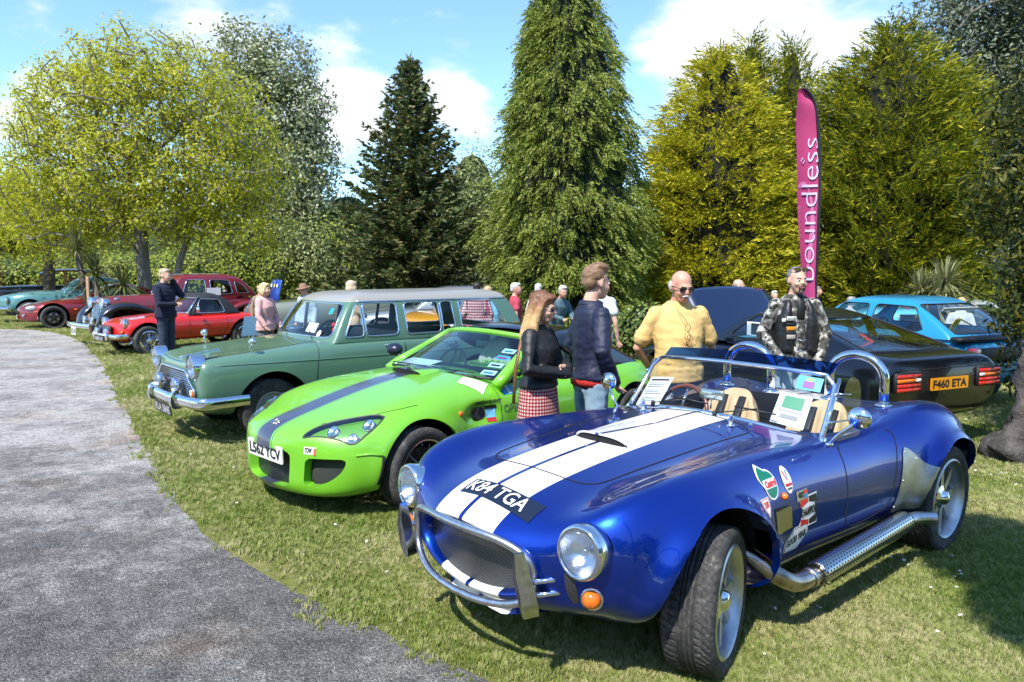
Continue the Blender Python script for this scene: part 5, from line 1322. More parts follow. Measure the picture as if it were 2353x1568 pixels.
  obj('sun_visor', Vv, [(2 * i, 2 * i + 1, 2 * i + 3, 2 * i + 2) for i in range(8)], glass('blue_visor', (0.01, 0.07, 0.40), 0.05), car)
  # wipers
  obj('wiper', *cat(tube([(-0.955, s_ * .22 - .1, .905), (-1.03, s_ * .22 + .12, .95)], .004, 6), tube([(-1.03, s_ * .22 - .02, .945), (-1.055, s_ * .22 + .22, .93)], .005, 6), lathe([(.014, 0), (.014, .03), (.0005, .034)], 12, 'z') if 0 else ell((-0.955, s_ * .22 - .1, .90), (.014, .014, .02), 10, 6)), BLACK, car)
 # papers and stickers on the glass
 def on_ws(name, u0, u1, v0, v1, m, d=0.004, rnd=.0, parent=car):
  n = 8; Vq = [ws(u, v) + np.array((d, 0, d * .7)) for v in np.linspace(v0, v1, 5) for u in np.linspace(u0, u1, n + 1)]
  return obj(name, Vq, [(j * 9 + i, j * 9 + i + 1, (j + 1) * 9 + i + 1, (j + 1) * 9 + i) for j in range(4) for i in range(n)], m, parent)
 pp = on_ws('notice_sheet', -0.93, -0.56, 0.06, 0.62, PAPER, -0.012); pp['label'] = 'white printed notice behind the windscreen'
 ink = mat('ink', (0.03, 0.03, 0.035), 0.8); pale = mat('ink_grey', (0.28, 0.28, 0.30), 0.8)
 on_ws('print_line', -0.89, -0.60, 0.545, 0.575, ink, -0.009, parent=pp)
 for i in range(11):
  if i in (3, 7): continue
  on_ws('print_line', -0.90, -0.60 - 0.03 * (i % 3), 0.49 - i * .036, 0.502 - i * .036, pale, -0.009, parent=pp)
 on_ws('sticker', 0.70, 0.90, 0.72, 0.94, mat('sticker_cyan', (0.02, 0.42, 0.60), 0.4), -0.004)
 on_ws('sticker_print', 0.755, 0.845, 0.75, 0.86, mat('sticker_purple', (0.22, 0.05, 0.30), 0.5), -0.0015)
 on_ws('sticker_print', 0.77, 0.83, 0.86, 0.92, mat('sticker_green', (0.25, 0.6, 0.12), 0.5), -0.0015)
 on_ws('show_pass', 0.60, 0.86, 0.10, 0.62, PAPER, -0.006)
 on_ws('pass_badge', 0.65, 0.81, 0.37, 0.57, mat('badge_green', (0.01, 0.22, 0.11), 0.5), -0.003)
 on_ws('print_line', 0.63, 0.83, 0.315, 0.33, pale, -0.003); on_ws('print_line', 0.66, 0.8, 0.2, 0.27, pale, -0.003)
 # inside mirror
 im = empty('inside_mirror', car, (-1.07, 0.02, 0.985))
 obj('mirror_case', *box((0, 0, 0), (.02, .165, .06), .006), mat('mirror_back', (0.5, 0.55, 0.5), 0.15, 0.9), im); obj('mirror_stem', *tube([(0.0, 0, -.03), (.01, 0, -.085)], .005, 8), CHROME, im)
 # roll hoops
 for yc in (0.385, -0.385):
  h = [(-2.10, yc + .175, .84), (-2.10, yc + .175, .98), (-2.10, yc + .175, 1.03)] + [(-2.10, yc + .175 * math.cos(t), 1.03 + .145 * math.sin(t)) for t in np.linspace(0.15, math.pi - .15, 14)] + [(-2.10, yc - .175, 1.03), (-2.10, yc - .175, .98), (-2.10, yc - .175, .84)]
  hp = obj('roll_hoop', *tube(h, .0285, 16), CHROME, car)
  for s_ in (1, -1): obj('hoop_foot', *lathe([(.052, 0), (.052, .008), (.03, .014)], 20, 'z'), CHROME, hp, loc=(-2.10, yc + s_ * .175, on_panel(full_bv, [(-2.10, yc + s_ * .175, 1.5)], (0, 0, -1))[0][2]))
 # interior
 tan = mat('tan_leather', (0.50, 0.37, 0.21), 0.5, var=0.08, vscale=12, bump=0.15, bscale=200)
 obj('cockpit_floor', *box((-1.5, 0, .30), (1.1, 1.36, .02)), DARK, car, smooth=False)
 obj('rear_bulkhead', *box((-2.03, 0, .56), (.02, 1.30, .52)), BLACK, car, smooth=False)
 obj('dashboard', *xf(box((0, 0, 0), (.06, 1.25, .20), .03), (0, R(12), 0), (-1.10, 0, .745)), BLACK, car)
 for s_ in (1, -1): obj('door_lining', *box((-1.5, s_ * .71, .54), (1.05, .015, .46)), tan if s_ < 0 else BLACK, car, smooth=False)
 for yc in (.32, -.32):
  sx = empty('seat', car, (-1.62, yc, .32))
  nb = [[(-.18 - .02, y, z) for y, z in ((-.23, .0), (-.25, .2), (-.22, .40), (-.10, .50), (.10, .50), (.22, .40), (.25, .2), (.23, .0))] for _ in (0,)]
  def slab(prof, th, off):
   pass
  obj('backrest', *xf(seat_back(.46, .50, .12), (0, R(-18), 0), (-.12, 0, .10)), tan, sx)
  obj('cushion', *box((.14, 0, .08), (.48, .46, .14), .05), tan, sx)
  for q in (-.07, .07): obj('harness_strap', *tube([(-.30, q, .545), (-.20, q, .53), (-.07, q, .33), (.0, q, .15)], .028, 6, flat=(1, .12)), BLACK, sx)
 # steering wheel (right-hand drive)
 sw = empty('steering_wheel', car, (-1.24, -.32, .80), (0, R(-22), 0))
 wood = mat('wood_rim', (0.16, 0.05, 0.02), 0.25, coat=0.8, var=0.3, vscale=20)
 obj('rim', *tube([(0, .185 * math.cos(t), .185 * math.sin(t)) for t in np.linspace(0, 2 * math.pi, 32, endpoint=False)], .014, 8, closed=True), wood, sw)
 obj('spokes', *cat(*[tube([(0.02, 0, 0), (0, .18 * math.cos(t), .18 * math.sin(t))], .009, 6) for t in (R(90), R(210), R(330))], ell((.02, 0, 0), (.02, .035, .035), 12, 8)), CHROME, sw)
 # door mirrors on stalks
 for s_, b0 in ((1, (-1.14, .70, .80)), (-1, (-0.98, -.62, .83))):
  dm = empty('door_mirror', car, b0)
  obj('stalk', *tube(catmull([(0, 0, 0), (0.0, s_ * .05, .06), (-.03, s_ * .10, .11), (-.05, s_ * .115, .125)], 6), .0085, 10), CHROME, dm)
  obj('base', *ell((0, 0, .0), (.03, .02, .014), 12, 6), CHROME, dm)
  hdv, hdf = ell((0, 0, 0), (.032, .062, .058), 24, 14); hdv = np.array(hdv); hdv[:, 0] = np.where(hdv[:, 0] < -.012, -.012, hdv[:, 0])
  obj('mirror_head', hdv + np.array((-.05, s_ * .13, .15)), hdf, CHROME, dm)
 # washer jets
 for s_ in (1, -1): obj('washer_jet', *ell(on_panel(full_bv, [(-.935, s_ * .36, 1.5)], (0, 0, -1), .01)[0], (.012, .009, .014), 10, 6), CHROME, car)
 # wheels
 gv = (-0.34, -0.13, 0.10, 0.34)
 for y in (0.738, -0.738): wheel(car, -0.02, y, 0.316, 0.222, 0.238, 'dish8', steer=20, blocks=58, grooves=gv, seg=348)
 for y in (0.775, -0.775): wheel(car, -2.285, y, 0.326, 0.265, 0.243, 'dish8', blocks=58, grooves=gv, seg=348)
 # side exhausts
 burnt = mat('burnt_steel', (0.42, 0.36, 0.31), 0.28, 1.0, var=0.45, vscale=9)
 for s_ in (1, -1):
  ex = empty('side_exhaust', car, (0, 0, 0))
  pp_ = catmull([(-.33, s_ * .64, .44), (-.36, s_ * .74, .40), (-.42, s_ * .83, .33), (-.52, s_ * .868, .275), (-.66, s_ * .872, .262), (-.80, s_ * .872, .264)], 6)
  obj('pipe', *tube(pp_, .042, 16), burnt, ex)
  obj('clamp', *lathe([(.044, -.012), (.047, -.012), (.047, .012), (.044, .012)], 20, 'x'), STEEL, ex, loc=(-.655, s_ * .872, .262))
  Vt, Ft = lathe([(.044, .0), (.057, .004), (.059, -.02), (.059, -.98), (.055, -1.0), (.036, -1.0)], 36, 'x')
  obj('heat_shield', Vt, Ft, perforated() if s_ > 0 else STEEL, ex, loc=(-.715, s_ * .872, .264), rot=(0, R(2.2), 0))
  obj('tail_pipe', *tube(catmull([(-1.66, s_ * .872, .30), (-1.78, s_ * .885, .303), (-1.86, s_ * .925, .303), (-1.90, s_ * .96, .30)], 6), .037, 16, caps=False), STEEL, ex)
 # side vent with slats, side repeater, badge
 for s_ in (1, -1):
  fr_ = [(-.405, .635), (-.555, .622), (-.55, .515), (-.41, .515)]
  vv = drape(fan([(q[0] + .48, q[1] - .575) for q in round_poly(fr_, .012, 3)], 2), full_bv, (-.48, 0, .575), (1, 0, 0), (0, 0, 1), (0, -s_, 0), 0.002)
  sv = obj('side_vent', *vv, DARK, car)
  for k in range(5):
   xk = -.418 - k * .027
   q0 = on_panel(full_bv, [(xk, s_ * 1.3, .52), (xk, s_ * 1.3, .55), (xk, s_ * 1.3, .59), (xk, s_ * 1.3, .62)], (0, -s_, 0), .0035)
   Vq = []
   for p in q0: Vq += [p, p + np.array((-.023, s_ * .010, 0))]
   obj('slat', Vq, [(2 * i, 2 * i + 1, 2 * i + 3, 2 * i + 2) for i in range(len(q0) - 1)], mat('slat_gold', (0.50, 0.46, 0.34), 0.3, 1.0), sv)
  q = on_panel(full_bv, [(-.52, s_ * 1.3, .668)], (0, -s_, 0), 0)[0]
  obj('side_repeater', *ell(q, (.018, .02, .018), 14, 8), AMBER, car)
 # race decals on the left flank
 def dec(name, outline, x, z, m, off=.0022, ang=0.0, rings=3):
  a = R(ang); P2 = [(p[0] * math.cos(a) - p[1] * math.sin(a), p[0] * math.sin(a) + p[1] * math.cos(a)) for p in outline]
  # seen from outside the left side, +x of the figure runs to the rear
  return obj(name, *drape(fan([(-p[0], p[1]) for p in P2], rings), full_bv, (x, 0, z), (1, 0, 0), (0, 0, 1), (0, -1, 0), off), m, car, smooth=False)
 def dtext(s, x, z, h, w, m, off=.005, ang=0.0, shear=0.0, bold=.002):
  tv, tf = text_vf(s, 1.0, bold / h * 1.0 if bold else 0, shear=shear, sub=.25)
  tv[:, 0] -= (tv[:, 0].max() + tv[:, 0].min()) / 2; tv[:, 1] -= (tv[:, 1].max() + tv[:, 1].min()) / 2
  tv[:, 0] *= w / (tv[:, 0].max() - tv[:, 0].min()); tv[:, 1] *= h / (tv[:, 1].max() - tv[:, 1].min()); a = R(ang)
  X = tv[:, 0] * math.cos(a) - tv[:, 1] * math.sin(a); Y = tv[:, 0] * math.sin(a) + tv[:, 1] * math.cos(a)
  tv[:, 0] = -X; tv[:, 1] = Y
  return obj('decal_lettering', *drape((tv, tf), full_bv, (x, 0, z), (1, 0, 0), (0, 0, 1), (0, -1, 0), off), m, car, smooth=False)
 Wd = mat('decal_white', (0.78, 0.78, 0.77), 0.35); Rd = mat('decal_red', (0.62, 0.025, 0.02), 0.4); Gd = mat('decal_green', (0.0, 0.17, 0.10), 0.4); Kd = mat('decal_black', (0.01, 0.01, 0.012), 0.4); Bd = mat('decal_blue', (0.02, 0.25, 0.62), 0.4)
 circ = lambda a, b, n=28: [(a * math.cos(t), b * math.sin(t)) for t in np.linspace(0, 2 * math.pi, n, endpoint=False)]
 cas = lambda k: [(p[0] * k - (.045 * k if p[0] < -.03 and p[1] > 0 else 0), p[1] * k + (.035 * k if p[0] < -.03 and p[1] > 0 else 0)) for p in circ(.080, .088)]
 dec('decal', cas(.72), -.43, .735, Wd, ang=-8); dec('decal', cas(.63), -.43, .735, Gd, .003, -8)
 dec('decal', [(-.058, -.016), (.054, -.016), (.054, .022), (-.058, .022)], -.43, .738, Wd, .0038, 0)
 dtext('Castrol', -.43, .741, .030, .10, Rd, .0048)
 dec('decal', circ(.040, .060), -.585, .728, Wd); dec('decal', [(-.022, .04), (-.009, .04), (.002, .0), (-.003, -.004)], -.585, .728, Rd, .003); dec('decal', [(.009, .04), (.022, .04), (.003, -.004), (-.002, .0)], -.585, .728, Bd, .0034)
 dtext('Valvoline', -.585, .708, .014, .066, Rd, .004); dtext('ALL AMERICA', -.585, .690, .007, .05, Kd, .004)
 sh5 = [(-.04, .032), (.04, .032), (.04, -.016), (0, -.048), (-.04, -.016)]
 dec('decal', sh5, -.335, .665, Wd, .0022); dec('decal', [(a * .88, b * .88) for a, b in sh5], -.335, .665, Rd, .003); dec('decal', [(a * .78, b * .78) for a, b in sh5], -.335, .665, Wd, .0036); dtext('HEUER', -.335, .668, .026, .054, Rd, .0045)
 dec('decal', [(-.055, -.023), (.055, -.023), (.055, .023), (-.055, .023)], -.69, .640, STEEL, .003); dtext('427', -.678, .642, .026, .05, Kd, .0055); dec('decal', [(.018, .002), (.05, .002), (.05, .018), (.018, .018)], -.69, .640, Rd, .0045); dec('decal', [(.018, -.018), (.05, -.018), (.05, -.002), (.018, -.002)], -.69, .640, Bd, .0045)
 ch_ = [(-.092, -.075), (.085, -.075), (.092, .075), (-.085, .075)]
 dec('decal', ch_, -.745, .555, Wd, .0022)
 dec('decal', [(-.083, .068), (-.003, .068), (-.003, .042), (-.083, .028)], -.745, .555, Rd, .003); dec('decal', [(.003, .068), (.085, .068), (.083, .028), (.003, .042)], -.745, .555, Kd, .003)
 dec('decal', [(-.083, -.068), (-.003, -.068), (-.003, -.042), (-.083, -.028)], -.745, .555, Rd, .003); dec('decal', [(.003, -.068), (.078, -.068), (.08, -.028), (.003, -.042)], -.745, .555, Kd, .003)
 dtext('CHAMPION', -.745, .555, .040, .155, Kd, .0045)
 gy = [(-.115, .0), (-.10, .045), (.045, .055), (.115, .0), (.10, -.045), (-.045, -.055)]
 gy = [tuple(p) for p in round_poly([(-.118, -.038), (-.118, .010), (-.02, .058), (.118, .040), (.118, -.012), (.02, -.062)], .015, 3)]
 dec('decal', gy, -.625, .448, Wd, .0022, 6); dec('decal', [(a * .93, b * .90) for a, b in gy], -.625, .448, Kd, .003, 6); dec('decal', [(a * .90, b * .86) for a, b in gy], -.625, .448, Wd, .0036, 6)
 dtext('GOOD YEAR', -.625, .448, .036, .195, Kd, .0048, 6, 0.1)
 dec('decal', [(-.035, -.02), (.025, -.02), (.038, .02), (-.025, .022)], -.43, .345, Wd, .0022); dtext('Comp', -.43, .345, .02, .045, Rd, .0045)
 return car
def seat_back(w, h, d):
 """padded bucket backrest, rounded shoulders, fluted front; faces +x"""
 ny, nz = 24, 16; V, F = [], []
 for side in (1, -1):
  for j in range(nz + 1):
   v = j / nz
   for i in range(ny + 1):
    u = -1 + 2 * i / ny
    hw = w / 2 * (1 - 0.30 * max(0, v - .55) ** 2 / .2)
    top = h * (1 - 0.22 * abs(u) ** 3 * 1)
    e = (max(0, 1 - abs(u) ** 6) * max(0, 1 - v ** 8)) ** .5
    fl = 0.010 * math.cos(u * 18) if side > 0 and abs(u) < .75 and .1 < v < .85 else 0
    wing = 0.06 * abs(u) ** 3
    V.append((side * (d / 2 * e) + (fl if side > 0 else 0) + wing, hw * u, top * v))
 m = ny + 1; o = (nz + 1) * m
 for j in range(nz):
  for i in range(ny):
   F.append((j * m + i, j * m + i + 1, (j + 1) * m + i + 1, (j + 1) * m + i)); F.append((o + j * m + i, o + (j + 1) * m + i, o + (j + 1) * m + i + 1, o + j * m + i + 1))
 return np.array(V), F
def fluted_lens():
 if 'fluted_lens' in MATS: return MATS['fluted_lens']
 m = glass('fluted_lens', (0.93, 0.95, 0.97), 0.55, 0.03); nt = m.node_tree; N = nt.nodes; L = nt.links
 w = N.new('ShaderNodeTexWave'); w.bands_direction = 'Y'; w.inputs['Scale'].default_value = 60
 tc = N.new('ShaderNodeTexCoord'); L.new(tc.outputs['Object'], w.inputs[0])
 bp = N.new('ShaderNodeBump'); bp.inputs['Strength'].default_value = 0.5; bp.inputs['Distance'].default_value = 0.002; L.new(w.outputs[1], bp.inputs['Height'])
 for n in N:
  if n.type == 'BSDF_GLOSSY': L.new(bp.outputs[0], n.inputs['Normal'])
 return m
build_cobra()
# ------------------------------------------------------------------ the lime green sports car
def lime_paint():
 m, nt, N, L, b = nodes_of('lime_paint'); setp(b, coat=1.0, rough=0.4); b.inputs['Coat IOR'].default_value = 1.5; b.inputs['Coat Roughness'].default_value = 0.035
 tc = N.new('ShaderNodeTexCoord'); sp = N.new('ShaderNodeSeparateXYZ'); L.new(tc.outputs['Object'], sp.inputs[0])
 def mth(op, a, c=None):
  q = N.new('ShaderNodeMath'); q.operation = op
  for i, v in enumerate((a, c)):
   if isinstance(v, (int, float)): q.inputs[i].default_value = v
   elif v is not None: L.new(v, q.inputs[i])
  return q.outputs[0]
 y = mth('ABSOLUTE', sp.outputs[1]); band = mth('LESS_THAN', y, 0.098)
 line = mth('MULTIPLY', mth('GREATER_THAN', y, 0.112), mth('LESS_THAN', y, 0.120))
 k = mth('MAXIMUM', band, line); k = mth('MULTIPLY', k, mth('GREATER_THAN', sp.outputs[0], -0.82))
 n = add_noise(N, L, 2.0, 5, 0.6); g = ramp(N, L, n.outputs[0], [(0.3, (0.155, 0.47, 0.018)), (0.75, (0.175, 0.50, 0.030))])
 mx = N.new('ShaderNodeMix'); mx.data_type = 'RGBA'; L.new(k, mx.inputs[0]); L.new(g.outputs[0], mx.inputs[6]); mx.inputs[7].default_value = (0.040, 0.048, 0.085, 1)
 L.new(mx.outputs[2], b.inputs['Base Color']); MATS['lime_paint'] = m; return m
def build_green():
 P = lime_paint()
 car = thing('sports_car', 'lime green open sports car with a dark grey stripe over its nose', 'car', (-1.199, 5.829, 0), R(224.99))
 st = [
  (0.785, .54, .185, .55, .57, dict(bow=.12, yc=.75, sh=.96)),
  (0.745, .66, .155, .575, .60, dict(bow=.16, yc=.76, sh=.97)),
  (0.640, .755, .14, .625, .645, dict(bow=.16, yc=.78)),
  (0.460, .805, .135, .68, .69, dict(bow=.10, yc=.80)),
  (0.240, .82, .145, .745, .745, dict(bow=.04, yc=.80)),
  (0.000, .825, .16, .79, .80, dict(yc=.80)),
  (-.260, .82, .17, .81, .845), (-.55, .805, .17, .81, .88), (-.82, .80, .17, .81, .89), (-1.1, .80, .17, .80, .85), (-1.5, .80, .17, .80, .82), (-1.9, .805, .17, .81, .83),
  (-2.2, .82, .175, .84, .85), (-2.5, .83, .18, .855, .86), (-2.8, .82, .20, .83, .84), (-3.05, .78, .24, .79, .80, dict(bow=-.03)), (-3.2, .70, .30, .72, .73, dict(bow=-.06)), (-3.26, .45, .42, .62, .63, dict(bow=-.06)), (-3.27, .1, .5, .55, .55)]
 net = hull_net(st); net = cap_net(net, 0.81, 0.38, (0.02, 0.62)) + net
 sh = Shell.loft(net, 150, 64)
 V = sh.V
 FA = (0.0, 0.305, 0.355); RA = (-2.485, 0.305, 0.36)
 for (ax, azz, ar), amp in ((FA, 0.03), (RA, 0.035)):
  d = np.hypot(V[:, 0] - ax, V[:, 2] - azz); w = np.exp(-((d - ar) / 0.07) ** 2) * amp
  V[:, 1] += np.sign(V[:, 1]) * w * ((np.abs(V[:, 1]) > .5) & (V[:, 2] > .2)) * np.clip((0.78 - V[:, 2]) / 0.2, 0, 1)
 # scoop swelling in the bonnet side behind the front wheel is a pressed hollow
 hx = np.exp(-(((V[:, 0] + .60) / .17) ** 2 + ((V[:, 2] - .61) / .085) ** 2) ** 2) * (np.abs(V[:, 1]) > .5)
 V[:, 1] -= np.sign(V[:, 1]) * hx * .045
 full = sh.bvh()
 # front openings
 gm = mesh_grille_mat('hex_grille_dark', 260, (0.003, 0.003, 0.003), (0.045, 0.045, 0.045), metal=.4)
 cen = round_poly([(-.285, .215), (.285, .215), (.305, .47), (-.305, .47)], .05, 5)
 vents = [('centre_intake', cen)]
 for s_ in (1, -1):
  v = round_poly([(s_ * a, z) for a, z in ((.41, .245), (.50, .25), (.60, .295), (.665, .36), (.69, .445), (.43, .44))], .04, 5); vents.append(('side_intake', v))
 for nm, pl in vents:
  keep, cutp = sh.split(lambda V: np.where(V[:, 0] > .25, sd_poly(V[:, [1, 2]], pl), 1.0))
  sh = keep
  lipv = sh.lip(lambda p: p[0] > .25 and abs(sd_poly(np.array([[p[1], p[2]]]), pl)[0]) < .004, lambda p: (-.07, -.02 * np.sign(p[1]) if abs(p[1]) > .05 else 0, 0))
  e = obj(nm, cutp.V + np.array((-.065, 0, 0)), cutp.F, gm, car)
  if lipv.F: lipv.obj('intake_lip', P, e)
 # headlamps: pick the lens outline on the wing
 lampP = {}
 for s_ in (1, -1):
  pl = catmull([(s_ * y, x) for x, y in LAMP_XY], 6, True)
  fn = lambda V: np.where((V[:, 2] > .50), sd_poly(V[:, [1, 0]], pl), 1.0)
  keep, cutp = sh.split(fn); sh = keep
  e = empty('headlamp', car)
  nr = cutp.normals(); sg = 1 if (nr[:, 2].mean() > 0) else -1
  c = cutp.V.mean(0)
  buck = cutp.V - nr * sg * .035; buck = c + (buck - c) * .96 - nr * sg * 0
  obj('lamp_cover', cutp.V + nr * sg * .002, cutp.F, glass('lamp_cover', (0.94, 0.97, 0.95), .45), e)
  obj('lamp_bowl', buck, cutp.F, paint('lime_inner', (0.12, 0.36, 0.02), 0, .35), e)
  for (fx, fy, rr) in ((.25, -.02, .036), (.62, .12, .034), (.78, .0, .03)):
   pass
  Pb = cutp.boundary(); 
  pts = [cutp.V[a] for a, b in Pb]
  ordp = sorted(pts, key=lambda p: math.atan2(p[0] - c[0], (p[1] - c[1]) * 1.6))
  obj('lamp_seal', *tube(np.array(ordp)[::2], .006, 6, closed=True), mat('lamp_seal_grey', (0.05, 0.055, 0.05), .4), e)
  for (x, y, rr) in LAMP_UNITS:
   hit = on_panel(full, [(x, s_ * y, 1.5)], (0, 0, -1), 0)
   if len(hit):
    q = hit[0] + np.array((-.01, 0, -.030))
    obj('lamp_unit', *xf(lathe([(rr, -.02), (rr * 1.05, .02), (rr * .8, .014), (.0005, .006)], 20, 'x'), (0, R(-40), R(8 * s_)), q), REFLECTOR, e)
 body = arches(sh, car, P, [(*FA, .74), (*RA, .75)])
 # bumper slot and aero line by the wheel, chin
 for s_ in (1, -1):
  q = on_panel(full, [(x, s_ * 1.4, z) for x, z in ((.345, .455), (.35, .40), (.36, .33), (.37, .26))], (0, -s_, 0), .001)
  if len(q) > 2: obj('bumper_slot', *tube(q, .011, 6), DARK, car)
  q = on_panel(full, [(x, s_ * 1.4, z) for x, z in ((.35, .46), (.42, .475), (.50, .47))], (0, -s_, 0), .003)
  if len(q) > 2: obj('bumper_crease', *tube(q, .008, 6), P, car)
 # bonnet scoop slot
 zb = lambda x, y: on_panel(full, [(x, y, 1.6)], (0, 0, -1))[0][2]
 Vs, Fs = [], []; nx, ny = 16, 20
 for i in range(nx + 1):
  t = i / nx; x = -.42 - .36 * t
  for j in range(ny + 1):
   u = -1 + 2 * j / ny; y = .20 * u; xx = x - .05 * u * u; h = .038 * (1 - t) ** 1.4 * (1 - abs(u) ** 4)
   Vs.append((xx, y, zb(xx, y) + h + (.001 if h > .002 else -.004)))
 m_ = ny + 1
 sc = obj('bonnet_scoop', Vs, [(i * m_ + j, i * m_ + j + 1, (i + 1) * m_ + j + 1, (i + 1) * m_ + j) for i in range(nx) for j in range(ny)], P, car)
 sl = []
 for j in range(2, m_ - 2): p = Vs[j]; sl += [(p[0] - .004, p[1], p[2] - .002), (p[0] - .004, p[1], zb(p[0], p[1]) + .001)]
 obj('scoop_mouth', sl, [(2 * i, 2 * i + 1, 2 * i + 3, 2 * i + 2) for i in range(m_ - 5)], DARK, sc)
 # windscreen
 def ws(u, v):
  x = -.83 + .22 * (1 - u * u); z = .835 + .03 * (1 - u * u)
  return np.array((x - (.56 + .06 * (1 - u * u)) * v, (.70 - .14 * v) * u, z + (.285 + .02 * (1 - u * u)) * v))
 us = np.linspace(-1, 1, 21)
 obj('windscreen_glass', [ws(u, v) for v in np.linspace(0, 1, 7) for u in us], [(j * 21 + i, j * 21 + i + 1, (j + 1) * 21 + i + 1, (j + 1) * 21 + i) for j in range(6) for i in range(20)], glass('blue_windscreen', (0.62, 0.80, 0.86), .35), car)
 fr = obj('windscreen_frame', *tube([ws(-1, v) for v in (0, .3, .6, .9)] + [ws(u, 1) for u in us[1:-1]] + [ws(1, v) for v in (.9, .6, .3, 0)], .024, 8), P, car)
 obj('windscreen_seal', *tube([ws(u, .02) for u in us], .012, 6), BLACK, fr)
 for s_ in (1, -1):      # broad pillar foot
  a, b_ = ws(s_, 0), ws(s_, .55)
  obj('pillar', *tube([a + (.02, s_ * .01, -.04), a + (-.08, s_ * .012, .02), b_ + (-.03, s_ * .01, 0), ws(s_, .95)], [.05, .045, .032, .024], 10), P, fr)
  obj('wiper', *cat(tube([(-.74, s_ * .3 - .25, .885), (-.72, s_ * .3 + .25, .892)], .006, 6), tube([(-.66, s_ * .3 - .02, .87), (-.735, s_ * .3 + .05, .893)], .007, 6)), BLACK, car)
  dm = empty('door_mirror', car, (-1.0, s_ * .83, .92))
  Vm, Fm = ell((0, 0, 0), (.07, .085, .06), 18, 12); obj('mirror_head', Vm + np.array((0, s_ * .05, .03)), Fm, mat('dark_blue_plastic', (0.012, 0.016, 0.04), .35), dm); obj('mirror_arm', *tube([(0, -s_ * .06, -.05), (0, s_ * .02, .01)], .018, 8), BLACK, dm)
 # dashboard papers and stickers behind the glass
 def on_ws(name, u0, u1, v0, v1, m, d=-.01):
  return obj(name, [ws(u, v) + np.array((d, 0, d * .5)) for v in np.linspace(v0, v1, 4) for u in np.linspace(u0, u1, 5)], [(j * 5 + i, j * 5 + i + 1, (j + 1) * 5 + i + 1, (j + 1) * 5 + i) for j in range(3) for i in range(4)], m, car)
 Vp = [(-.80 - dx, y, .86 + dz) for dx, dz in ((0, 0), (.22, .035)) for y in (-.62, -.2)]
 obj('notice_sheet', Vp, [(0, 1, 3, 2)], PAPER, car, smooth=False)
 sg = mat('sticker_teal', (0.02, 0.30, 0.34), .5); sr = mat('sticker_red', (0.5, 0.03, 0.04), .5)
 for k, (v, m1, m2) in enumerate(((.10, PAPER, sg), (.27, PAPER, BLACK), (.44, mat('sticker_sky', (.15, .45, .75), .5), sr), (.60, PAPER, sg))):
  on_ws('windscreen_sticker', .76, .92, v, v + .10, m1); on_ws('sticker_print', .79, .89, v + .03, v + .06, m2, -.006)
 # cockpit
 grey = mat('grey_cloth', (0.36, 0.35, 0.35), .8, var=.08, vscale=30)
 obj('dashboard', *xf(box((0, 0, 0), (.25, 1.3, .14), .05), (0, R(10), 0), (-.99, 0, .80)), BLACK, car)
 obj('centre_tunnel', *box((-1.6, 0, .5), (1.0, .22, .3), .04), BLACK, car)
 seats(car, (-1.78,), .42, grey, .48, (.36, -.36), .66)
 hand_wheel(car, (-1.25, -.36, .80), m=mat('lime_inner', (0.12, 0.36, 0.02)) if 0 else BLACK)
 obj('inside_mirror', *box((-1.30, 0, 1.10), (.03, .24, .06), .012), BLACK, car)
 # black hard top behind the seats
 hn = []
 for (x, w, z, zl) in ((-1.60, .60, 1.165, 1.06), (-1.66, .62, 1.195, 1.0), (-1.9, .64, 1.215, .9), (-2.2, .64, 1.17, .84), (-2.5, .62, 1.02, .82), (-2.75, .60, .88, .80)):
  hn.append([(x + .10 * (zl < .0), w + .07, zl), (x, w + .05, zl + (z - zl) * .4), (x, w + .0, zl + (z - zl) * .75), (x, w - .12, z - .02), (x, w * .45, z), (x, 0, z + .005)])
 top = Shell.loft(hn, 30, 24, ring=False)
 side = lambda V: np.where(np.abs(V[:, 1]) > .45, sd_poly(V[:, [0, 2]], round_poly([(-1.85, .90), (-2.35, .86), (-2.25, 1.02), (-1.85, 1.12)], .04, 4)), 1.0)
 tp, gl_ = top.split(side)
 ht = tp.obj('hard_top', BLACKGLOSS, car); gl_.obj('quarter_window', GLASSD, ht)
 tp.offset(-.03).obj('roof_lining', BLACK, ht)
 # shut lines, badge, filler, stickers
 hood = [(.30, -.58), (.52, -.3), (.56, 0), (.52, .3), (.30, .58), (-.1, .66), (-.55, .68)]
 for s_ in (1, -1):
  seam('bonnet_gap', full, [(*p, 1.6) for p in catmull([(.56, s_ * .40), (.40, s_ * .58), (.15, s_ * .69), (-.02, s_ * .72)], 6)], (0, 0, -1), car, .0028)
  dpts = catmull([(-.80, .80), (-.80, .60), (-.80, .42), (-.88, .35), (-1.6, .33), (-1.74, .42), (-1.76, .60), (-1.77, .80)], 6)
  seam('door_gap', full, [(p[0], s_ * 1.4, p[1]) for p in dpts], (0, -s_, 0), car, .003)
 seam('sill_line', full, [(x, 1.4, .47 - .06 * (x + .37)) for x in np.linspace(-.37, -.78, 12)], (0, -1, 0), car, .004)
 def dec(name, outline, x, z, m, off=.003):
  return obj(name, *drape(fan([(-p[0], p[1]) for p in outline], 2), full, (x, 0, z), (1, 0, 0), (0, 0, 1), (0, -1, 0), off), m, car, smooth=False)
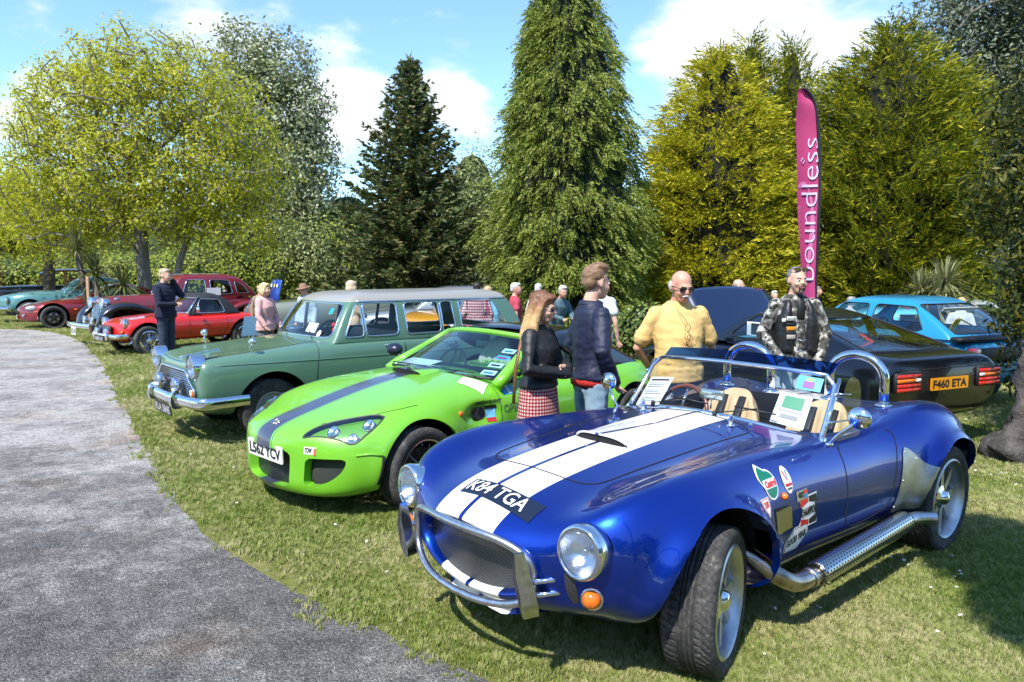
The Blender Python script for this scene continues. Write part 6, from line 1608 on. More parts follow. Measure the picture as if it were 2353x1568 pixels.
 def dtext(s, x, z, h, w, m, off=.005):
  tv, tf = text_vf(s, 1.0, .02, sub=.3); tv[:, 0] -= (tv[:, 0].max() + tv[:, 0].min()) / 2; tv[:, 1] -= (tv[:, 1].max() + tv[:, 1].min()) / 2
  tv[:, 0] *= -w / (tv[:, 0].max() - tv[:, 0].min()); tv[:, 1] *= h / (tv[:, 1].max() - tv[:, 1].min())
  return obj('decal_lettering', *drape((tv, tf), full, (x, 0, z), (1, 0, 0), (0, 0, 1), (0, -1, 0), off), m, car, smooth=False)
 rect = lambda w, h: [(-w / 2, -h / 2), (w / 2, -h / 2), (w / 2, h / 2), (-w / 2, h / 2)]
 Kd = mat('decal_black', (0.01, 0.01, 0.012), .4)
 obj('filler_recess', *drape(fan(catmull([(-.075, 0), (-.05, .042), (.05, .046), (.075, 0), (.05, -.046), (-.05, -.042)], 5, True), 2), full, (-.575, 0, .612), (1, 0, 0), (0, 0, 1), (0, -1, 0), .004), BLACKGLOSS, car)
 dtext('enginetuner', -.68, .69, .04, .26, Kd); dec('decal', rect(.11, .025), -.70, .648, Kd); dec('decal', rect(.085, .07), -.70, .602, mat('sticker_sky', (.15, .45, .75), .5)); dec('decal', rect(.085, .03), -.70, .552, mat('sticker_red', (.5, .03, .04), .5))
 dtext('OPIE', -.90, .625, .06, .16, mat('decal_greyout', (.10, .22, .06), .5))
 dec('decal', [(-.075, -.03), (.075, -.03), (.075, .02), (.03, .02), (.03, .038), (-.03, .038), (-.03, .02), (-.075, .02)], -.935, .752, mat('sticker_azure', (.03, .40, .75), .45)); dec('decal', rect(.03, .05), -.935, .752, PAPER, .005)
 q = on_panel(full, [(-.367, 1.4, .642)], (0, -1, 0))[0]; obj('side_repeater', *ell(q, (.022, .012, .022), 14, 8), AMBER, car)
 ns = obj('paper_notice', *drape(grid2(.20, .16, 8, 8), full, (-.66, .60, 1.6), (-.55, .84, 0), (-.84, -.55, 0), (0, 0, -1), .004), PAPER, car)
 obj('decal', *drape(grid2(.085, .05, 4, 3), full, (1.4, .462, .492), (0, 1, 0), (0, 0, 1), (-1, 0, 0), .003), PAPER, car)
 tv, tf = text_vf('TOW', 1.0, .03, sub=.3); tv[:, 0] *= .05 / (tv[:, 0].max() - tv[:, 0].min()); tv[:, 1] *= .036 / (tv[:, 1].max() - tv[:, 1].min())
 obj('decal_lettering', *drape((tv, tf), full, (1.4, .452, .492), (0, 1, 0), (0, 0, 1), (-1, 0, 0), .006), Kd, car, smooth=False)
 obj('decal', *drape(grid2(.012, .048, 2, 3), full, (1.4, .497, .487), (0, 1, 0), (0, 0, 1), (-1, 0, 0), .006), mat('sticker_tow', (.75, .10, .03), .5), car)
 bd = mat('badge_silver', (.6, .62, .65), .3, 1.0)
 tt = np.linspace(0, 2 * math.pi, 24, endpoint=False)
 b0 = on_panel(full, [(.69 + .035 * math.cos(t), .035 * math.sin(t), 1.5) for t in tt], (0, 0, -1), .004)
 bg_ = obj('nose_badge', *tube(b0, .003, 5, closed=True), bd, car)
 for a in ((.05, -.05, -.05, .05), (.0, -.055, 0, .055), (.055, 0, -.055, 0)):
  obj('badge_stroke', *tube(on_panel(full, [((.69 + a[0] * .7), a[1], 1.5), (.69, 0, 1.5), ((.69 + a[2] * .7), a[3], 1.5)], (0, 0, -1), .004), .003, 5), bd, bg_)
 number_plate(car, 'L562 YCV', (.788, .005, .432), (R(2), 0, R(90)), .50, .12)
 for y in (.735, -.735): wheel(car, 0, y, .302, .205, .222, 'multi', steer=4, grooves=(-.4, -.13, .13, .4), blocks=0, seg=64)
 for y in (.745, -.745): wheel(car, -2.485, y, .302, .215, .222, 'multi', grooves=(-.4, -.13, .13, .4), seg=64)
 return car
LAMP_XY = [(.70, .385), (.60, .405), (.49, .465), (.37, .57), (.25, .685), (.29, .715), (.39, .725), (.50, .70), (.56, .62), (.62, .52), (.67, .44)]
LAMP_UNITS = ((.55, .52, .04), (.36, .665, .042), (.49, .665, .036))
build_green()
# ------------------------------------------------------------------ the green estate car
def build_wagon():
 P = paint('sage_green_paint', (0.080, 0.180, 0.118), 0.0, .38, 1.0, dirt=.6); RF = paint('pale_roof_paint', (0.29, 0.285, 0.255), 0, .45, .5, dirt=.6)
 car = thing('estate_car', 'sage green estate car with a pale grey roof and chrome bumper', 'car', (-2.849, 8.002, 0), R(220.49))
 st = [
  (0.700, .66, .40, .79, .76, dict(yc=.86, sh=.985, lo=.98)),
  (0.690, .735, .36, .845, .80, dict(yc=.87, sh=.985, lo=.98)),
  (0.640, .765, .31, .872, .825, dict(yc=.88, sh=.985, lo=.98, bow=.02)),
  (0.420, .780, .27, .885, .855, dict(yc=.90, sh=.985, lo=.98)),
  (0.150, .790, .26, .900, .885, dict(yc=.90, sh=.985, lo=.975)), (-.150, .795, .26, .918, .925, dict(yc=.90, sh=.985, lo=.975)), (-.420, .795, .25, .935, .955, dict(yc=.90, sh=.985, lo=.97)),
  (-.700, .795, .25, .95, .975, dict(yc=.92, sh=.985, lo=.965)), (-1.0, .80, .25, .958, .97, dict(yc=.93, sh=.985, lo=.965)), (-1.6, .805, .25, .96, .96, dict(yc=.93, sh=.985, lo=.965)), (-2.2, .80, .26, .955, .95, dict(yc=.93, sh=.985, lo=.97)), (-2.8, .785, .29, .945, .94, dict(yc=.93, sh=.985, lo=.98)),
  (-3.15, .765, .32, .93, .93, dict(yc=.93, sh=.985, lo=.98)), (-3.38, .74, .36, .90, .90, dict(yc=.92, sh=.985, lo=.98)), (-3.43, .66, .44, .82, .82), (-3.44, .1, .6, .66, .66)]
 net = hull_net(st); net = cap_net(net, 0.705, 0.60, (0.02, 0.8)) + net
 sh = Shell.loft(net, 130, 60); full = sh.bvh()
 def top_hole(V):
  return np.where(V[:, 2] > .86, np.maximum(np.abs(V[:, 1]) - .66, np.maximum(V[:, 0] + .62, -3.30 - V[:, 0])), 1.0)
 sh = sh.cut(top_hole).cut(lambda V: np.where(V[:, 0] > .45, np.hypot(np.abs(V[:, 1]) - .575, V[:, 2] - .785) - .094, 1.0))
 arches(sh, car, P, [(0, .32, .385, .70), (-2.54, .32, .37, .70)])
 # cabin
 lv = [(.93, -.66, -3.33, .735, .755, .735, .10, .03), (.96, -.68, -3.33, .735, .755, .735, .10, .03), (1.05, -.725, -3.31, .72, .745, .72, .10, .03), (1.18, -.80, -3.24, .685, .715, .69, .10, .03), (1.30, -.88, -3.17, .645, .68, .655, .10, .03), (1.37, -.945, -3.12, .605, .65, .63, .09, .03), (1.415, -1.01, -3.07, .56, .60, .585, .08, .03), (1.45, -1.12, -2.98, .47, .50, .48, .06, .03)]
 cb = Shell.loft(cabin_net(lv), 60, 110)
 F = lambda p: p[0] > -1.15 and abs(p[1]) < .70
 Sd = lambda p: abs(p[1]) > .5 and p[0] < -.70
 wins = [('windscreen', 'yz', round_poly([(-.665, .985), (.665, .985), (.575, 1.335), (-.575, 1.335)], .09, 6), lambda p: p[0] > -1.0 + .12 * (1 if p[2] < 1.1 else 0)),
   ('quarter_light', 'xz', round_poly([(-.80, .985), (-1.03, .985), (-1.03, 1.335), (-.985, 1.335)], .03, 4), lambda p: abs(p[1]) > .5 and p[0] < -.74),
   ('side_window', 'xz', round_poly([(-1.06, .985), (-1.46, .985), (-1.47, 1.335), (-1.06, 1.335)], .03, 4), lambda p: abs(p[1]) > .5),
   ('side_window', 'xz', round_poly([(-1.57, .985), (-2.03, .985), (-2.03, 1.335), (-1.57, 1.335)], .03, 4), lambda p: abs(p[1]) > .5),
   ('quarter_light', 'xz', round_poly([(-2.06, .985), (-2.24, .985), (-2.22, 1.335), (-2.06, 1.335)], .03, 4), lambda p: abs(p[1]) > .5),
   ('side_window', 'xz', round_poly([(-2.33, .985), (-3.06, .985), (-2.86, 1.335), (-2.33, 1.335)], .04, 4), lambda p: abs(p[1]) > .5),
   ('rear_window', 'yz', round_poly([(-.60, 1.0), (.60, 1.0), (.54, 1.30), (-.54, 1.30)], .05, 4), lambda p: p[0] < -3.05)]
 w2 = []
 for nm, pl, poly, t in wins:
  if pl == 'xz':
   for s_ in (1, -1): w2.append((nm, pl, poly, (lambda p, t=t, s_=s_: t(p) and p[1] * s_ > 0)))
  else: w2.append((nm, pl, poly, t))
 gl = glass('estate_glass', (0.90, 0.95, 0.93), .16)
 cb = glaze(cb, w2, car, gl, CHROME, .009, .004)
 lo, hi = cb.split(lambda V: 1.352 - V[:, 2])
 lo.obj('cabin_pillars', P, car); rf = hi.obj('roof', RF, car)
 for s_ in (1, -1):
  g = on_panel(hi.join(lo).bvh(), [(x, s_ * 1.3, 1.352) for x in np.linspace(-1.0, -3.08, 26)], (0, -s_, 0), .004)
  if len(g) > 3: obj('rain_gutter', *tube(g, .009, 6), CHROME, rf)
 # front: grille bars inside a chrome surround
 G = empty('grille', car, (0, 0, 0))
 outline = round_poly([(-.60, .475), (-.36, .44), (.36, .44), (.60, .475), (.63, .56), (.46, .655), (.40, .73), (-.40, .73), (-.46, .655), (-.63, .56)], .05, 5)
 pv, pf = fan(outline, 2); pv = np.array(pv)
 obj('grille_panel', np.stack([np.full(len(pv), .716), pv[:, 0], pv[:, 1]], 1), pf, mat('grille_backing', (.05, .05, .05), .4, .6), G)  # dark metal panel behind the chrome bars
 obj('surround', *tube([(.722, a, b) for a, b in outline], .010, 8, closed=True), CHROME, G)
 for k in range(13):
  z = .462 + k * .020; hw = .60 if z < .56 else max(.40, .60 - (z - .56) * 1.25)
  obj('bar', *box((.722, 0, z), (.012, hw * 2 - .03, .007), .002), CHROME, G)
 obj('centre_bar', *box((.728, 0, .60), (.012, .36, .035), .008), CHROME, G)
 obj('badge', *box((.736, 0, .545), (.012, .045, .07), .01), mat('badge_red', (.4, .03, .03), .3), G)
 for s_ in (1, -1):
  lamp(car, 'headlamp', (.725, s_ * .575, .785), .095, (0, 0, 0), hood=.018, depth=.10)
  lamp(car, 'fog_lamp', (.80, s_ * .275, .575), .07, (0, 0, 0), depth=.07)
  obj('fog_lamp_bracket', *tube([(.76, s_ * .275, .50), (.76, s_ * .275, .43)], .01, 6), CHROME, car)
  e = empty('side_lamp', car, (.715, s_ * .56, .53)); obj('bezel', *box((0, 0, 0), (.03, .10, .085), .012), CHROME, e); obj('lens', *box((.013, -s_ * .012, 0), (.02, .05, .065), .008), LENS if 0 else WHITE, e); obj('lens', *box((.014, s_ * .028, 0), (.02, .032, .065), .008), AMBER, e)
  # wing mirror
  q = on_panel(full, [(.17, s_ * .66, 1.6)], (0, 0, -1))[0]
  wm = empty('wing_mirror', car, q); obj('stem', *tube(catmull([(0, 0, 0), (.02, 0, .05), (0, s_ * .02, .09)], 5), .008, 8), CHROME, wm)
  Vm, Fm = ell((0, 0, 0), (.045, .05, .042), 16, 10); Vm = np.array(Vm); Vm[:, 0] = np.maximum(Vm[:, 0], -.012); obj('mirror_head', Vm + np.array((.0, s_ * .03, .115)), Fm, CHROME, wm)
  obj('side_crease', *tube(on_panel(full, [(x, s_ * 1.4, .79 + .012 * math.sin(x)) for x in np.linspace(.58, -3.2, 40)], (0, -s_, 0), .0), .006, 6), P, car)
  dpts = catmull([(-.50, .955), (-.475, .80), (-.45, .62), (-.46, .45), (-.55, .31), (-1.1, .29), (-1.50, .30), (-1.515, .62), (-1.515, .95)], 6)
  seam('door_gap', full, [(p[0], s_ * 1.4, p[1]) for p in dpts], (0, -s_, 0), car, .0032)
  dpts = catmull([(-1.525, .95), (-1.525, .62), (-1.53, .30), (-2.0, .31), (-2.2, .5), (-2.28, .75), (-2.29, .95)], 6)
  seam('door_gap', full, [(p[0], s_ * 1.4, p[1]) for p in dpts], (0, -s_, 0), car, .0032)
  for xh in (-1.33, -2.12):
   hq = on_panel(full, [(xh, s_ * 1.4, .88)], (0, -s_, 0), .0)[0]
   h = empty('door_handle', car, hq); obj('grip', *tube([(.07, s_ * .008, .0), (.05, s_ * .03, .004), (-.07, s_ * .028, .0), (-.075, s_ * .005, -.004)], .009, 8), CHROME, h); obj('button', *ell((-.085, s_ * .012, -.005), (.018, .02, .018), 12, 8), CHROME, h)
 obj('bonnet_strip', *tube(on_panel(full, [(x, 0, 1.6) for x in np.linspace(.66, .25, 12)], (0, 0, -1), .006), .009, 8), CHROME, car)
 for s_ in (1, -1): seam('bonnet_gap', full, [(x, s_ * (.565 + .03 * x), 1.6) for x in np.linspace(.63, -.52, 24)], (0, 0, -1), car, .003)
 seam('bonnet_gap', full, [(.685 - .02 * abs(y), y, 1.6) for y in np.linspace(-.56, .56, 14)], (0, 0, -1), car, .003)
 # bumper: rounded blade wrapping the corners, with overriders
 def bumper(x, sgn, z):
  path = catmull([(x - sgn * .50, .80, z), (x - sgn * .20, .82, z), (x - sgn * .06, .78, z), (x, .58, z), (x + sgn * .045, .25, z), (x + sgn * .05, 0, z), (x + sgn * .045, -.25, z), (x, -.58, z), (x - sgn * .06, -.78, z), (x - sgn * .2, -.82, z), (x - sgn * .5, -.80, z)], 6)
  V, F = [], []; prof = [(-.004, .055), (.022, .05), (.034, .02), (.032, -.02), (.018, -.05), (-.008, -.055)]
  n = len(path)
  for i in range(n):
   a = path[max(0, i - 1)]; b = path[min(n - 1, i + 1)]; t = (b - a) / np.linalg.norm(b - a); nrm = np.array((-t[1], t[0], 0)) * (-1 if True else 1)
   if np.dot(nrm, path[i] - np.array((x - sgn * .8, 0, z))) < 0: nrm = -nrm
   for d, h in prof: V.append(path[i] + nrm * d + np.array((0, 0, h)))
  m = len(prof)
  F = [(i * m + j, i * m + j + 1, (i + 1) * m + j + 1, (i + 1) * m + j) for i in range(n - 1) for j in range(m - 1)]
  b = obj('bumper', V, F, CHROME, car)
  for s_ in (1, -1):
   pr = round_poly([(-.05, -.085), (.03, -.085), (.055, -.03), (.045, .05), (.0, .10), (-.05, .09)], .02, 4)
   V2, F2 = prism([tuple(p) for p in pr], -.03, .03, 'y'); V2 = np.array(V2); V2[:, 0] *= sgn
   obj('overrider', V2 + np.array((x + sgn * .045, s_ * .36, z)), F2, CHROME, b, sharp=40)
 bumper(.775, 1, .455); bumper(-3.47, -1, .46)
 sv = mat('plate_silver', (.62, .62, .60), .35, .6)
 bk = mat('plate_black', (0.012, 0.012, 0.014), 0.4)
 number_plate(car, 'RLA 584E', (.838, 0, .335), (R(6), 0, R(90)), .52, .115, bk, sv)
 # wipers, dashboard, interior
 for s_ in (.38, -.25): obj('wiper', *cat(tube([(-.60, s_ - .02, .975), (-.635, s_ - .12, 1.005), (-.665, s_ - .20, 1.03)], .006, 6), tube([(-.625, s_ - .0, 1.0), (-.66, s_ - .32, 1.02)], .007, 6)), BLACK, car)
 lea = mat('grey_leather', (.30, .29, .26), .55, var=.1, vscale=15)
 obj('dashboard', *box((-.86, 0, .88), (.22, 1.36, .14), .04), BLACK, car)
 for x in (-1.55, -2.35):
  e = empty('bench_seat', car, (x, 0, .55)); obj('backrest', *xf(box((0, 0, .2), (.14, 1.25, .50), .06), (0, R(-12), 0)), lea if x > -2 else mat('dark_leather', (.03, .03, .035), .5), e); obj('cushion', *box((.27, 0, -.02), (.5, 1.25, .16), .06), lea, e)
 hand_wheel(car, (-1.10, -.36, .93), .20, -35)
 obj('headlining', *box((-2.0, 0, 1.365), (1.9, 1.1, .01)), mat('lining', (.35, .34, .31), .9), car, smooth=False)
 obj('load_floor', *box((-2.85, 0, .75), (.8, 1.2, .03)), BLACK, car, smooth=False)
 obj('notice_sheet', [(-.84, -.30, .985), (-.84, -.06, .985), (-.90, -.30, 1.09), (-.90, -.06, 1.09)], [(0, 1, 3, 2)], PAPER, car, smooth=False)
 pop = mat('poppy_red', (.55, .02, .02), .7)
 obj('poppy_wreath', *cat(*[ell((-.92 - .02 * k, .22 + .05 * math.cos(k * 1.1), 1.03 + .06 * math.sin(k * 1.1)), (.03, .035, .03), 8, 6) for k in range(6)]), pop, car)
 for (y, z, r, m) in ((.47, 1.255, .045, mat('sticker_teal', (0.02, 0.30, 0.34), .5)), (.45, 1.02, .04, PAPER)):
  xw = -.735 - (z - 1.0) * .62
  obj('windscreen_sticker', *xf(lathe([(r, 0), (.0005, .001)], 16, 'x'), (0, R(-32), 0), (xw + .105, y, z)), m, car)
 for y in (.645, -.645): wheel(car, 0, y, .315, .155, .185, 'cap', steer=3, grooves=(-.4, 0, .4), seg=56)
 for y in (.645, -.645): wheel(car, -2.54, y, .315, .155, .185, 'cap', grooves=(-.4, 0, .4), seg=56)
build_wagon()
# ------------------------------------------------------------------ the other cars
def plain_car(label, x, y, yaw, P, st, lv, wins, wheels, name='car', capz=.55, capx=None, tailcap=None, roofm=None, glassm=None, arch_r=.06, trim=CHROME, group=None, z=0.0, seat_col=None, hole=None, capk=(.02, .75)):
 """car from a hull, a cabin and window outlines; returns (root, panel tree)"""
 car = thing(name, label, 'car', (x, y, z), R(yaw), group)
 net = hull_net(st); net = cap_net(net, capx if capx is not None else st[0][0] + .01, capz, capk) + net
 sh = Shell.loft(net, 70, 36); full = sh.bvh()
 if hole: sh = sh.cut(hole)
 arches(sh, car, P, [(wx, Rt + .02, Rt + arch_r, wy * .98) for wx, wy, Rt, *_ in wheels], lipw=.03)
 if lv:
  cb = Shell.loft(cabin_net(lv), 36, 60); w2 = []
  for nm, pl, poly, t in wins:
   if pl == 'xz':
    for s_ in (1, -1): w2.append((nm, pl, round_poly(poly, .04, 4), (lambda p, t=t, s_=s_: t(p) and p[1] * s_ > 0)))
   else: w2.append((nm, pl, round_poly(poly, .06, 4), t))
  cb = glaze(cb, w2, car, glassm or GLASS, trim, .008, .005)
  cb.obj('roof', roofm or P, car)
  seats(car, [lv[0][1] - .95 * .9], .45, seat_col or BLACK)
  hand_wheel(car, (lv[0][1] - .42, -.33, lv[0][0] - .02), .18)
 for wx, wy, Rt, w, rr, style, *k in wheels:
  for s_ in (1, -1): wheel(car, wx, s_ * wy, Rt, w, rr, style, steer=(k[0] if k else 0), seg=40)
 return car, full
ANY = lambda p: True
side = lambda p: abs(p[1]) > .42
def front_of(x): return lambda p: p[0] > x
def behind(x): return lambda p: p[0] < x
def top_hole(x0, x1, w, z):
 return lambda V: np.where(V[:, 2] > z, np.maximum(np.abs(V[:, 1]) - w, np.maximum(V[:, 0] - x0, x1 - V[:, 0])), 1.0)
def bar_bumper(car, x, z, hw, wrap, m=CHROME, r=.035, sgn=1, name='bumper'):
 P = catmull([(x - sgn * wrap, hw, z), (x - sgn * .05, hw * .96, z), (x, hw * .6, z), (x + sgn * .02, 0, z), (x, -hw * .6, z), (x - sgn * .05, -hw * .96, z), (x - sgn * wrap, -hw, z)], 5)
 return obj(name, *tube(P, r, 8, flat=(.55, 1.3), up=(0, 0, 1)), m, car)
def build_cars():
 # ---- red open two-seater with its hood up
 P = paint('signal_red', (.60, .012, .008), 0, .38, 1, .3)
 st = [(.56, .50, .36, .56, .60, dict(bow=.10)), (.52, .58, .30, .62, .63, dict(bow=.12)), (.38, .64, .27, .68, .675, dict(bow=.04)), (.1, .67, .26, .725, .72), (-.3, .68, .25, .75, .765), (-.75, .685, .25, .77, .80), (-1.2, .685, .25, .76, .78), (-1.7, .69, .26, .77, .78), (-2.05, .69, .28, .765, .77), (-2.4, .66, .32, .72, .73), (-2.62, .60, .40, .66, .67), (-2.68, .3, .5, .6, .6)]
 lv = [(.76, -.86, -1.98, .60, .61, .58, .12, .06), (.80, -.87, -1.96, .60, .61, .58, .12, .06), (.92, -.95, -1.86, .57, .575, .54, .1, .06), (1.05, -1.05, -1.72, .52, .53, .49, .08, .05), (1.14, -1.13, -1.58, .46, .48, .42, .05, .05), (1.18, -1.2, -1.5, .36, .38, .34, .03, .03)]
 soft = mat('black_vinyl', (.022, .022, .024), .55, var=.2, bump=.2, bscale=40)
 car, bv = plain_car('bright red open two-seater with its black soft top raised and wire wheels', -7.641, 15.318, 227.07, P, st, lv, [('windscreen', 'yz', [(-.53, .80), (.53, .80), (.46, 1.10), (-.46, 1.10)], front_of(-1.14)), ('side_window', 'xz', [(-.98, .79), (-1.62, .79), (-1.52, 1.06), (-1.12, 1.08)], side)], [(0, .61, .29, .15, .20, 'wire', 4), (-2.03, .59, .29, .15, .20, 'wire')], roofm=soft, arch_r=.05, name='sports_car')
 for s_ in (1, -1):
  lamp(car, 'headlamp', (.42, s_ * .50, .635), .085, depth=.08); lamp(car, 'spot_lamp', (.66, s_ * .24, .47), .07, depth=.06)
  obj('side_lamp', *ell((.46, s_ * .54, .47), (.03, .04, .035), 10, 8), AMBER, car)
  obj('overrider', *box((.665, s_ * .33, .39), (.06, .05, .16), .02), CHROME, car)
  q = empty('door_mirror', car, (-.95, s_ * .70, .82)); obj('mirror_head', *box((0, s_ * .07, .06), (.04, .14, .09), .015), CHROME, q); obj('mirror_stem', *tube([(0, 0, 0), (0, s_ * .06, .05)], .01, 6), CHROME, q)
  obj('windscreen_pillar', *tube([(-.80, s_ * .60, .78), (-1.10, s_ * .48, 1.13)], .018, 6), CHROME, car)
  seam('door_gap', bv, [(p[0], s_ * 1.3, p[1]) for p in catmull([(-.84, .76), (-.83, .5), (-.9, .32), (-1.5, .32), (-1.62, .5), (-1.63, .76)], 5)], (0, -s_, 0), car, .004)
 g = empty('grille', car, (.575, 0, .52)); obj('grille_panel', *box((-.005, 0, 0), (.02, .62, .16), .03), DARK, g)
 for k in range(8): obj('bar', *box((.008, 0, -.065 + .018 * k), (.012, .60, .006)), CHROME, g, smooth=False)
 bar_bumper(car, .63, .40, .66, .25); number_plate(car, 'XFE 51', (.69, -.02, .34), (0, 0, R(90)), .46, .10, BLACK, mat('plate_silver', (.62, .62, .60), .35, .6))
 # ---- maroon post-war saloon with black wings
 P = paint('maroon', (.16, .008, .014), 0, .35, 1, .4); bw = paint('midnight', (.006, .008, .016), 0, .3)
 st = [(.38, .20, .42, .98, 1.02, dict(yc=.7)), (.34, .30, .38, 1.02, 1.06, dict(yc=.7)), (.1, .36, .38, 1.05, 1.08, dict(yc=.72)), (-.4, .47, .38, 1.07, 1.10, dict(yc=.75)), (-.85, .60, .38, 1.06, 1.12, dict(yc=.8)), (-1.2, .68, .36, 1.05, 1.10), (-2.0, .70, .36, 1.04, 1.06), (-2.8, .68, .38, 1.02, 1.04), (-3.2, .62, .42, .95, .97), (-3.5, .5, .48, .78, .8), (-3.58, .2, .55, .65, .66)]
 lv = [(1.02, -.95, -3.15, .62, .68, .58, .06, .12), (1.08, -.97, -3.13, .62, .68, .58, .06, .12), (1.22, -1.06, -3.02, .60, .66, .56, .06, .12), (1.38, -1.16, -2.88, .57, .63, .53, .05, .12), (1.50, -1.26, -2.70, .52, .57, .47, .04, .1), (1.57, -1.40, -2.5, .44, .47, .38, .03, .06)]
 car, bv = plain_car('maroon old saloon with black front wings and a sloping chrome radiator', -9.12, 17.45, 226, P, st, lv, [('windscreen', 'yz', [(-.50, 1.08), (.50, 1.08), (.44, 1.44), (-.44, 1.44)], front_of(-1.24)), ('side_window', 'xz', [(-1.26, 1.09), (-1.82, 1.09), (-1.82, 1.44), (-1.40, 1.44)], side), ('side_window', 'xz', [(-1.94, 1.09), (-2.50, 1.09), (-2.44, 1.42), (-1.94, 1.44)], side), ('quarter_window', 'xz', [(-2.62, 1.09), (-2.96, 1.10), (-2.80, 1.32), (-2.58, 1.40)], side)], [(0, .66, .34, .15, .22, 'cap'), (-2.85, .66, .34, .15, .22, 'cap')], name='saloon_car', capz=.7, seat_col=mat('red_leather', (.20, .02, .02), .6))
 for s_ in (1, -1):
  pts = catmull([(.62, s_ * .62, .40), (.52, s_ * .64, .66), (.28, s_ * .65, .83), (-.02, s_ * .66, .86), (-.4, s_ * .67, .76), (-.75, s_ * .69, .58), (-1.05, s_ * .70, .42)], 6)
  V, F = tube(pts, np.interp(np.linspace(0, 1, len(pts)), [0, .2, .5, .8, 1], [.10, .19, .22, .19, .12]), 12, up=(0, 0, 1), flat=(1.0, .42)); obj('front_wing', V, F, bw, car)
  pts = catmull([(-2.25, s_ * .70, .48), (-2.45, s_ * .71, .72), (-2.85, s_ * .71, .84), (-3.25, s_ * .69, .72), (-3.5, s_ * .66, .48)], 6)
  obj('rear_wing', *tube(pts, np.interp(np.linspace(0, 1, len(pts)), [0, .5, 1], [.08, .16, .08]), 10, up=(0, 0, 1), flat=(1, .5)), P, car)
  lamp(car, 'headlamp', (.44, s_ * .38, .93), .115, depth=.16); lamp(car, 'fog_lamp', (.62, s_ * .25, .55), .08, depth=.08); obj('side_lamp', *ell((.20, s_ * .66, 1.03), (.06, .03, .035), 10, 8), CHROME, car)
  obj('running_board', *box((-1.5, s_ * .74, .36), (1.1, .14, .04), .01), bw, car)
  seam('door_gap', bv, [(p[0], s_ * 1.3, p[1]) for p in ((-1.18, 1.03), (-1.18, .7), (-1.2, .42))], (0, -s_, 0), car, .004); seam('door_gap', bv, [(-1.88, s_ * 1.3, z) for z in (1.03, .7, .42)], (0, -s_, 0), car, .004)
 rad = round_poly([(-.26, .45), (.26, .45), (.29, .80), (.22, 1.02), (0, 1.08), (-.22, 1.02), (-.29, .80)], .06, 4)
 g = empty('radiator', car, (.40, 0, 0), (0, R(-16), 0)); g.location = (.62, 0, -.03); V, F = prism([tuple(p) for p in rad], -.05, .03, 'x'); obj('shell', V, F, CHROME, g, sharp=40)
 for k in range(11): obj('bar', *box((.036, -.20 + .04 * k, .72), (.012, .012, .50)), CHROME, g, smooth=False)
 obj('backing', *box((.033, 0, .72), (.004, .46, .54)), DARK, g, smooth=False)
 bar_bumper(car, .88, .46, .74, .06, r=.045); number_plate(car, 'HCD 40', (.92, .0, .33), (0, 0, R(90)), .30, .17, WHITE)
 obj('notice_sheet', *box((-2.0, .69, 1.15), (.34, .01, .18)), PAPER, car, smooth=False)
 # ---- dark red modern coupe
 P = paint('deep_red_metallic', (.22, .012, .018), .4, .35, 1, .2)
 st = [(.84, .40, .28, .54, .58, dict(bow=.10)), (.78, .60, .22, .60, .63, dict(bow=.20)), (.55, .76, .19, .68, .70, dict(bow=.14)), (.2, .87, .18, .77, .775), (-.2, .90, .18, .815, .83), (-.7, .90, .18, .83, .86), (-1.2, .89, .18, .84, .86), (-2.0, .89, .19, .85, .86), (-2.6, .90, .2, .86, .87), (-3.1, .87, .25, .82, .83), (-3.6, .76, .33, .74, .75), (-3.8, .5, .42, .66, .67)]
 lv = [(.83, -.72, -3.15, .72, .75, .66, .22, .10), (.87, -.80, -3.05, .72, .75, .66, .22, .10), (.98, -1.02, -2.75, .68, .70, .60, .2, .1), (1.12, -1.30, -2.4, .60, .62, .52, .16, .1), (1.21, -1.52, -2.05, .52, .54, .46, .1, .08), (1.26, -1.68, -1.9, .42, .44, .38, .06, .05)]
 car, bv = plain_car('dark red modern coupe with black alloy wheels', -13.32, 21.9, 214, P, st, lv, [('windscreen', 'yz', [(-.60, .90), (.60, .90), (.50, 1.18), (-.50, 1.18)], front_of(-1.42)), ('side_window', 'xz', [(-1.10, .90), (-1.98, .90), (-1.98, 1.17), (-1.52, 1.17)], side), ('quarter_window', 'xz', [(-2.03, .90), (-2.62, .91), (-2.2, 1.14), (-2.03, 1.17)], side)], [(0, .755, .33, .25, .25, 'ten', 6), (-2.59, .755, .33, .25, .25, 'ten')], name='coupe', capz=.4, trim=BLACK)
 for s_ in (1, -1):
  obj('headlamp', *ell((.50, s_ * .60, .60), (.16, .12, .07), 16, 10), mat('lamp_cluster', (.62, .64, .66), .1, .3, var=.3, vscale=20, coat=1.0), car); obj('fog_lamp', *ell((.70, s_ * .48, .40), (.05, .07, .04), 12, 8), CHROME, car)
  q = on_panel(bv, [(.40, s_ * 1.4, .50), (-.55, s_ * 1.4, .55)], (0, -s_, 0), .004)
  for p in q: obj('side_marker', *ell(p, (.06, .012, .02), 10, 6), AMBER, car)
 obj('grille', *ell((.815, 0, .46), (.04, .26, .07), 16, 8), DARK, car); number_plate(car, 'Y7 XKR', (.865, 0, .33), (0, 0, R(90)), .5, .11)
 # ---- pale teal old saloon
 P = paint('teal_metallic', (.10, .26, .27), .3, .35, 1, .2)
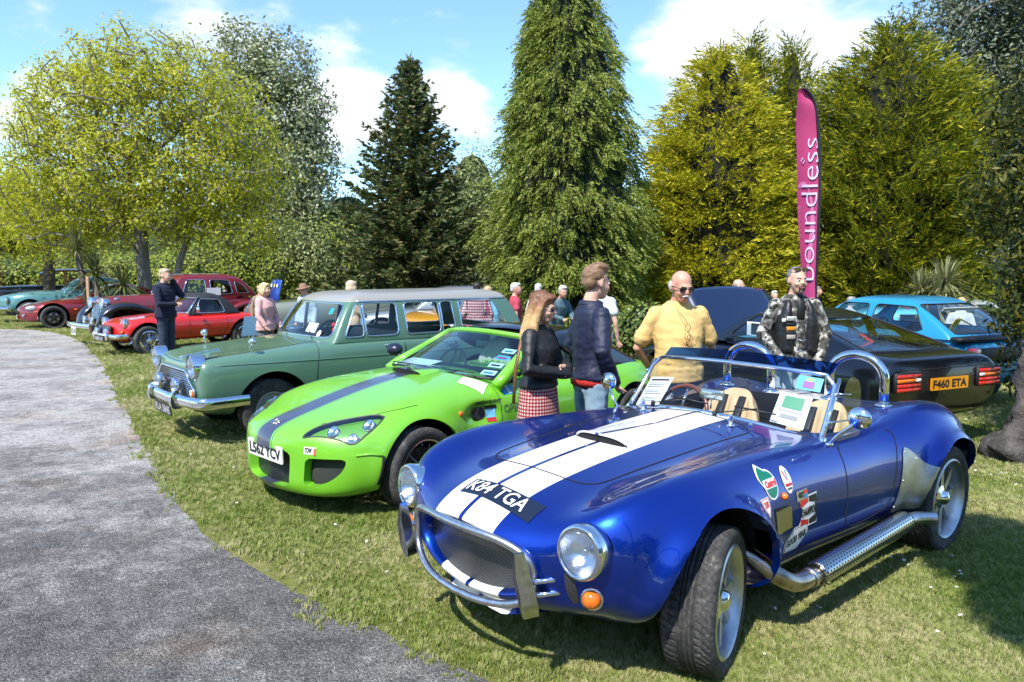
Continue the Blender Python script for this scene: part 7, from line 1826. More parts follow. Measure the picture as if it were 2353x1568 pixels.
 st = [(.82, .34, .46, .74, .80, dict(bow=.1)), (.74, .56, .40, .80, .84, dict(bow=.14)), (.5, .74, .34, .90, .90, dict(bow=.06)), (.1, .84, .30, .96, .96), (-.4, .86, .28, .98, 1.0), (-.9, .86, .28, .96, 1.0), (-1.5, .86, .28, .95, .97), (-2.4, .85, .30, .93, .95), (-3.0, .80, .34, .86, .90), (-3.6, .66, .42, .74, .78), (-3.85, .4, .5, .64, .66)]
 lv = [(.94, -.92, -3.05, .70, .74, .64, .10, .14), (1.0, -.96, -3.0, .70, .74, .64, .10, .14), (1.12, -1.08, -2.86, .66, .71, .60, .1, .14), (1.26, -1.24, -2.66, .60, .65, .54, .08, .12), (1.36, -1.42, -2.42, .52, .56, .46, .06, .1), (1.41, -1.6, -2.2, .42, .45, .36, .04, .05)]
 car, bv = plain_car('pale teal old saloon with whitewall tyre behind the dark red coupe', -15.5, 24.3, 214, P, st, lv, [('windscreen', 'yz', [(-.58, 1.0), (.58, 1.0), (.50, 1.31), (-.50, 1.31)], front_of(-1.36)), ('side_window', 'xz', [(-1.18, 1.0), (-1.80, 1.0), (-1.80, 1.30), (-1.44, 1.30)], side), ('side_window', 'xz', [(-1.88, 1.0), (-2.66, 1.0), (-2.42, 1.26), (-1.88, 1.30)], side)], [(0, .70, .34, .17, .20, 'cap'), (-2.75, .70, .34, .17, .20, 'cap')], name='saloon_car', capz=.62)
 for s_ in (1, -1):
  lamp(car, 'headlamp', (.60, s_ * .58, .72), .10); obj('side_trim', *tube(on_panel(bv, [(x, s_ * 1.4, .88 - .02 * x) for x in np.linspace(.3, -3, 16)], (0, -s_, 0), .004), .008, 6), CHROME, car)
  w_ = empty('whitewall', car, (0, s_ * .79, .34)); obj('band', *lathe([(.29, 0), (.22, 0)], 28, 'y'), WHITE, w_)
 bar_bumper(car, .90, .46, .82, .4, r=.06)
 # ---- timber-framed old saloon under a dark roof
 P = paint('dark_plum', (.05, .012, .02), 0, .35); wd = mat('bare_timber', (.42, .20, .07), .7, var=.3, vscale=7)
 st = [(.6, .30, .5, .98, 1.0, dict(yc=.7)), (.5, .42, .45, 1.0, 1.04), (0, .52, .42, 1.03, 1.06), (-.7, .66, .42, 1.05, 1.1), (-1.2, .72, .4, 1.06, 1.08), (-2.5, .72, .4, 1.05, 1.06), (-3.2, .66, .45, .95, 1.0), (-3.5, .4, .5, .8, .8)]
 car, bv = plain_car('old saloon with a bare timber body frame and dark curved roof, far left', -18.6, 28.3, 212, paint('black_old', (.008, .009, .011), 0, .4), st, None, [], [(0, .68, .36, .15, .24, 'cap'), (-2.8, .68, .36, .15, .24, 'cap')], name='saloon_car', capz=.8)
 obj('roof', *cat(Shell.loft([[(x, .66, z - .10), (x, .62, z - .03), (x, .45, z), (x, .2, z + .02), (x, 0, z + .025)] for x, z in ((-.85, 1.52), (-1.0, 1.62), (-1.5, 1.68), (-2.2, 1.68), (-2.9, 1.60), (-3.15, 1.46))], 24, 16, False).__dict__ and (lambda s: (s.V, s.F))(Shell.loft([[(x, .66, z - .10), (x, .62, z - .03), (x, .45, z), (x, .2, z + .02), (x, 0, z + .025)] for x, z in ((-.85, 1.52), (-1.0, 1.62), (-1.5, 1.68), (-2.2, 1.68), (-2.9, 1.60), (-3.15, 1.46))], 24, 16, False))), P, car)
 for s_ in (1, -1):
  for path in ([(-.78, s_ * .66, 1.05), (-.88, s_ * .66, 1.3), (-1.05, s_ * .64, 1.55)], [(-1.7, s_ * .70, 1.05), (-1.7, s_ * .66, 1.6)], [(-2.4, s_ * .70, 1.05), (-2.4, s_ * .66, 1.6)], [(-3.2, s_ * .64, 1.0), (-3.05, s_ * .62, 1.5)], [(-1.0, s_ * .67, 1.56), (-1.8, s_ * .66, 1.62), (-3.0, s_ * .63, 1.54)]): obj('timber_frame', *tube(catmull(path, 4), .035, 6), wd, car)
 obj('timber_panel', *box((-2.05, -.4, 1.2), (.5, .5, .3), .03), wd, car)
 # ---- black coupe with its bonnet raised
 P = paint('black_paint', (.003, .0035, .006), 0, .25, .7, .0)
 st = [(.92, .60, .34, .62, .62, dict(bow=.08)), (.85, .74, .26, .66, .66, dict(bow=.10)), (.55, .82, .22, .72, .70), (.1, .85, .20, .80, .78), (-.4, .86, .20, .85, .84), (-.9, .86, .20, .88, .88), (-1.6, .86, .20, .90, .90), (-2.3, .87, .2, .93, .93), (-2.8, .86, .24, .93, .935), (-3.15, .82, .30, .905, .915), (-3.25, .80, .36, .88, .89), (-3.29, .72, .44, .82, .83), (-3.30, .2, .6, .66, .66)]
 lv = [(.89, -.80, -2.95, .74, .77, .70, .12, .10), (.93, -.86, -2.90, .73, .76, .69, .12, .10), (1.03, -1.02, -2.55, .68, .71, .64, .12, .10), (1.15, -1.22, -2.15, .61, .64, .57, .10, .08), (1.23, -1.38, -1.85, .54, .57, .51, .08, .06), (1.27, -1.5, -1.7, .44, .46, .42, .05, .04)]
 X = 4.042 + 3.29 * math.cos(R(115)); Y = 6.959 + 3.29 * math.sin(R(115))
 car, bv = plain_car('black coupe with its bonnet raised and an orange number plate', X, Y, 115, P, st, lv, [('windscreen', 'yz', [(-.60, .95), (.60, .95), (.50, 1.20), (-.50, 1.20)], front_of(-1.3)), ('side_window', 'xz', [(-1.12, .95), (-1.80, .95), (-1.80, 1.20), (-1.42, 1.20)], side), ('quarter_window', 'xz', [(-1.90, .95), (-2.30, .95), (-2.05, 1.12), (-1.90, 1.18)], side), ('rear_hatch_glass', 'yz', [(-.60, .93), (.60, .93), (.47, 1.19), (-.47, 1.19)], behind(-1.9))], [(0, .73, .31, .20, .20, 'ten'), (-2.4, .73, .31, .20, .20, 'ten')], name='coupe', capz=.5, trim=BLACK, glassm=glass('hatch_glass', (.75, .82, .84), .3))
 V, F = [], []
 for i in range(13):
  t = i / 12; 
  for j in range(11):
   u = -1 + 2 * j / 10; V.append((-.72 + .62 * t * 1.0 - .10 * t * t, .70 * u * (1 - .05 * t), .86 + .62 * t + .05 * (1 - u * u) - .05 * t * t - .10 * max(0, t - .85)))
 hb = obj('bonnet', V, [(i * 11 + j, i * 11 + j + 1, (i + 1) * 11 + j + 1, (i + 1) * 11 + j) for i in range(12) for j in range(10)], paint('bonnet_navy', (.008, .018, .055), .2, .3), car); md = hb.modifiers.new('thick', 'SOLIDIFY'); md.thickness = .03
 obj('bonnet_stay', *tube([(.1, .6, .75), (-.16, .6, 1.38)], .008, 6), STEEL, car); obj('engine', *box((.25, 0, .62), (.6, .6, .2), .05), mat('engine_grey', (.12, .12, .12), .5, .5), car)
 for s_ in (1, -1):
  tl = empty('tail_lamp', car, (-3.31, s_ * .56, .70)); 
  for k, (m_, z0) in enumerate(((REDLENS, .055), (AMBER, .015), (REDLENS, -.03), (REDLENS, -.068))): obj('lens', *box((0, 0, z0), (.04, .30, .032), .006), m_, tl)
  obj('lens', *box((-.002, -s_ * .115, .015), (.041, .07, .03), .006), WHITE, tl); obj('housing', *box((.012, 0, -.005), (.04, .33, .18), .01), BLACK, tl)
  dm = empty('door_mirror', car, (-.98, s_ * .80, .95)); obj('mirror_head', *box((.0, s_ * .10, .03), (.12, .17, .12), .04), BLACKGLOSS, dm)
  seam('door_gap', bv, [(p[0], s_ * 1.4, p[1]) for p in catmull([(-.80, .86), (-.78, .6), (-.8, .3), (-1.7, .3), (-1.82, .5), (-1.86, .88)], 4)], (0, -s_, 0), car, .004)
 seam('panel_gap', bv, [(-4, y, .80) for y in np.linspace(-.72, .72, 10)], (1, 0, 0), car, .005)
 number_plate(car, 'F460 ETA', (-3.315, 0, .66), (0, 0, R(-90)), .52, .115, mat('plate_amber', (.75, .30, .01), .35, coat=.4))
 obj('notice_sheet', *box((-1.45, .645, 1.05), (.22, .006, .15)), PAPER, car, smooth=False); obj('photo_print', *box((-1.47, .650, 1.05), (.12, .006, .12)), BLACK, car, smooth=False)
 cage = mat('cage_red', (.55, .05, .03), .4)
 obj('roll_cage', *cat(tube([(-1.75, .5, .5), (-1.75, .48, 1.12), (-1.75, -.48, 1.12), (-1.75, -.5, .5)], .022, 8), tube([(-1.75, .4, 1.1), (-2.7, .45, .6)], .022, 8), tube([(-1.75, -.4, 1.1), (-2.7, -.45, .6)], .022, 8)), cage, car)
 # ---- sky-blue hatchback beyond it
 P = paint('sky_blue', (.012, .26, .47), .1, .35, 1, .2)
 st = [(.80, .55, .36, .66, .68, dict(bow=.05)), (.76, .70, .28, .72, .73, dict(bow=.06)), (.5, .78, .24, .79, .78), (0, .80, .22, .85, .86), (-.6, .81, .22, .89, .91), (-1.4, .81, .22, .91, .92), (-2.2, .81, .22, .92, .92), (-2.8, .79, .26, .90, .90), (-3.05, .76, .32, .86, .87), (-3.12, .70, .40, .80, .82), (-3.14, .2, .6, .65, .65)]
 lv = [(.89, -.72, -2.92, .72, .75, .70, .08, .06), (.95, -.80, -2.88, .71, .74, .69, .08, .06), (1.08, -.98, -2.70, .67, .70, .65, .08, .06), (1.22, -1.16, -2.48, .62, .645, .60, .07, .06), (1.32, -1.32, -2.28, .55, .58, .54, .05, .05), (1.37, -1.5, -2.15, .45, .47, .44, .03, .03)]
 X = 5.95 + 3.1 * math.cos(R(117)); Y = 9.15 + 3.1 * math.sin(R(117))
 car, bv = plain_car('sky blue hatchback beyond the black coupe', X, Y, 117, P, st, lv, [('windscreen', 'yz', [(-.60, .97), (.60, .97), (.52, 1.28), (-.52, 1.28)], front_of(-1.2)), ('side_window', 'xz', [(-1.06, .97), (-1.72, .97), (-1.72, 1.28), (-1.30, 1.28)], side), ('quarter_window', 'xz', [(-1.82, .97), (-2.55, .97), (-2.36, 1.26), (-1.82, 1.28)], side), ('rear_hatch_glass', 'yz', [(-.60, .95), (.60, .95), (.52, 1.29), (-.52, 1.29)], behind(-2.3))], [(0, .70, .29, .17, .18, 'ten'), (-2.4, .70, .29, .17, .18, 'ten')], name='hatchback', trim=BLACK, z=-.03)
 obj('tail_spoiler', *box((-3.0, 0, .90), (.18, 1.5, .06), .025), BLACK, car); obj('rear_wiper', *tube([(-2.86, 0, .97), (-2.70, .25, 1.13)], .008, 6), BLACK, car)
 obj('rear_panel', *box((-3.13, 0, .72), (.02, 1.2, .16), .008), BLACK, car)
 for s_ in (1, -1): obj('tail_lamp', *box((-3.12, s_ * .58, .72), (.05, .22, .17), .01), REDLENS, car)
 obj('window_banner', *xf(box((0, 0, 0), (.006, .7, .05)), (0, R(-38), 0), (-2.56, 0, 1.23)), PAPER, car, smooth=False)
 obj('parcel_shelf', *box((-2.5, 0, .93), (.45, 1.1, .02)), BLACK, car, smooth=False); obj('flag', *xf(box((0, 0, 0), (.006, .12, .2)), (0, R(-30), 0), (-2.72, .35, 1.04)), mat('flag_yellow', (.65, .45, .03), .8), car, smooth=False)
 # ---- cars glimpsed further back
 far = 'cars parked further back'
 def small(label, x, y, yaw, col, h=1.35, L=3.9, w=.76, z=0., boot=False, round_=0.0, metal=0.0):
  Pm = paint('paint_' + '_'.join(str(int(c * 1000)) for c in col), col, metal, .35, 1, .3); b = h - .42 - .05
  st = [(.66, .5 * w / .76, .34, .60, .64, dict(bow=.1)), (.6, .66 * w / .76, .28, .68, .70, dict(bow=.14)), (.3, w * .97, .24, .76, .77 + round_), (-.3, w, .22, .82, .84 + round_), (-.8, w, .22, b, b + .02), (-1.6, w, .22, b, b), (-2.4, w, .24, b - .01, b - .01), (-2.9, w * .95, .30, b - .08 - round_, b - .06), (.66 - L, w * .85, .42, b - .18 - round_, b - .16), (.64 - L, .2, .5, .6, .6)]
  lv = [(b - .02, -.72, -2.75, .66, .69, .62, .08, .08), (b + .04, -.78, -2.7, .66, .69, .62, .08, .08), (b + .2, -.98, -2.5, .60, .63, .56, .08, .08), (h - .07, -1.2, -2.25, .54, .57, .5, .06, .06), (h - .01, -1.4, -2.1, .44, .47, .42, .03, .03)]
  car, bv = plain_car(label, x, y, yaw, Pm, st, lv, [('windscreen', 'yz', [(-.55, b + .05), (.55, b + .05), (.47, h - .09), (-.47, h - .09)], front_of(-1.12)), ('side_window', 'xz', [(-1.02, b + .05), (-1.70, b + .05), (-1.70, h - .1), (-1.25, h - .1)], side), ('side_window', 'xz', [(-1.78, b + .05), (-2.42, b + .05), (-2.2, h - .1), (-1.78, h - .1)], side), ('rear_window', 'yz', [(-.5, b + .06), (.5, b + .06), (.44, h - .1), (-.44, h - .1)], behind(-2.3))], [(0, w * .86, .30, .15, .19, 'cap'), (-2.35, w * .86, .30, .15, .19, 'cap')], group=far, z=z)
  for s_ in (1, -1): lamp(car, 'headlamp', (.60, s_ * w * .74, .64), .09); obj('tail_lamp', *box((.66 - L, s_ * w * .62, .66), (.05, .12, .10), .01), REDLENS, car)
  bar_bumper(car, .72, .42, w * .95, .2); return car
 c = small('orange-yellow sports car facing us, seen through the estate windows', -1.62, 15.6, 258, (.62, .27, .012), 1.25, 3.85)
 obj('grille', *box((.70, 0, .60), (.04, .80, .13), .02), BLACK, c); number_plate(c, 'LDF 97K', (.745, 0, .47), (0, 0, R(90)), .5, .11, BLACK, WHITE); lamp(c, 'spot_lamp', (.74, .3, .60), .06)
 small('silver car behind the woman in the beige cardigan', -2.9, 16.8, 190, (.36, .37, .38), 1.32, metal=.6)
 small('pale blue car behind the man in the camouflage jacket', 5.35, 14.5, 160, (.10, .45, .60), 1.30, z=-.3)
 small('grey-green rounded old car beside the spiky palm', 8.1, 16.6, 185, (.30, .33, .29), 1.42, 3.8, z=-.38, round_=.06)
 small('dark grey car at the far right beyond the blue hatchback', 8.35, 12.6, 110, (.05, .055, .065), 1.36, z=-.30)
 small('silver car at the right edge behind the dark tree', 8.9, 11.2, 105, (.40, .41, .42), 1.33, z=-.25, metal=.5)
 # olive pickup tail with a blue lid propped open
 t = thing('car', 'olive grey car with a bright blue boot lid propped open', 'car', (-5.15, 17.5, 0), R(215)); og = paint('olive_grey', (.20, .22, .17), 0, .4)
 sh = Shell.loft(cap_net(hull_net([(.9, .5, .4, .8, .86), (.8, .7, .34, .9, .92), (.3, .76, .3, .96, .97), (-.8, .78, .3, 1.0, 1.0), (-2.0, .78, .3, .98, .98), (-2.6, .6, .4, .9, .9)]), .92, .65, (.02, .8)) + hull_net([(.9, .5, .4, .8, .86), (.8, .7, .34, .9, .92), (.3, .76, .3, .96, .97), (-.8, .78, .3, 1.0, 1.0), (-2.0, .78, .3, .98, .98), (-2.6, .6, .4, .9, .9), (-2.65, .1, .5, .7, .7)]), 40, 30); sh.obj('body', og, t)
 bl = mat('lid_blue', (.012, .055, .30), .4, coat=.5); obj('lid', *xf(box((0, 0, .25), (.03, .62, .46), .01), (0, R(-12), 0), (.35, 0, .98)), bl, t); obj('lid_shelf', *box((.45, 0, .985), (.25, .6, .02), .005), bl, t)
 for k in range(3): obj('lid_sticker', *xf(box((0, 0, 0), (.006, .07, .07)), (0, R(-12), 0), (.33, -.2 + .2 * k, 1.32)), mat('flag_yellow', (.65, .45, .03), .8) if k == 1 else PAPER, t, smooth=False)
 for s_ in (1, -1): lamp(t, 'headlamp', (.86, s_ * .5, .72), .08); wheel(t, .2, s_ * .66, .30, .15, .19, 'cap', seg=32)
 # low red van at the very left edge
 t = thing('van', 'red van at the far left edge', 'van', (-24.9, 31.0, 0), R(200)); rp = paint('van_red', (.45, .04, .02), 0, .4); obj('body', *box((-1.5, 0, 1.15), (3.6, 1.7, 1.6), .06), rp, t); obj('cab', *box((.75, 0, .75), (1.1, 1.6, .9), .10), rp, t); obj('side_window', *box((.25, .855, 1.35), (.7, .01, .45), .004), GLASSD, t); obj('windscreen', *box((.36, 0, 1.5), (.1, 1.3, .5), .04), GLASSD, t)
 for x in (.5, -2.4):
  for s_ in (1, -1): wheel(t, x, s_ * .75, .34, .17, .2, 'cap', seg=32)
build_cars()
# ------------------------------------------------------------------ trees and shrubs
def leaf_mat(name, cols, trans=.35, rough=.55, big=0.35, bigc=(.55, 1.25)):
 """foliage: leaf-to-leaf colour variation, light passing through"""
 if name in MATS: return MATS[name]
 m = bpy.data.materials.new(name); m.use_nodes = True; nt = m.node_tree; N = nt.nodes; L = nt.links; b = N['Principled BSDF']; setp(b, rough=rough, spec=.3)
 g = N.new('ShaderNodeNewGeometry'); r = ramp(N, L, g.outputs['Random Per Island'], [(i / (len(cols) - 1), c) for i, c in enumerate(cols)])
 L.new(r.outputs[0], b.inputs['Base Color'])
 tl = N.new('ShaderNodeBsdfTranslucent'); L.new(r.outputs[0], tl.inputs[0]); mx = N.new('ShaderNodeMixShader'); mx.inputs[0].default_value = trans
 out = N['Material Output']; L.new(b.outputs[0], mx.inputs[1]); L.new(tl.outputs[0], mx.inputs[2]); L.new(mx.outputs[0], out.inputs[0]); MATS[name] = m; return m
BARK = mat('bark', (.11, .085, .065), .9, var=.4, vscale=6, bump=.8, bscale=25, bdist=.02)
BARKG = mat('grey_bark', (.20, .18, .155), .9, var=.35, vscale=6, bump=.8, bscale=22, bdist=.02)
def blades(P, A, B, ln, wd, fold=0.0):
 """one pointed blade (a kite of four corners) per point: along A, across B"""
 n = len(P); ln = np.broadcast_to(np.asarray(ln, float), (n,))[:, None]; wd = np.broadcast_to(np.asarray(wd, float), (n,))[:, None]
 A = unit(A); B = unit(B - (B * A).sum(1, keepdims=True) * A)
 V = np.stack([P, P + A * ln * .45 + B * wd, P + A * ln, P + A * ln * .45 - B * wd], 1).reshape(-1, 3)
 return V
def quads_obj(name, V, m, parent, idx=None, loc=None):
 n = len(V) // 4; me = bpy.data.meshes.new(name); me.vertices.add(n * 4); me.vertices.foreach_set('co', np.ascontiguousarray(V, np.float32).ravel())
 me.loops.add(n * 4); me.loops.foreach_set('vertex_index', np.arange(n * 4, dtype=np.int32)); me.polygons.add(n); me.polygons.foreach_set('loop_start', np.arange(0, n * 4, 4, dtype=np.int32)); me.polygons.foreach_set('loop_total', np.full(n, 4, np.int32))
 for q in (m if isinstance(m, (list, tuple)) else [m]): me.materials.append(q)
 if idx is not None: me.polygons.foreach_set('material_index', np.asarray(idx, np.int32))
 me.update(); me.validate()
 o = bpy.data.objects.new(name, me); COL.objects.link(o); o.parent = parent
 if loc is not None: o.location = loc
 return o
def grow(seed_nodes, targets, step=.35, wob=.12, rng=None):
 """join each target to the nearest part of the growing skeleton; returns nodes, parents"""
 P = [np.array(p, float) for p in seed_nodes]; par = [-1] + list(range(len(seed_nodes) - 1)); arr = np.zeros((60000, 3)); n = len(P); arr[:n] = P
 par = par + []
 tips = []
 for t in targets:
  w = arr[:n] - t; d2 = (w * w).sum(1) + 1.4 * np.clip(w[:, 2], 0, None) ** 2 * 1.0          # prefer to grow from below
  k = int(d2.argmin()); a = arr[k]; L = np.linalg.norm(t - a); m = max(1, int(L / step)); prev = k
  for i in range(1, m + 1):
   f = i / m; p = a + (t - a) * f + rng.normal(0, wob * step, 3) * (1 if i < m else 0) + np.array((0, 0, .10 * L * math.sin(f * math.pi)))
   arr[n] = p; par.append(prev); prev = n; n += 1
  tips.append(prev)
 return arr[:n].copy(), np.array(par), tips
def limbs(nodes, par, r_tip, r_base, name, m, parent, sides=5, expo=.5):
 n = len(nodes); cnt = np.ones(n)
 for i in range(n - 1, 0, -1):
  if par[i] >= 0: cnt[par[i]] += cnt[i]
 r = r_tip + (r_base - r_tip) * (cnt / cnt[0]) ** expo
 keep = np.arange(1, n); keep = keep[par[1:] >= 0]
 a = nodes[par[keep]]; b = nodes[keep]; ra = np.minimum(r[par[keep]], r[keep] * 1.35); rb = r[keep]
 T = unit(b - a); up = np.where(np.abs(T[:, 2:3]) < .9, np.array([[0, 0, 1.]]), np.array([[1., 0, 0]])); s = unit(np.cross(T, up)); u = np.cross(s, T)
 V = []
 for (c, rr) in ((a - T * ra[:, None] * .25, ra), (b, rb)):
  for k in range(sides):
   t = 2 * math.pi * k / sides; V.append(c + rr[:, None] * (math.cos(t) * s + math.sin(t) * u))
 V = np.stack(V, 1); V = V.reshape(-1, 3); F = []
 for i in range(len(keep)):
  o = i * 2 * sides
  for k in range(sides): F.append((o + k, o + (k + 1) % sides, o + sides + (k + 1) % sides, o + sides + k))
 return obj(name, V, F, m, parent)
def in_lobes(lobes, n, rng, shell=.55):
 """points in a union of ellipsoids, thicker towards the outside"""
 vol = np.array([l[3] * l[4] * l[5] for l in lobes]) ** .8; k = rng.choice(len(lobes), n, p=vol / vol.sum()); L = np.array(lobes)[k]
 d = unit(rng.normal(size=(n, 3))); r = rng.random(n) ** (1 / 3.) * (1 - shell) + shell * rng.random(n) ** .35
 return L[:, :3] + d * L[:, 3:6] * r[:, None], d
def broadleaf(name, label, base, trunk, lobes, n_tips, per, ln, wd, lm, bark, r_base, rng_seed, group=None, droop=.3, spread=.3, r_tip=.008, inner=0, cat_='tree', step=.45, sides=5):
 rng = np.random.default_rng(rng_seed); t = thing(name, label, cat_, base, 0, group)
 T, D = in_lobes(lobes, n_tips, rng); o = np.argsort(np.linalg.norm(T - np.array(trunk[-1]), axis=1)); T = T[o]
 nodes, par, tips = grow(trunk, T, step, .25, rng)
 limbs(nodes, par, r_tip, r_base, 'trunk', bark, t, sides)
 tp = np.repeat(nodes[tips], per, 0); n = len(tp)
 c = np.mean([l[:3] for l in lobes], 0)
 P = tp + rng.normal(0, spread, (n, 3)) * np.array((1, 1, .8)); nn = unit(unit(P - c) * .7 + rng.normal(0, .6, (n, 3)) + np.array((0, 0, .5))); A = unit(np.cross(nn, rng.normal(size=(n, 3))) + np.array((0, 0, -droop))); B = np.cross(nn, A)
 quads_obj('crown', blades(P, A, B, ln * rng.uniform(.6, 1.3, n), wd * rng.uniform(.7, 1.2, n)), lm, t)
 return t
def conifer_spruce(name, label, base, H, Rm, lm, seed):
 rng = np.random.default_rng(seed); t = thing(name, label, 'tree', base)
 obj('trunk', *tube([(0, 0, 0), (.03, 0, H * .5), (0, 0, H)], [.16, .09, .012], 8), BARK, t)
 Vs, Br = [], []
 z = .35
 while z < H - .1:
  f = z / H; L0 = Rm * (1 - f) ** .92 * (1.0 if f > .12 else .9); nb = int(7 + 5 * (1 - f)); a0 = rng.uniform(0, 6.28)
  for k in range(nb):
   a = a0 + 6.283 * k / nb + rng.normal(0, .16); L = L0 * rng.uniform(.68, 1.12) + .10; up = .35 * f + .12; dr = -.16 * (1 - f)
   pts = []
   for s in np.linspace(0, 1, 7):
    rr = L * s; pts.append((rr * math.cos(a), rr * math.sin(a), z + rr * (dr + up * s * s) + .0))
   pts = np.array(pts); Br.append(tube(pts, np.linspace(.02, .004, 7), 4, caps=False))
   m = max(6, int(L * 20)); s = rng.random(m) ** .7; q = np.stack([np.interp(s, np.linspace(0, 1, 7), pts[:, i]) for i in range(3)], 1)
   out = np.array((math.cos(a), math.sin(a), 0)); sd = np.array((-math.sin(a), math.cos(a), 0)); sg = rng.choice((-1, 1), m)
   A = out * .8 + sd * (sg * rng.uniform(.3, 1.1, m))[:, None] + np.stack([np.zeros(m), np.zeros(m), rng.normal(.10, .22, m)], 1); ln = rng.uniform(.20, .44, m) * (1 - .5 * s) * (.6 + .5 * L / Rm)
   for r_ in range(3):       # each twig: three needle fans about its axis
    B = rng.normal(size=(m, 3)); Vs.append(blades(q + rng.normal(0, .03, (m, 3)), A + rng.normal(0, .25, (m, 3)), B, ln, .034))
  z += .10 + .10 * (1 - f)
 tipn = 60; q = np.column_stack([np.zeros(tipn), np.zeros(tipn), rng.uniform(H - .9, H, tipn)]); Vs.append(blades(q, rng.normal(0, .6, (tipn, 3)) + (0, 0, 1.0), rng.normal(size=(tipn, 3)), rng.uniform(.1, .3, tipn), .02))
 obj('branches', *cat(*Br), BARK, t); quads_obj('crown', np.vstack(Vs), lm, t)
 return t
def conifer_fan(name, label, base, stems, n_spray, ln, wd, lm, lm_in, seed, droop=.6, rise=0., fans=5, lump=.22, group=None, core=.78, inner=.22, lfreq=2.2, shag=.0, tier=.0):
 """dense scale-leaved conifer of feathery plumes: stems = (dx, dy, [(height, radius), ...])"""
 rng = np.random.default_rng(seed); t = thing(name, label, 'tree', base, 0, group); Vs, Vi = [], []
 w = np.array([s[2][-1][0] * max(q[1] for q in s[2]) for s in stems]); w = w / w.sum()
 for (dx, dy, pr), fr in zip(stems, w):
  H = pr[-1][0]
  obj('trunk', *tube([(dx * .4, dy * .4, 0), (dx * .8, dy * .8, H * .4), (dx, dy, H * .97)], [.22, .14, .02], 8), BARK, t)
  zs_ = np.linspace(0, H, 60); rs_ = np.convolve(np.pad(np.interp(zs_, [q[0] for q in pr], [q[1] for q in pr]), 3, 'edge'), np.ones(7) / 7, 'valid'); prof = lambda z: np.interp(z, zs_, rs_)
  m = int(n_spray * fr); 
  cdf = np.cumsum(rs_ + .15); cdf /= cdf[-1]; z = np.interp(rng.random(m), cdf, zs_); a = rng.uniform(0, 6.283, m)
  LF = lambda b, c: mnoise.fractal(Vector((math.cos(b) * lfreq + seed, math.sin(b) * lfreq, c * lfreq * .5)), .7, 2.1, 4)
  lumpn = np.array([LF(b, c) for b, c in zip(a, z)]); kk_ = rng.random(m) < np.clip(1.15 + 1.6 * lumpn, .25, 1) * (1 - tier * (.5 + .5 * np.sin(z * 6.5 + lumpn * 5 + a * 1.0))); a, z, lumpn = a[kk_], z[kk_], lumpn[kk_]; m = len(a)
  r0 = prof(z); rad = (r0 + .05) * (1 + lump * lumpn) * (1 - inner * rng.random(m) ** 1.6 + shag * rng.random(m) ** 5)
  q = np.stack([dx * z / H + rad * np.cos(a), dy * z / H + rad * np.sin(a), z], 1)
  out = np.stack([np.cos(a), np.sin(a), np.zeros(m)], 1); tan = np.stack([-np.sin(a), np.cos(a), np.zeros(m)], 1)
  ax = out + np.array((0, 0, 1.)) * (rise - droop * rng.uniform(.5, 1.3, m))[:, None] + tan * rng.normal(0, .35, m)[:, None]; ax = unit(ax)
  fanv = unit(np.cross(ax, out + rng.normal(0, .5, (m, 3))))
  Lp = ln * rng.uniform(.6, 1.25, m); bend = np.array((0, 0, 1.)) * ((rise - droop) * .35)
  for k in range(fans):
   f = k / (fans - 1); sg = 1 if k % 2 else -1; cen = q + ax * (Lp * (f - .45))[:, None] + bend * (Lp * f * f)[:, None]
   th = sg * (.75 - .45 * f) * (f < .99) + rng.normal(0, .15, m); A = ax * np.cos(th)[:, None] + fanv * np.sin(th)[:, None] + bend * f
   Vs.append(blades(cen, A, fanv + rng.normal(0, .6, (m, 3)), Lp * (.55 - .22 * f), wd * rng.uniform(.8, 1.25, m)))
  # dark solid core added to block light through the crown
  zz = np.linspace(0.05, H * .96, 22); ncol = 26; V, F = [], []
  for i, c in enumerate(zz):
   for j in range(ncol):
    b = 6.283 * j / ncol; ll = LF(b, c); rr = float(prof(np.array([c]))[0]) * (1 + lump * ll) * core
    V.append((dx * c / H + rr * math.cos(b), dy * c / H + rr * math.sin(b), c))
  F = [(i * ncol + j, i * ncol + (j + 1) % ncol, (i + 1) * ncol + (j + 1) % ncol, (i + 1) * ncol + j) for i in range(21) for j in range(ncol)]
  obj('added_core', V, F, lm_in, t)
 quads_obj('crown', np.vstack(Vs), lm, t)
 return t
def leafy_mass(P, N_, rng, ln, wd, jit=.7):
 n = len(P); nn = unit(unit(N_) + rng.normal(0, jit * .6, (n, 3)) + np.array((0, -.15, .25))); A = unit(np.cross(nn, rng.normal(size=(n, 3))) + np.array((0, 0, -.25))); return blades(P, A, np.cross(nn, A), ln * rng.uniform(.6, 1.3, n), wd * rng.uniform(.7, 1.2, n))
def shrub(name, label, base, lobes, n, ln, wd, lm, seed, group=None, stems=5, cat_='shrub', core=.7, corem=None):
 rng = np.random.default_rng(seed); t = thing(name, label, cat_, base, 0, group)
 P, D = in_lobes(lobes, n, rng, .75); k = P[:, 2] > .03; P, D = P[k], D[k]
 quads_obj('foliage', leafy_mass(P, D + np.array((0, 0, .25)), rng, ln, wd), lm, t)
 parts = []
 for i in range(stems):
  l = lobes[i % len(lobes)]; a = rng.uniform(0, 6.28); parts.append(tube([(l[0] * .25 + .1 * math.cos(a), l[1] * .25 + .1 * math.sin(a), 0), (l[0] * .6 + .1 * math.cos(a), l[1] * .6, l[2] * .5), (l[0], l[1], l[2])], [.035, .025, .01], 5))
 obj('stems', *cat(*parts), BARK, t)
 if core:  # solid core added inside the leaves, as in the conifers
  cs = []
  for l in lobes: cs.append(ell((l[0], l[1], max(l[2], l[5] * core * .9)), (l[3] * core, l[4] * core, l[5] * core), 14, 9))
  obj('added_core', *cat(*cs), corem or INNER, t)
 return t
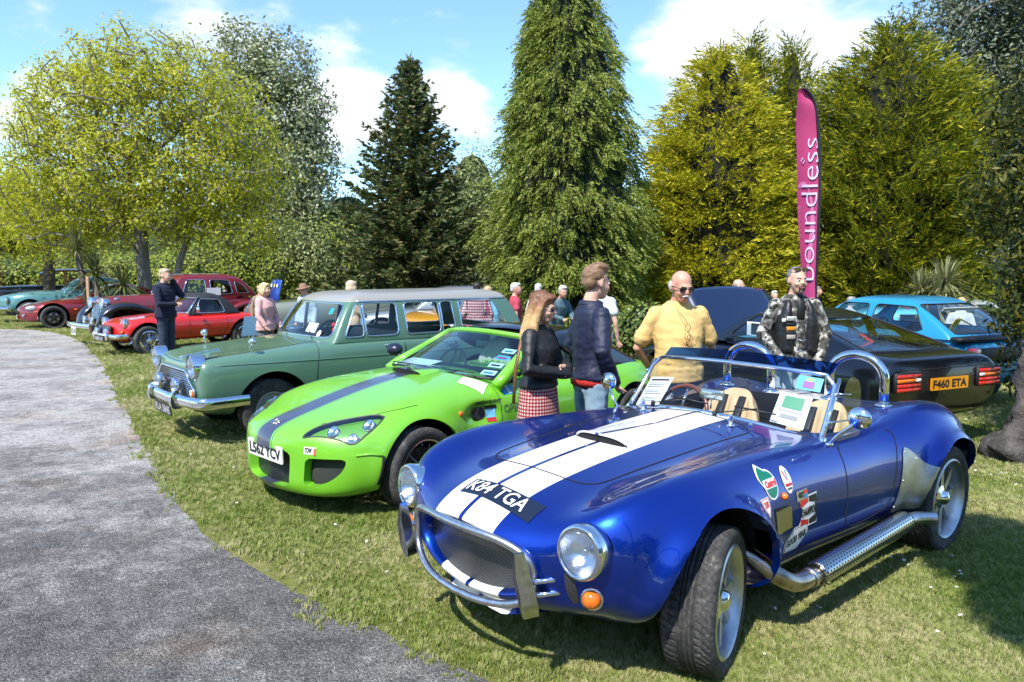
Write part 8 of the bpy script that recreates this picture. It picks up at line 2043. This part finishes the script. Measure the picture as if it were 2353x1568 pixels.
def cordyline(name, label, base, heads, n, ln, lm, seed):
 """spiky palm-like plant: fountains of sword leaves on stems"""
 rng = np.random.default_rng(seed); t = thing(name, label, 'plant', base); V, F, tr = [], [], []
 for (x, y, z, sc) in heads:
  tr.append(tube([(x * .4, y * .4, 0), (x, y, z)], [.10, .07], 7))
  for k in range(n):
   a = rng.uniform(0, 6.283); e = rng.uniform(-.35, 1.45); L = ln * sc * rng.uniform(.75, 1.1); w = .020 * sc; d = np.array((math.cos(a) * math.cos(e), math.sin(a) * math.cos(e), math.sin(e))); s = np.array((-math.sin(a), math.cos(a), 0)); o = len(V)
   for i, f in enumerate((0, .33, .66, 1)):
    p = np.array((x, y, z)) + d * L * f - np.array((0, 0, L * (.42 if e < 1.0 else .15) * f * f)); ww = w * (.6 + .8 * f) * (1 - f ** 3) + .002
    V += [p - s * ww, p + s * ww]
   F += [(o, o + 1, o + 3, o + 2), (o + 2, o + 3, o + 5, o + 4), (o + 4, o + 5, o + 7, o + 6)]
 obj('leaves', V, F, lm, t); obj('stem', *cat(*tr), BARK, t); return t
INNER = mat('core_dark', (.010, .016, .005), .95, var=.5, vscale=3)
INNERL = mat('core_pale', (.045, .060, .012), .95, var=.5, vscale=3)
INNERG = mat('core_gold', (.012, .013, .004), .95, var=.5, vscale=3)
def build_trees():
 # spring-leaved tree with forked trunk
 c = at(350, 640, Y=23.0); bx = c.x; H = lambda py, Y: CAM_H + (616 - py) / FPX * Y
 ash = leaf_mat('spring_leaf', [(.30, .34, .018), (.46, .49, .032), (.60, .59, .05), (.42, .40, .045)], .5)
 tr = [(-.25, 0, 0), (-.22, 0, 1.0), (-.28, 0, 2.0), (-.30, 0, 2.9), (-.15, .05, 3.6)]
 L = [(0, 0, 5.6, 4.2, 3.2, 3.2), (-1.9, 0, 4.4, 2.8, 2.4, 2.0), (1.9, 0, 4.6, 2.6, 2.4, 2.2), (.3, 0, 7.3, 2.9, 2.4, 1.6), (-1.3, 0, 6.4, 2.6, 2.2, 1.7), (2.6, 0, 3.2, 2.0, 1.7, 1.2), (-2.9, 0, 3.0, 1.9, 1.7, 1.2), (.2, -.4, 3.1, 2.2, 1.5, .9)]
 broadleaf('spring_tree', 'spreading yellow-green tree with twin forked trunks behind the red cars', (bx, 23.0, 0), tr, L, 2300, 26, .14, .027, ash, BARKG, .20, 5, r_tip=.013, spread=.17, droop=.4)
 # second stem of the fork
 t2 = [o for o in bpy.data.objects if o.name == 'spring_tree'][0]
 obj('trunk', *tube(catmull([(.75, 0, 0), (.72, 0, 1.1), (.85, 0, 1.9), (1.1, .05, 2.7), (1.0, 0, 3.6), (.6, 0, 5.0)], 6), np.linspace(.15, .05, 31), 8), BARKG, t2)
 # young tree at the far left edge
 c2 = at(112, 640, Y=27.0)
 broadleaf('spring_tree', 'smaller yellow-green tree with a single dark trunk at the far left', (c2.x, 27, 0), [(0, 0, 0), (0, 0, 1.2), (.05, 0, 2.2)], [(0, 0, 3.9, 2.9, 2.4, 1.6), (-1.8, 0, 3.2, 2.2, 2, 1.1), (-3.0, 0, 4.2, 2.4, 2, 1.8)], 900, 24, .16, .030, ash, BARK, .20, 8, spread=.17)
 pop = leaf_mat('poplar_leaf', [(0.135, 0.169, 0.047), (0.243, 0.270, 0.115), (0.567, 0.594, 0.405), (0.176, 0.209, 0.068)], .25)
 c3 = at(640, 560, Y=36.0); lb = []
 for (px, py, r) in ((560, 110, 1.4), (640, 150, 1.8), (690, 250, 1.7), (620, 260, 2.4), (700, 380, 1.8), (640, 420, 2.2), (570, 200, 2.0), (720, 320, 1.2), (560, 380, 2.2), (680, 470, 1.8), (600, 500, 2.0)):
  q = at(px, py, Y=36.0); lb.append((q.x - c3.x, 0, q.z, r, r, r))
 broadleaf('poplar', 'tall poplar with pale silvery leaves behind the yellow-green tree', (c3.x, 36, 0), [(0, 0, 0), (0, 0, 2.5), (0, 0, 5)], lb, 1600, 22, .20, .06, pop, BARKG, .30, 9, spread=.28, step=.8)
 # spruce and cypress
 c4 = at(948, 700, Y=21.0)
 conifer_spruce('spruce', 'dark spruce with ragged tiers of branches left of the great cypress', (c4.x, 21.0, 0), H(150, 21.0), 3.05, leaf_mat('spruce_needle', [(.038, .066, .020), (.075, .112, .030), (.14, .165, .052), (.22, .18, .07)], .22), 3)
 zp = lambda Y, *pp: [(0, pp[0][1] * Y / FPX * .95)] + [(H(py, Y), w * Y / FPX) for py, w in pp]
 c5 = at(1303, 700, Y=17.0)
 cyp = leaf_mat('cypress_spray', [(.085, .125, .014), (.16, .21, .026), (.25, .295, .048), (.33, .355, .085)], .32)
 conifer_fan('cypress', 'great green conical cypress with drooping sprays, tallest tree in the middle', (c5.x, 17.0, 0), [(0, 0, zp(17, (690, 150), (600, 170), (400, 150), (200, 106), (80, 76), (0, 44), (-45, 8))), (-.5, .1, zp(17, (600, 130), (400, 100), (200, 75), (60, 45), (-20, 6)))], 22000, .24, .015, cyp, INNER, 21, .65, .05, 8, .34, core=.78, lfreq=3.0, shag=.10, tier=.35)
 # golden conifers
 gold = leaf_mat('golden_spray', [(.13, .155, .008), (.34, .34, .014), (.53, .48, .02), (.62, .54, .04)], .34)
 gold2 = leaf_mat('golden_spray_dark', [(.055, .080, .008), (.125, .155, .012), (.27, .28, .014), (.52, .46, .02)], .32)
 c6 = at(1640, 700, Y=19.5)
 conifer_fan('golden_cypress', 'bright golden conifer right of the great cypress', (c6.x, 19.5, -.1), [(0, 0, zp(19.5, (680, 165), (550, 175), (400, 150), (250, 95), (160, 50), (118, 8))), (-1.0, .2, zp(19.5, (650, 120), (480, 100), (330, 45), (290, 8)))], 15000, .40, .0165, gold, INNERG, 31, .30, .40, 9, .50, core=.56, inner=.45, lfreq=2.8, shag=.25, tier=.75)
 c7 = at(1765, 700, Y=23.0)
 conifer_fan('golden_cypress', 'tall dark green and gold conifer behind the pink banner', (c7.x, 23.0, -.2), [(-.75, 0, zp(23, (650, 95), (400, 95), (220, 60), (120, 20), (88, 4))), (.55, .1, zp(23, (650, 95), (400, 95), (240, 60), (140, 22), (100, 4)))], 6500, .48, .019, gold2, INNERG, 33, 0, .6, 9, .55, core=.50, inner=.55, lfreq=2.4, shag=.4, tier=.6)
 c8 = at(2045, 700, Y=19.0)
 conifer_fan('golden_cypress', 'broad bronze-gold conifer with sweeping branches right of the pink banner', (c8.x, 19.0, -.3), [(-.25, 0, zp(19, (680, 150), (520, 185), (380, 190), (250, 150), (150, 95), (85, 45), (52, 6))), (1.1, 0, zp(19, (650, 120), (480, 165), (350, 150), (230, 80), (160, 25), (140, 5))), (-1.35, .3, zp(19, (650, 100), (450, 110), (280, 70), (190, 30), (150, 5)))], 21000, .48, .017, gold2, INNERG, 37, .20, .45, 9, .55, core=.50, inner=.58, lfreq=2.4, shag=.35, tier=.7)
 # big grey-green tree at the right
 gp = leaf_mat('grey_leaf', [(0.058, 0.078, 0.039), (0.098, 0.124, 0.065), (0.156, 0.189, 0.111), (0.260, 0.293, 0.195)], .2)
 c9 = at(2290, 640, Y=26.0); lb = []
 for (px, py, r) in ((2150, 60, 1.4), (2230, 20, 1.8), (2330, 60, 2.0), (2200, 160, 1.7), (2300, 190, 2.0), (2260, 300, 1.8), (2340, 330, 1.9), (2230, 400, 1.5), (2330, 460, 1.8), (2400, 200, 2.4), (2420, 400, 2.4), (2300, -60, 2.2), (2080, 60, .9), (2420, 20, 2.2)):
  q = at(px, py, Y=26.0); lb.append((q.x - c9.x, 0, q.z, r, r, r))
 broadleaf('grey_poplar', 'huge grey-green tree filling the top right corner', (c9.x, 26, -.3), [(0, 0, 0), (0, 0, 2.5), (0, 0, 5)], lb, 2000, 22, .17, .042, gp, BARKG, .30, 12, spread=.24, step=.7)
 # bright shrubs behind the cars
 sg = leaf_mat('shrub_leaf', [(0.132, 0.194, 0.022), (0.217, 0.287, 0.034), (0.326, 0.388, 0.056), (0.434, 0.465, 0.093)], .35)
 sp_ = leaf_mat('shrub_leaf_pale', [(0.189, 0.232, 0.072), (0.290, 0.334, 0.116), (0.435, 0.464, 0.203)], .3); sd = leaf_mat('shrub_leaf_dark', [(0.026, 0.042, 0.008), (0.052, 0.078, 0.013), (0.098, 0.124, 0.023)], .2)
 k = 0
 for (px, py, Y, r, hz, mt, nm) in ((455, 590, 33, 2.0, 1.1, sg, 'bright green shrub behind the woman in the pink top'), (550, 560, 34, 2.3, 1.4, sg, 'yellow-green shrub behind the blue raised boot lid'), (660, 530, 35, 2.4, 1.7, sp_, 'pale green rounded shrub behind the man in the hat'), (740, 520, 36, 2.3, 1.8, sg, 'tall bright shrub left of the dark spruce'), (800, 480, 38, 2.2, 2.0, sp_, 'pale shrub rising behind the others beside the spruce'), (390, 610, 32.5, 1.6, .9, sg, 'low bright shrub between the twin trunks'), (1085, 400, 33, 1.5, 2.6, sp_, 'slim pale tree showing between spruce and cypress'), (290, 610, 33, 1.8, 1.0, sg, 'bright low shrub left of the twin trunks'), (60, 610, 35, 2.4, 1.2, sg, 'bright shrub at the left edge behind the old cars'), (180, 600, 35, 2.2, 1.2, sg, 'bright shrub behind the dark spiky palm')):
  q = at(px, py, Y=Y); top = q.z + hz * .6; lob = [(0, 0, top * .55, r, r * .8, top * .5), (-r * .5, .2, top * .45, r * .7, r * .6, top * .42), (r * .55, 0, top * .4, r * .7, r * .6, top * .4)]
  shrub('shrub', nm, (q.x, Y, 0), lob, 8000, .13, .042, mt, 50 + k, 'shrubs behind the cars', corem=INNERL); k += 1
 # bushes at the foot of the cypress and right of it
 q = gnd(1445, 795); shrub('shrub', 'leafy evergreen bush at the foot of the great cypress', (q.x, 14.6, 0), [(0, 0, .55, .62, .5, .6), (-.5, .2, .4, .5, .4, .45), (.4, .2, .35, .4, .4, .4)], 3600, .09, .030, leaf_mat('glossy_leaf', [(0.039, 0.072, 0.013), (0.085, 0.130, 0.023), (0.156, 0.215, 0.046), (0.286, 0.338, 0.117)], .2, .3), 71)
 # hedges
 hed = leaf_mat('hedge_leaf', [(0.019, 0.032, 0.008), (0.040, 0.061, 0.013), (0.080, 0.109, 0.022)], .15)
 for i, (x0, x1, Y, h, nm) in enumerate(((-44, -9, 41, 4.6, 'long bright green hedge at the back on the left'), (-9, 4, 43, 4.6, 'bright green hedge at the back in the middle'), (3, 24, 25.5, 2.6, 'dark hedge under the golden conifers'))):
  lob = [(x, 0, h * .5, 1.2, .9, h * .55 * (1 + .15 * math.sin(x * 2.3))) for x in np.arange(0, x1 - x0, 1.1)]
  shrub('hedge', nm, (x0, Y, -.35 if x0 > 0 else 0), lob, 19000, .18, .065, hed if x0 > 0 else sg, 80 + i, cat_='hedge', stems=8, core=.80, corem=INNER if x0 > 0 else INNERL)
 q = at(2290, 668, Y=15.5); lob = [(x, 0, .75, .55, .5, .8) for x in np.arange(-.6, 2.6, .5)]
 shrub('hedge', 'clipped leafy hedge right of the spiky palm', (q.x, 15.5, -.38), lob, 5200, .10, .035, leaf_mat('laurel_leaf', [(0.025, 0.049, 0.008), (0.056, 0.091, 0.017), (0.119, 0.161, 0.042)], .2, .35), 90, cat_='hedge')
 # spiky palms
 q = at(2150, 700, Y=15.8); cordyline('cordyline', 'spiky pale palm with drooping sword leaves at the right', (q.x, 15.8, -.38), [(0, 0, 1.35, 1.0), (.25, .1, 1.75, .8), (-.28, .1, 1.55, .75)], 190, .92, leaf_mat('sword_leaf', [(0.130, 0.150, 0.052), (0.221, 0.234, 0.098), (0.351, 0.338, 0.169)], .2), 14)
 q = at(228, 640, Y=21.5); cordyline('cordyline', 'dark spiky palm behind the maroon coupe at the left', (q.x, 21.5, 0), [(-.1, 0, 1.5, 1.0), (.6, .1, 1.2, .9), (-.6, 0, 2.2, .9)], 120, .95, leaf_mat('sword_leaf_dark', [(0.039, 0.058, 0.016), (0.098, 0.124, 0.039), (0.221, 0.234, 0.091)], .2), 15)
 # tree hanging in from the right edge, with its knotted trunk
 b = gnd(2345, 1065); t = thing('yew_tree', 'dark tree with a gnarled grey trunk at the right edge beside the roadster', 'tree', (b.x + .06, b.y + .1, 0))
 rng = np.random.default_rng(77); V, F = tube(catmull([(0, 0, -.03), (-.03, .0, .14), (.02, .02, .35), (.10, .03, .60), (.13, .05, .95), (.25, .1, 1.6), (.3, .1, 2.6), (.2, 0, 4.0)], 6), np.interp(np.linspace(0, 7, 43), range(8), [.26, .20, .135, .12, .13, .11, .08, .04]), 16)
 V = np.array(V)
 for v in V:
  k_ = mnoise.fractal(Vector((v[0] * 6, v[1] * 6, v[2] * 4)), .7, 2.0, 4); ctr = np.array((.1, .03, v[2])); v += (v - ctr) * np.array((1, 1, 0)) * .55 * k_
 obj('trunk', V, F, mat('gnarled_bark', (.075, .065, .06), .9, var=.6, vscale=9, bump=1.0, bscale=30, bdist=.03), t)
 lob = [(.25, .2, 1.25, .45, .55, .35), (.2, .1, 1.75, .50, .6, .4), (.35, .5, 2.4, .7, .8, .6), (.5, .3, 3.2, .8, .9, .7), (.75, .6, 1.5, .6, .7, .6), (.9, .2, 2.2, .8, .8, .8), (1.2, .9, 3.0, 1.1, 1.1, 1.0), (.9, .9, .8, .5, .6, .6)]
 P, D = in_lobes(lob, 15000, rng, .6); yl = leaf_mat('yew_leaf', [(0.012, 0.022, 0.004), (0.028, 0.042, 0.007), (0.075, 0.082, 0.010), (0.150, 0.135, 0.014)], .2)
 quads_obj('crown', leafy_mass(P, D + (0, 0, -.4), rng, .10, .016), yl, t)
 # overhanging tree behind the viewer: only its shade reaches the picture
 rng = np.random.default_rng(5); t = thing('overhanging_tree', 'tree behind the viewer whose leafy shadow falls at the lower right', 'tree', (2.6, -3.2, 0))
 lob = []
 for (gx, gy, r) in SHADE:
  z = 6.4; kk = z / math.tan(el); lob.append((gx + sun_dir.x / math.cos(el) * kk - 2.6, gy + sun_dir.y / math.cos(el) * kk + 3.2, z, r, r * 1.1, .5))
 P, D = in_lobes(lob, 5200, rng, .2); quads_obj('crown', leafy_mass(P, D, rng, .16, .06), yl, t)
 arms = [tube(catmull([(0, 0, 0), (.05, 0, 2.5), (0, .1, 4.6), (l[0] * .6, l[1] * .6, 5.9), (l[0], l[1], l[2])], 5), np.linspace(.16, .02, 21), 6) for l in lob]
 obj('trunk', *cat(*arms[:1]), BARK, t)
 for a_ in arms[1:]: obj('limb', *a_, BARK, t)
SHADE = [(2.62, 3.62, .28), (2.95, 3.75, .4), (2.75, 4.35, .28), (3.05, 4.55, .4), (3.3, 4.1, .5)]
build_trees()
# far wooded rise
def far_wood():
 rng = np.random.default_rng(3); lob = []
 for px in range(-300, 2700, 60):
  top = 455 + 25 * math.sin(px * .011) + 14 * math.sin(px * .037) - (30 if 700 < px < 830 else 0); q = at(px, top, Y=75.0); lob.append((q.x, 75 + rng.uniform(-3, 3), q.z * .5, 3.4, 3, q.z * .5 + rng.uniform(-.4, .6)))
 P, D = in_lobes(lob, 26000, rng, .85)
 o = quads_obj('woodland', leafy_mass(P, D, rng, .62, .24), leaf_mat('far_leaf', [(0.105, 0.133, 0.042), (0.168, 0.189, 0.070), (0.238, 0.231, 0.105)], .2), None)
 tag(o, 'far-off wooded rise behind the park trees', 'woodland', kind='stuff')
far_wood()
def near_wood():
 # park trees behind the viewer, seen only mirrored in paint and chrome
 rng = np.random.default_rng(8); lob = []
 for i in range(22):
  a = R(-80 + 160 * i / 21 + rng.uniform(-3, 3)); d = rng.uniform(15, 20); h = rng.uniform(5.5, 10.0); lob += [(d * math.sin(a), -d * math.cos(a) + 2, h * .45, 2.6, 2.2, h * .5), (d * math.sin(a) + rng.uniform(-1.5, 1.5), -d * math.cos(a) + 2, h * .75, 1.7, 1.5, h * .25)]
 P, D = in_lobes(lob, 16000, rng, .7)
 o = quads_obj('woodland', leafy_mass(P, D, rng, .5, .2), leaf_mat('behind_leaf', [(.03, .05, .012), (.07, .10, .02), (.13, .16, .04)], .2), None)
 tag(o, 'belt of park trees behind the viewer', 'woodland', kind='stuff')
near_wood()
build_grass()
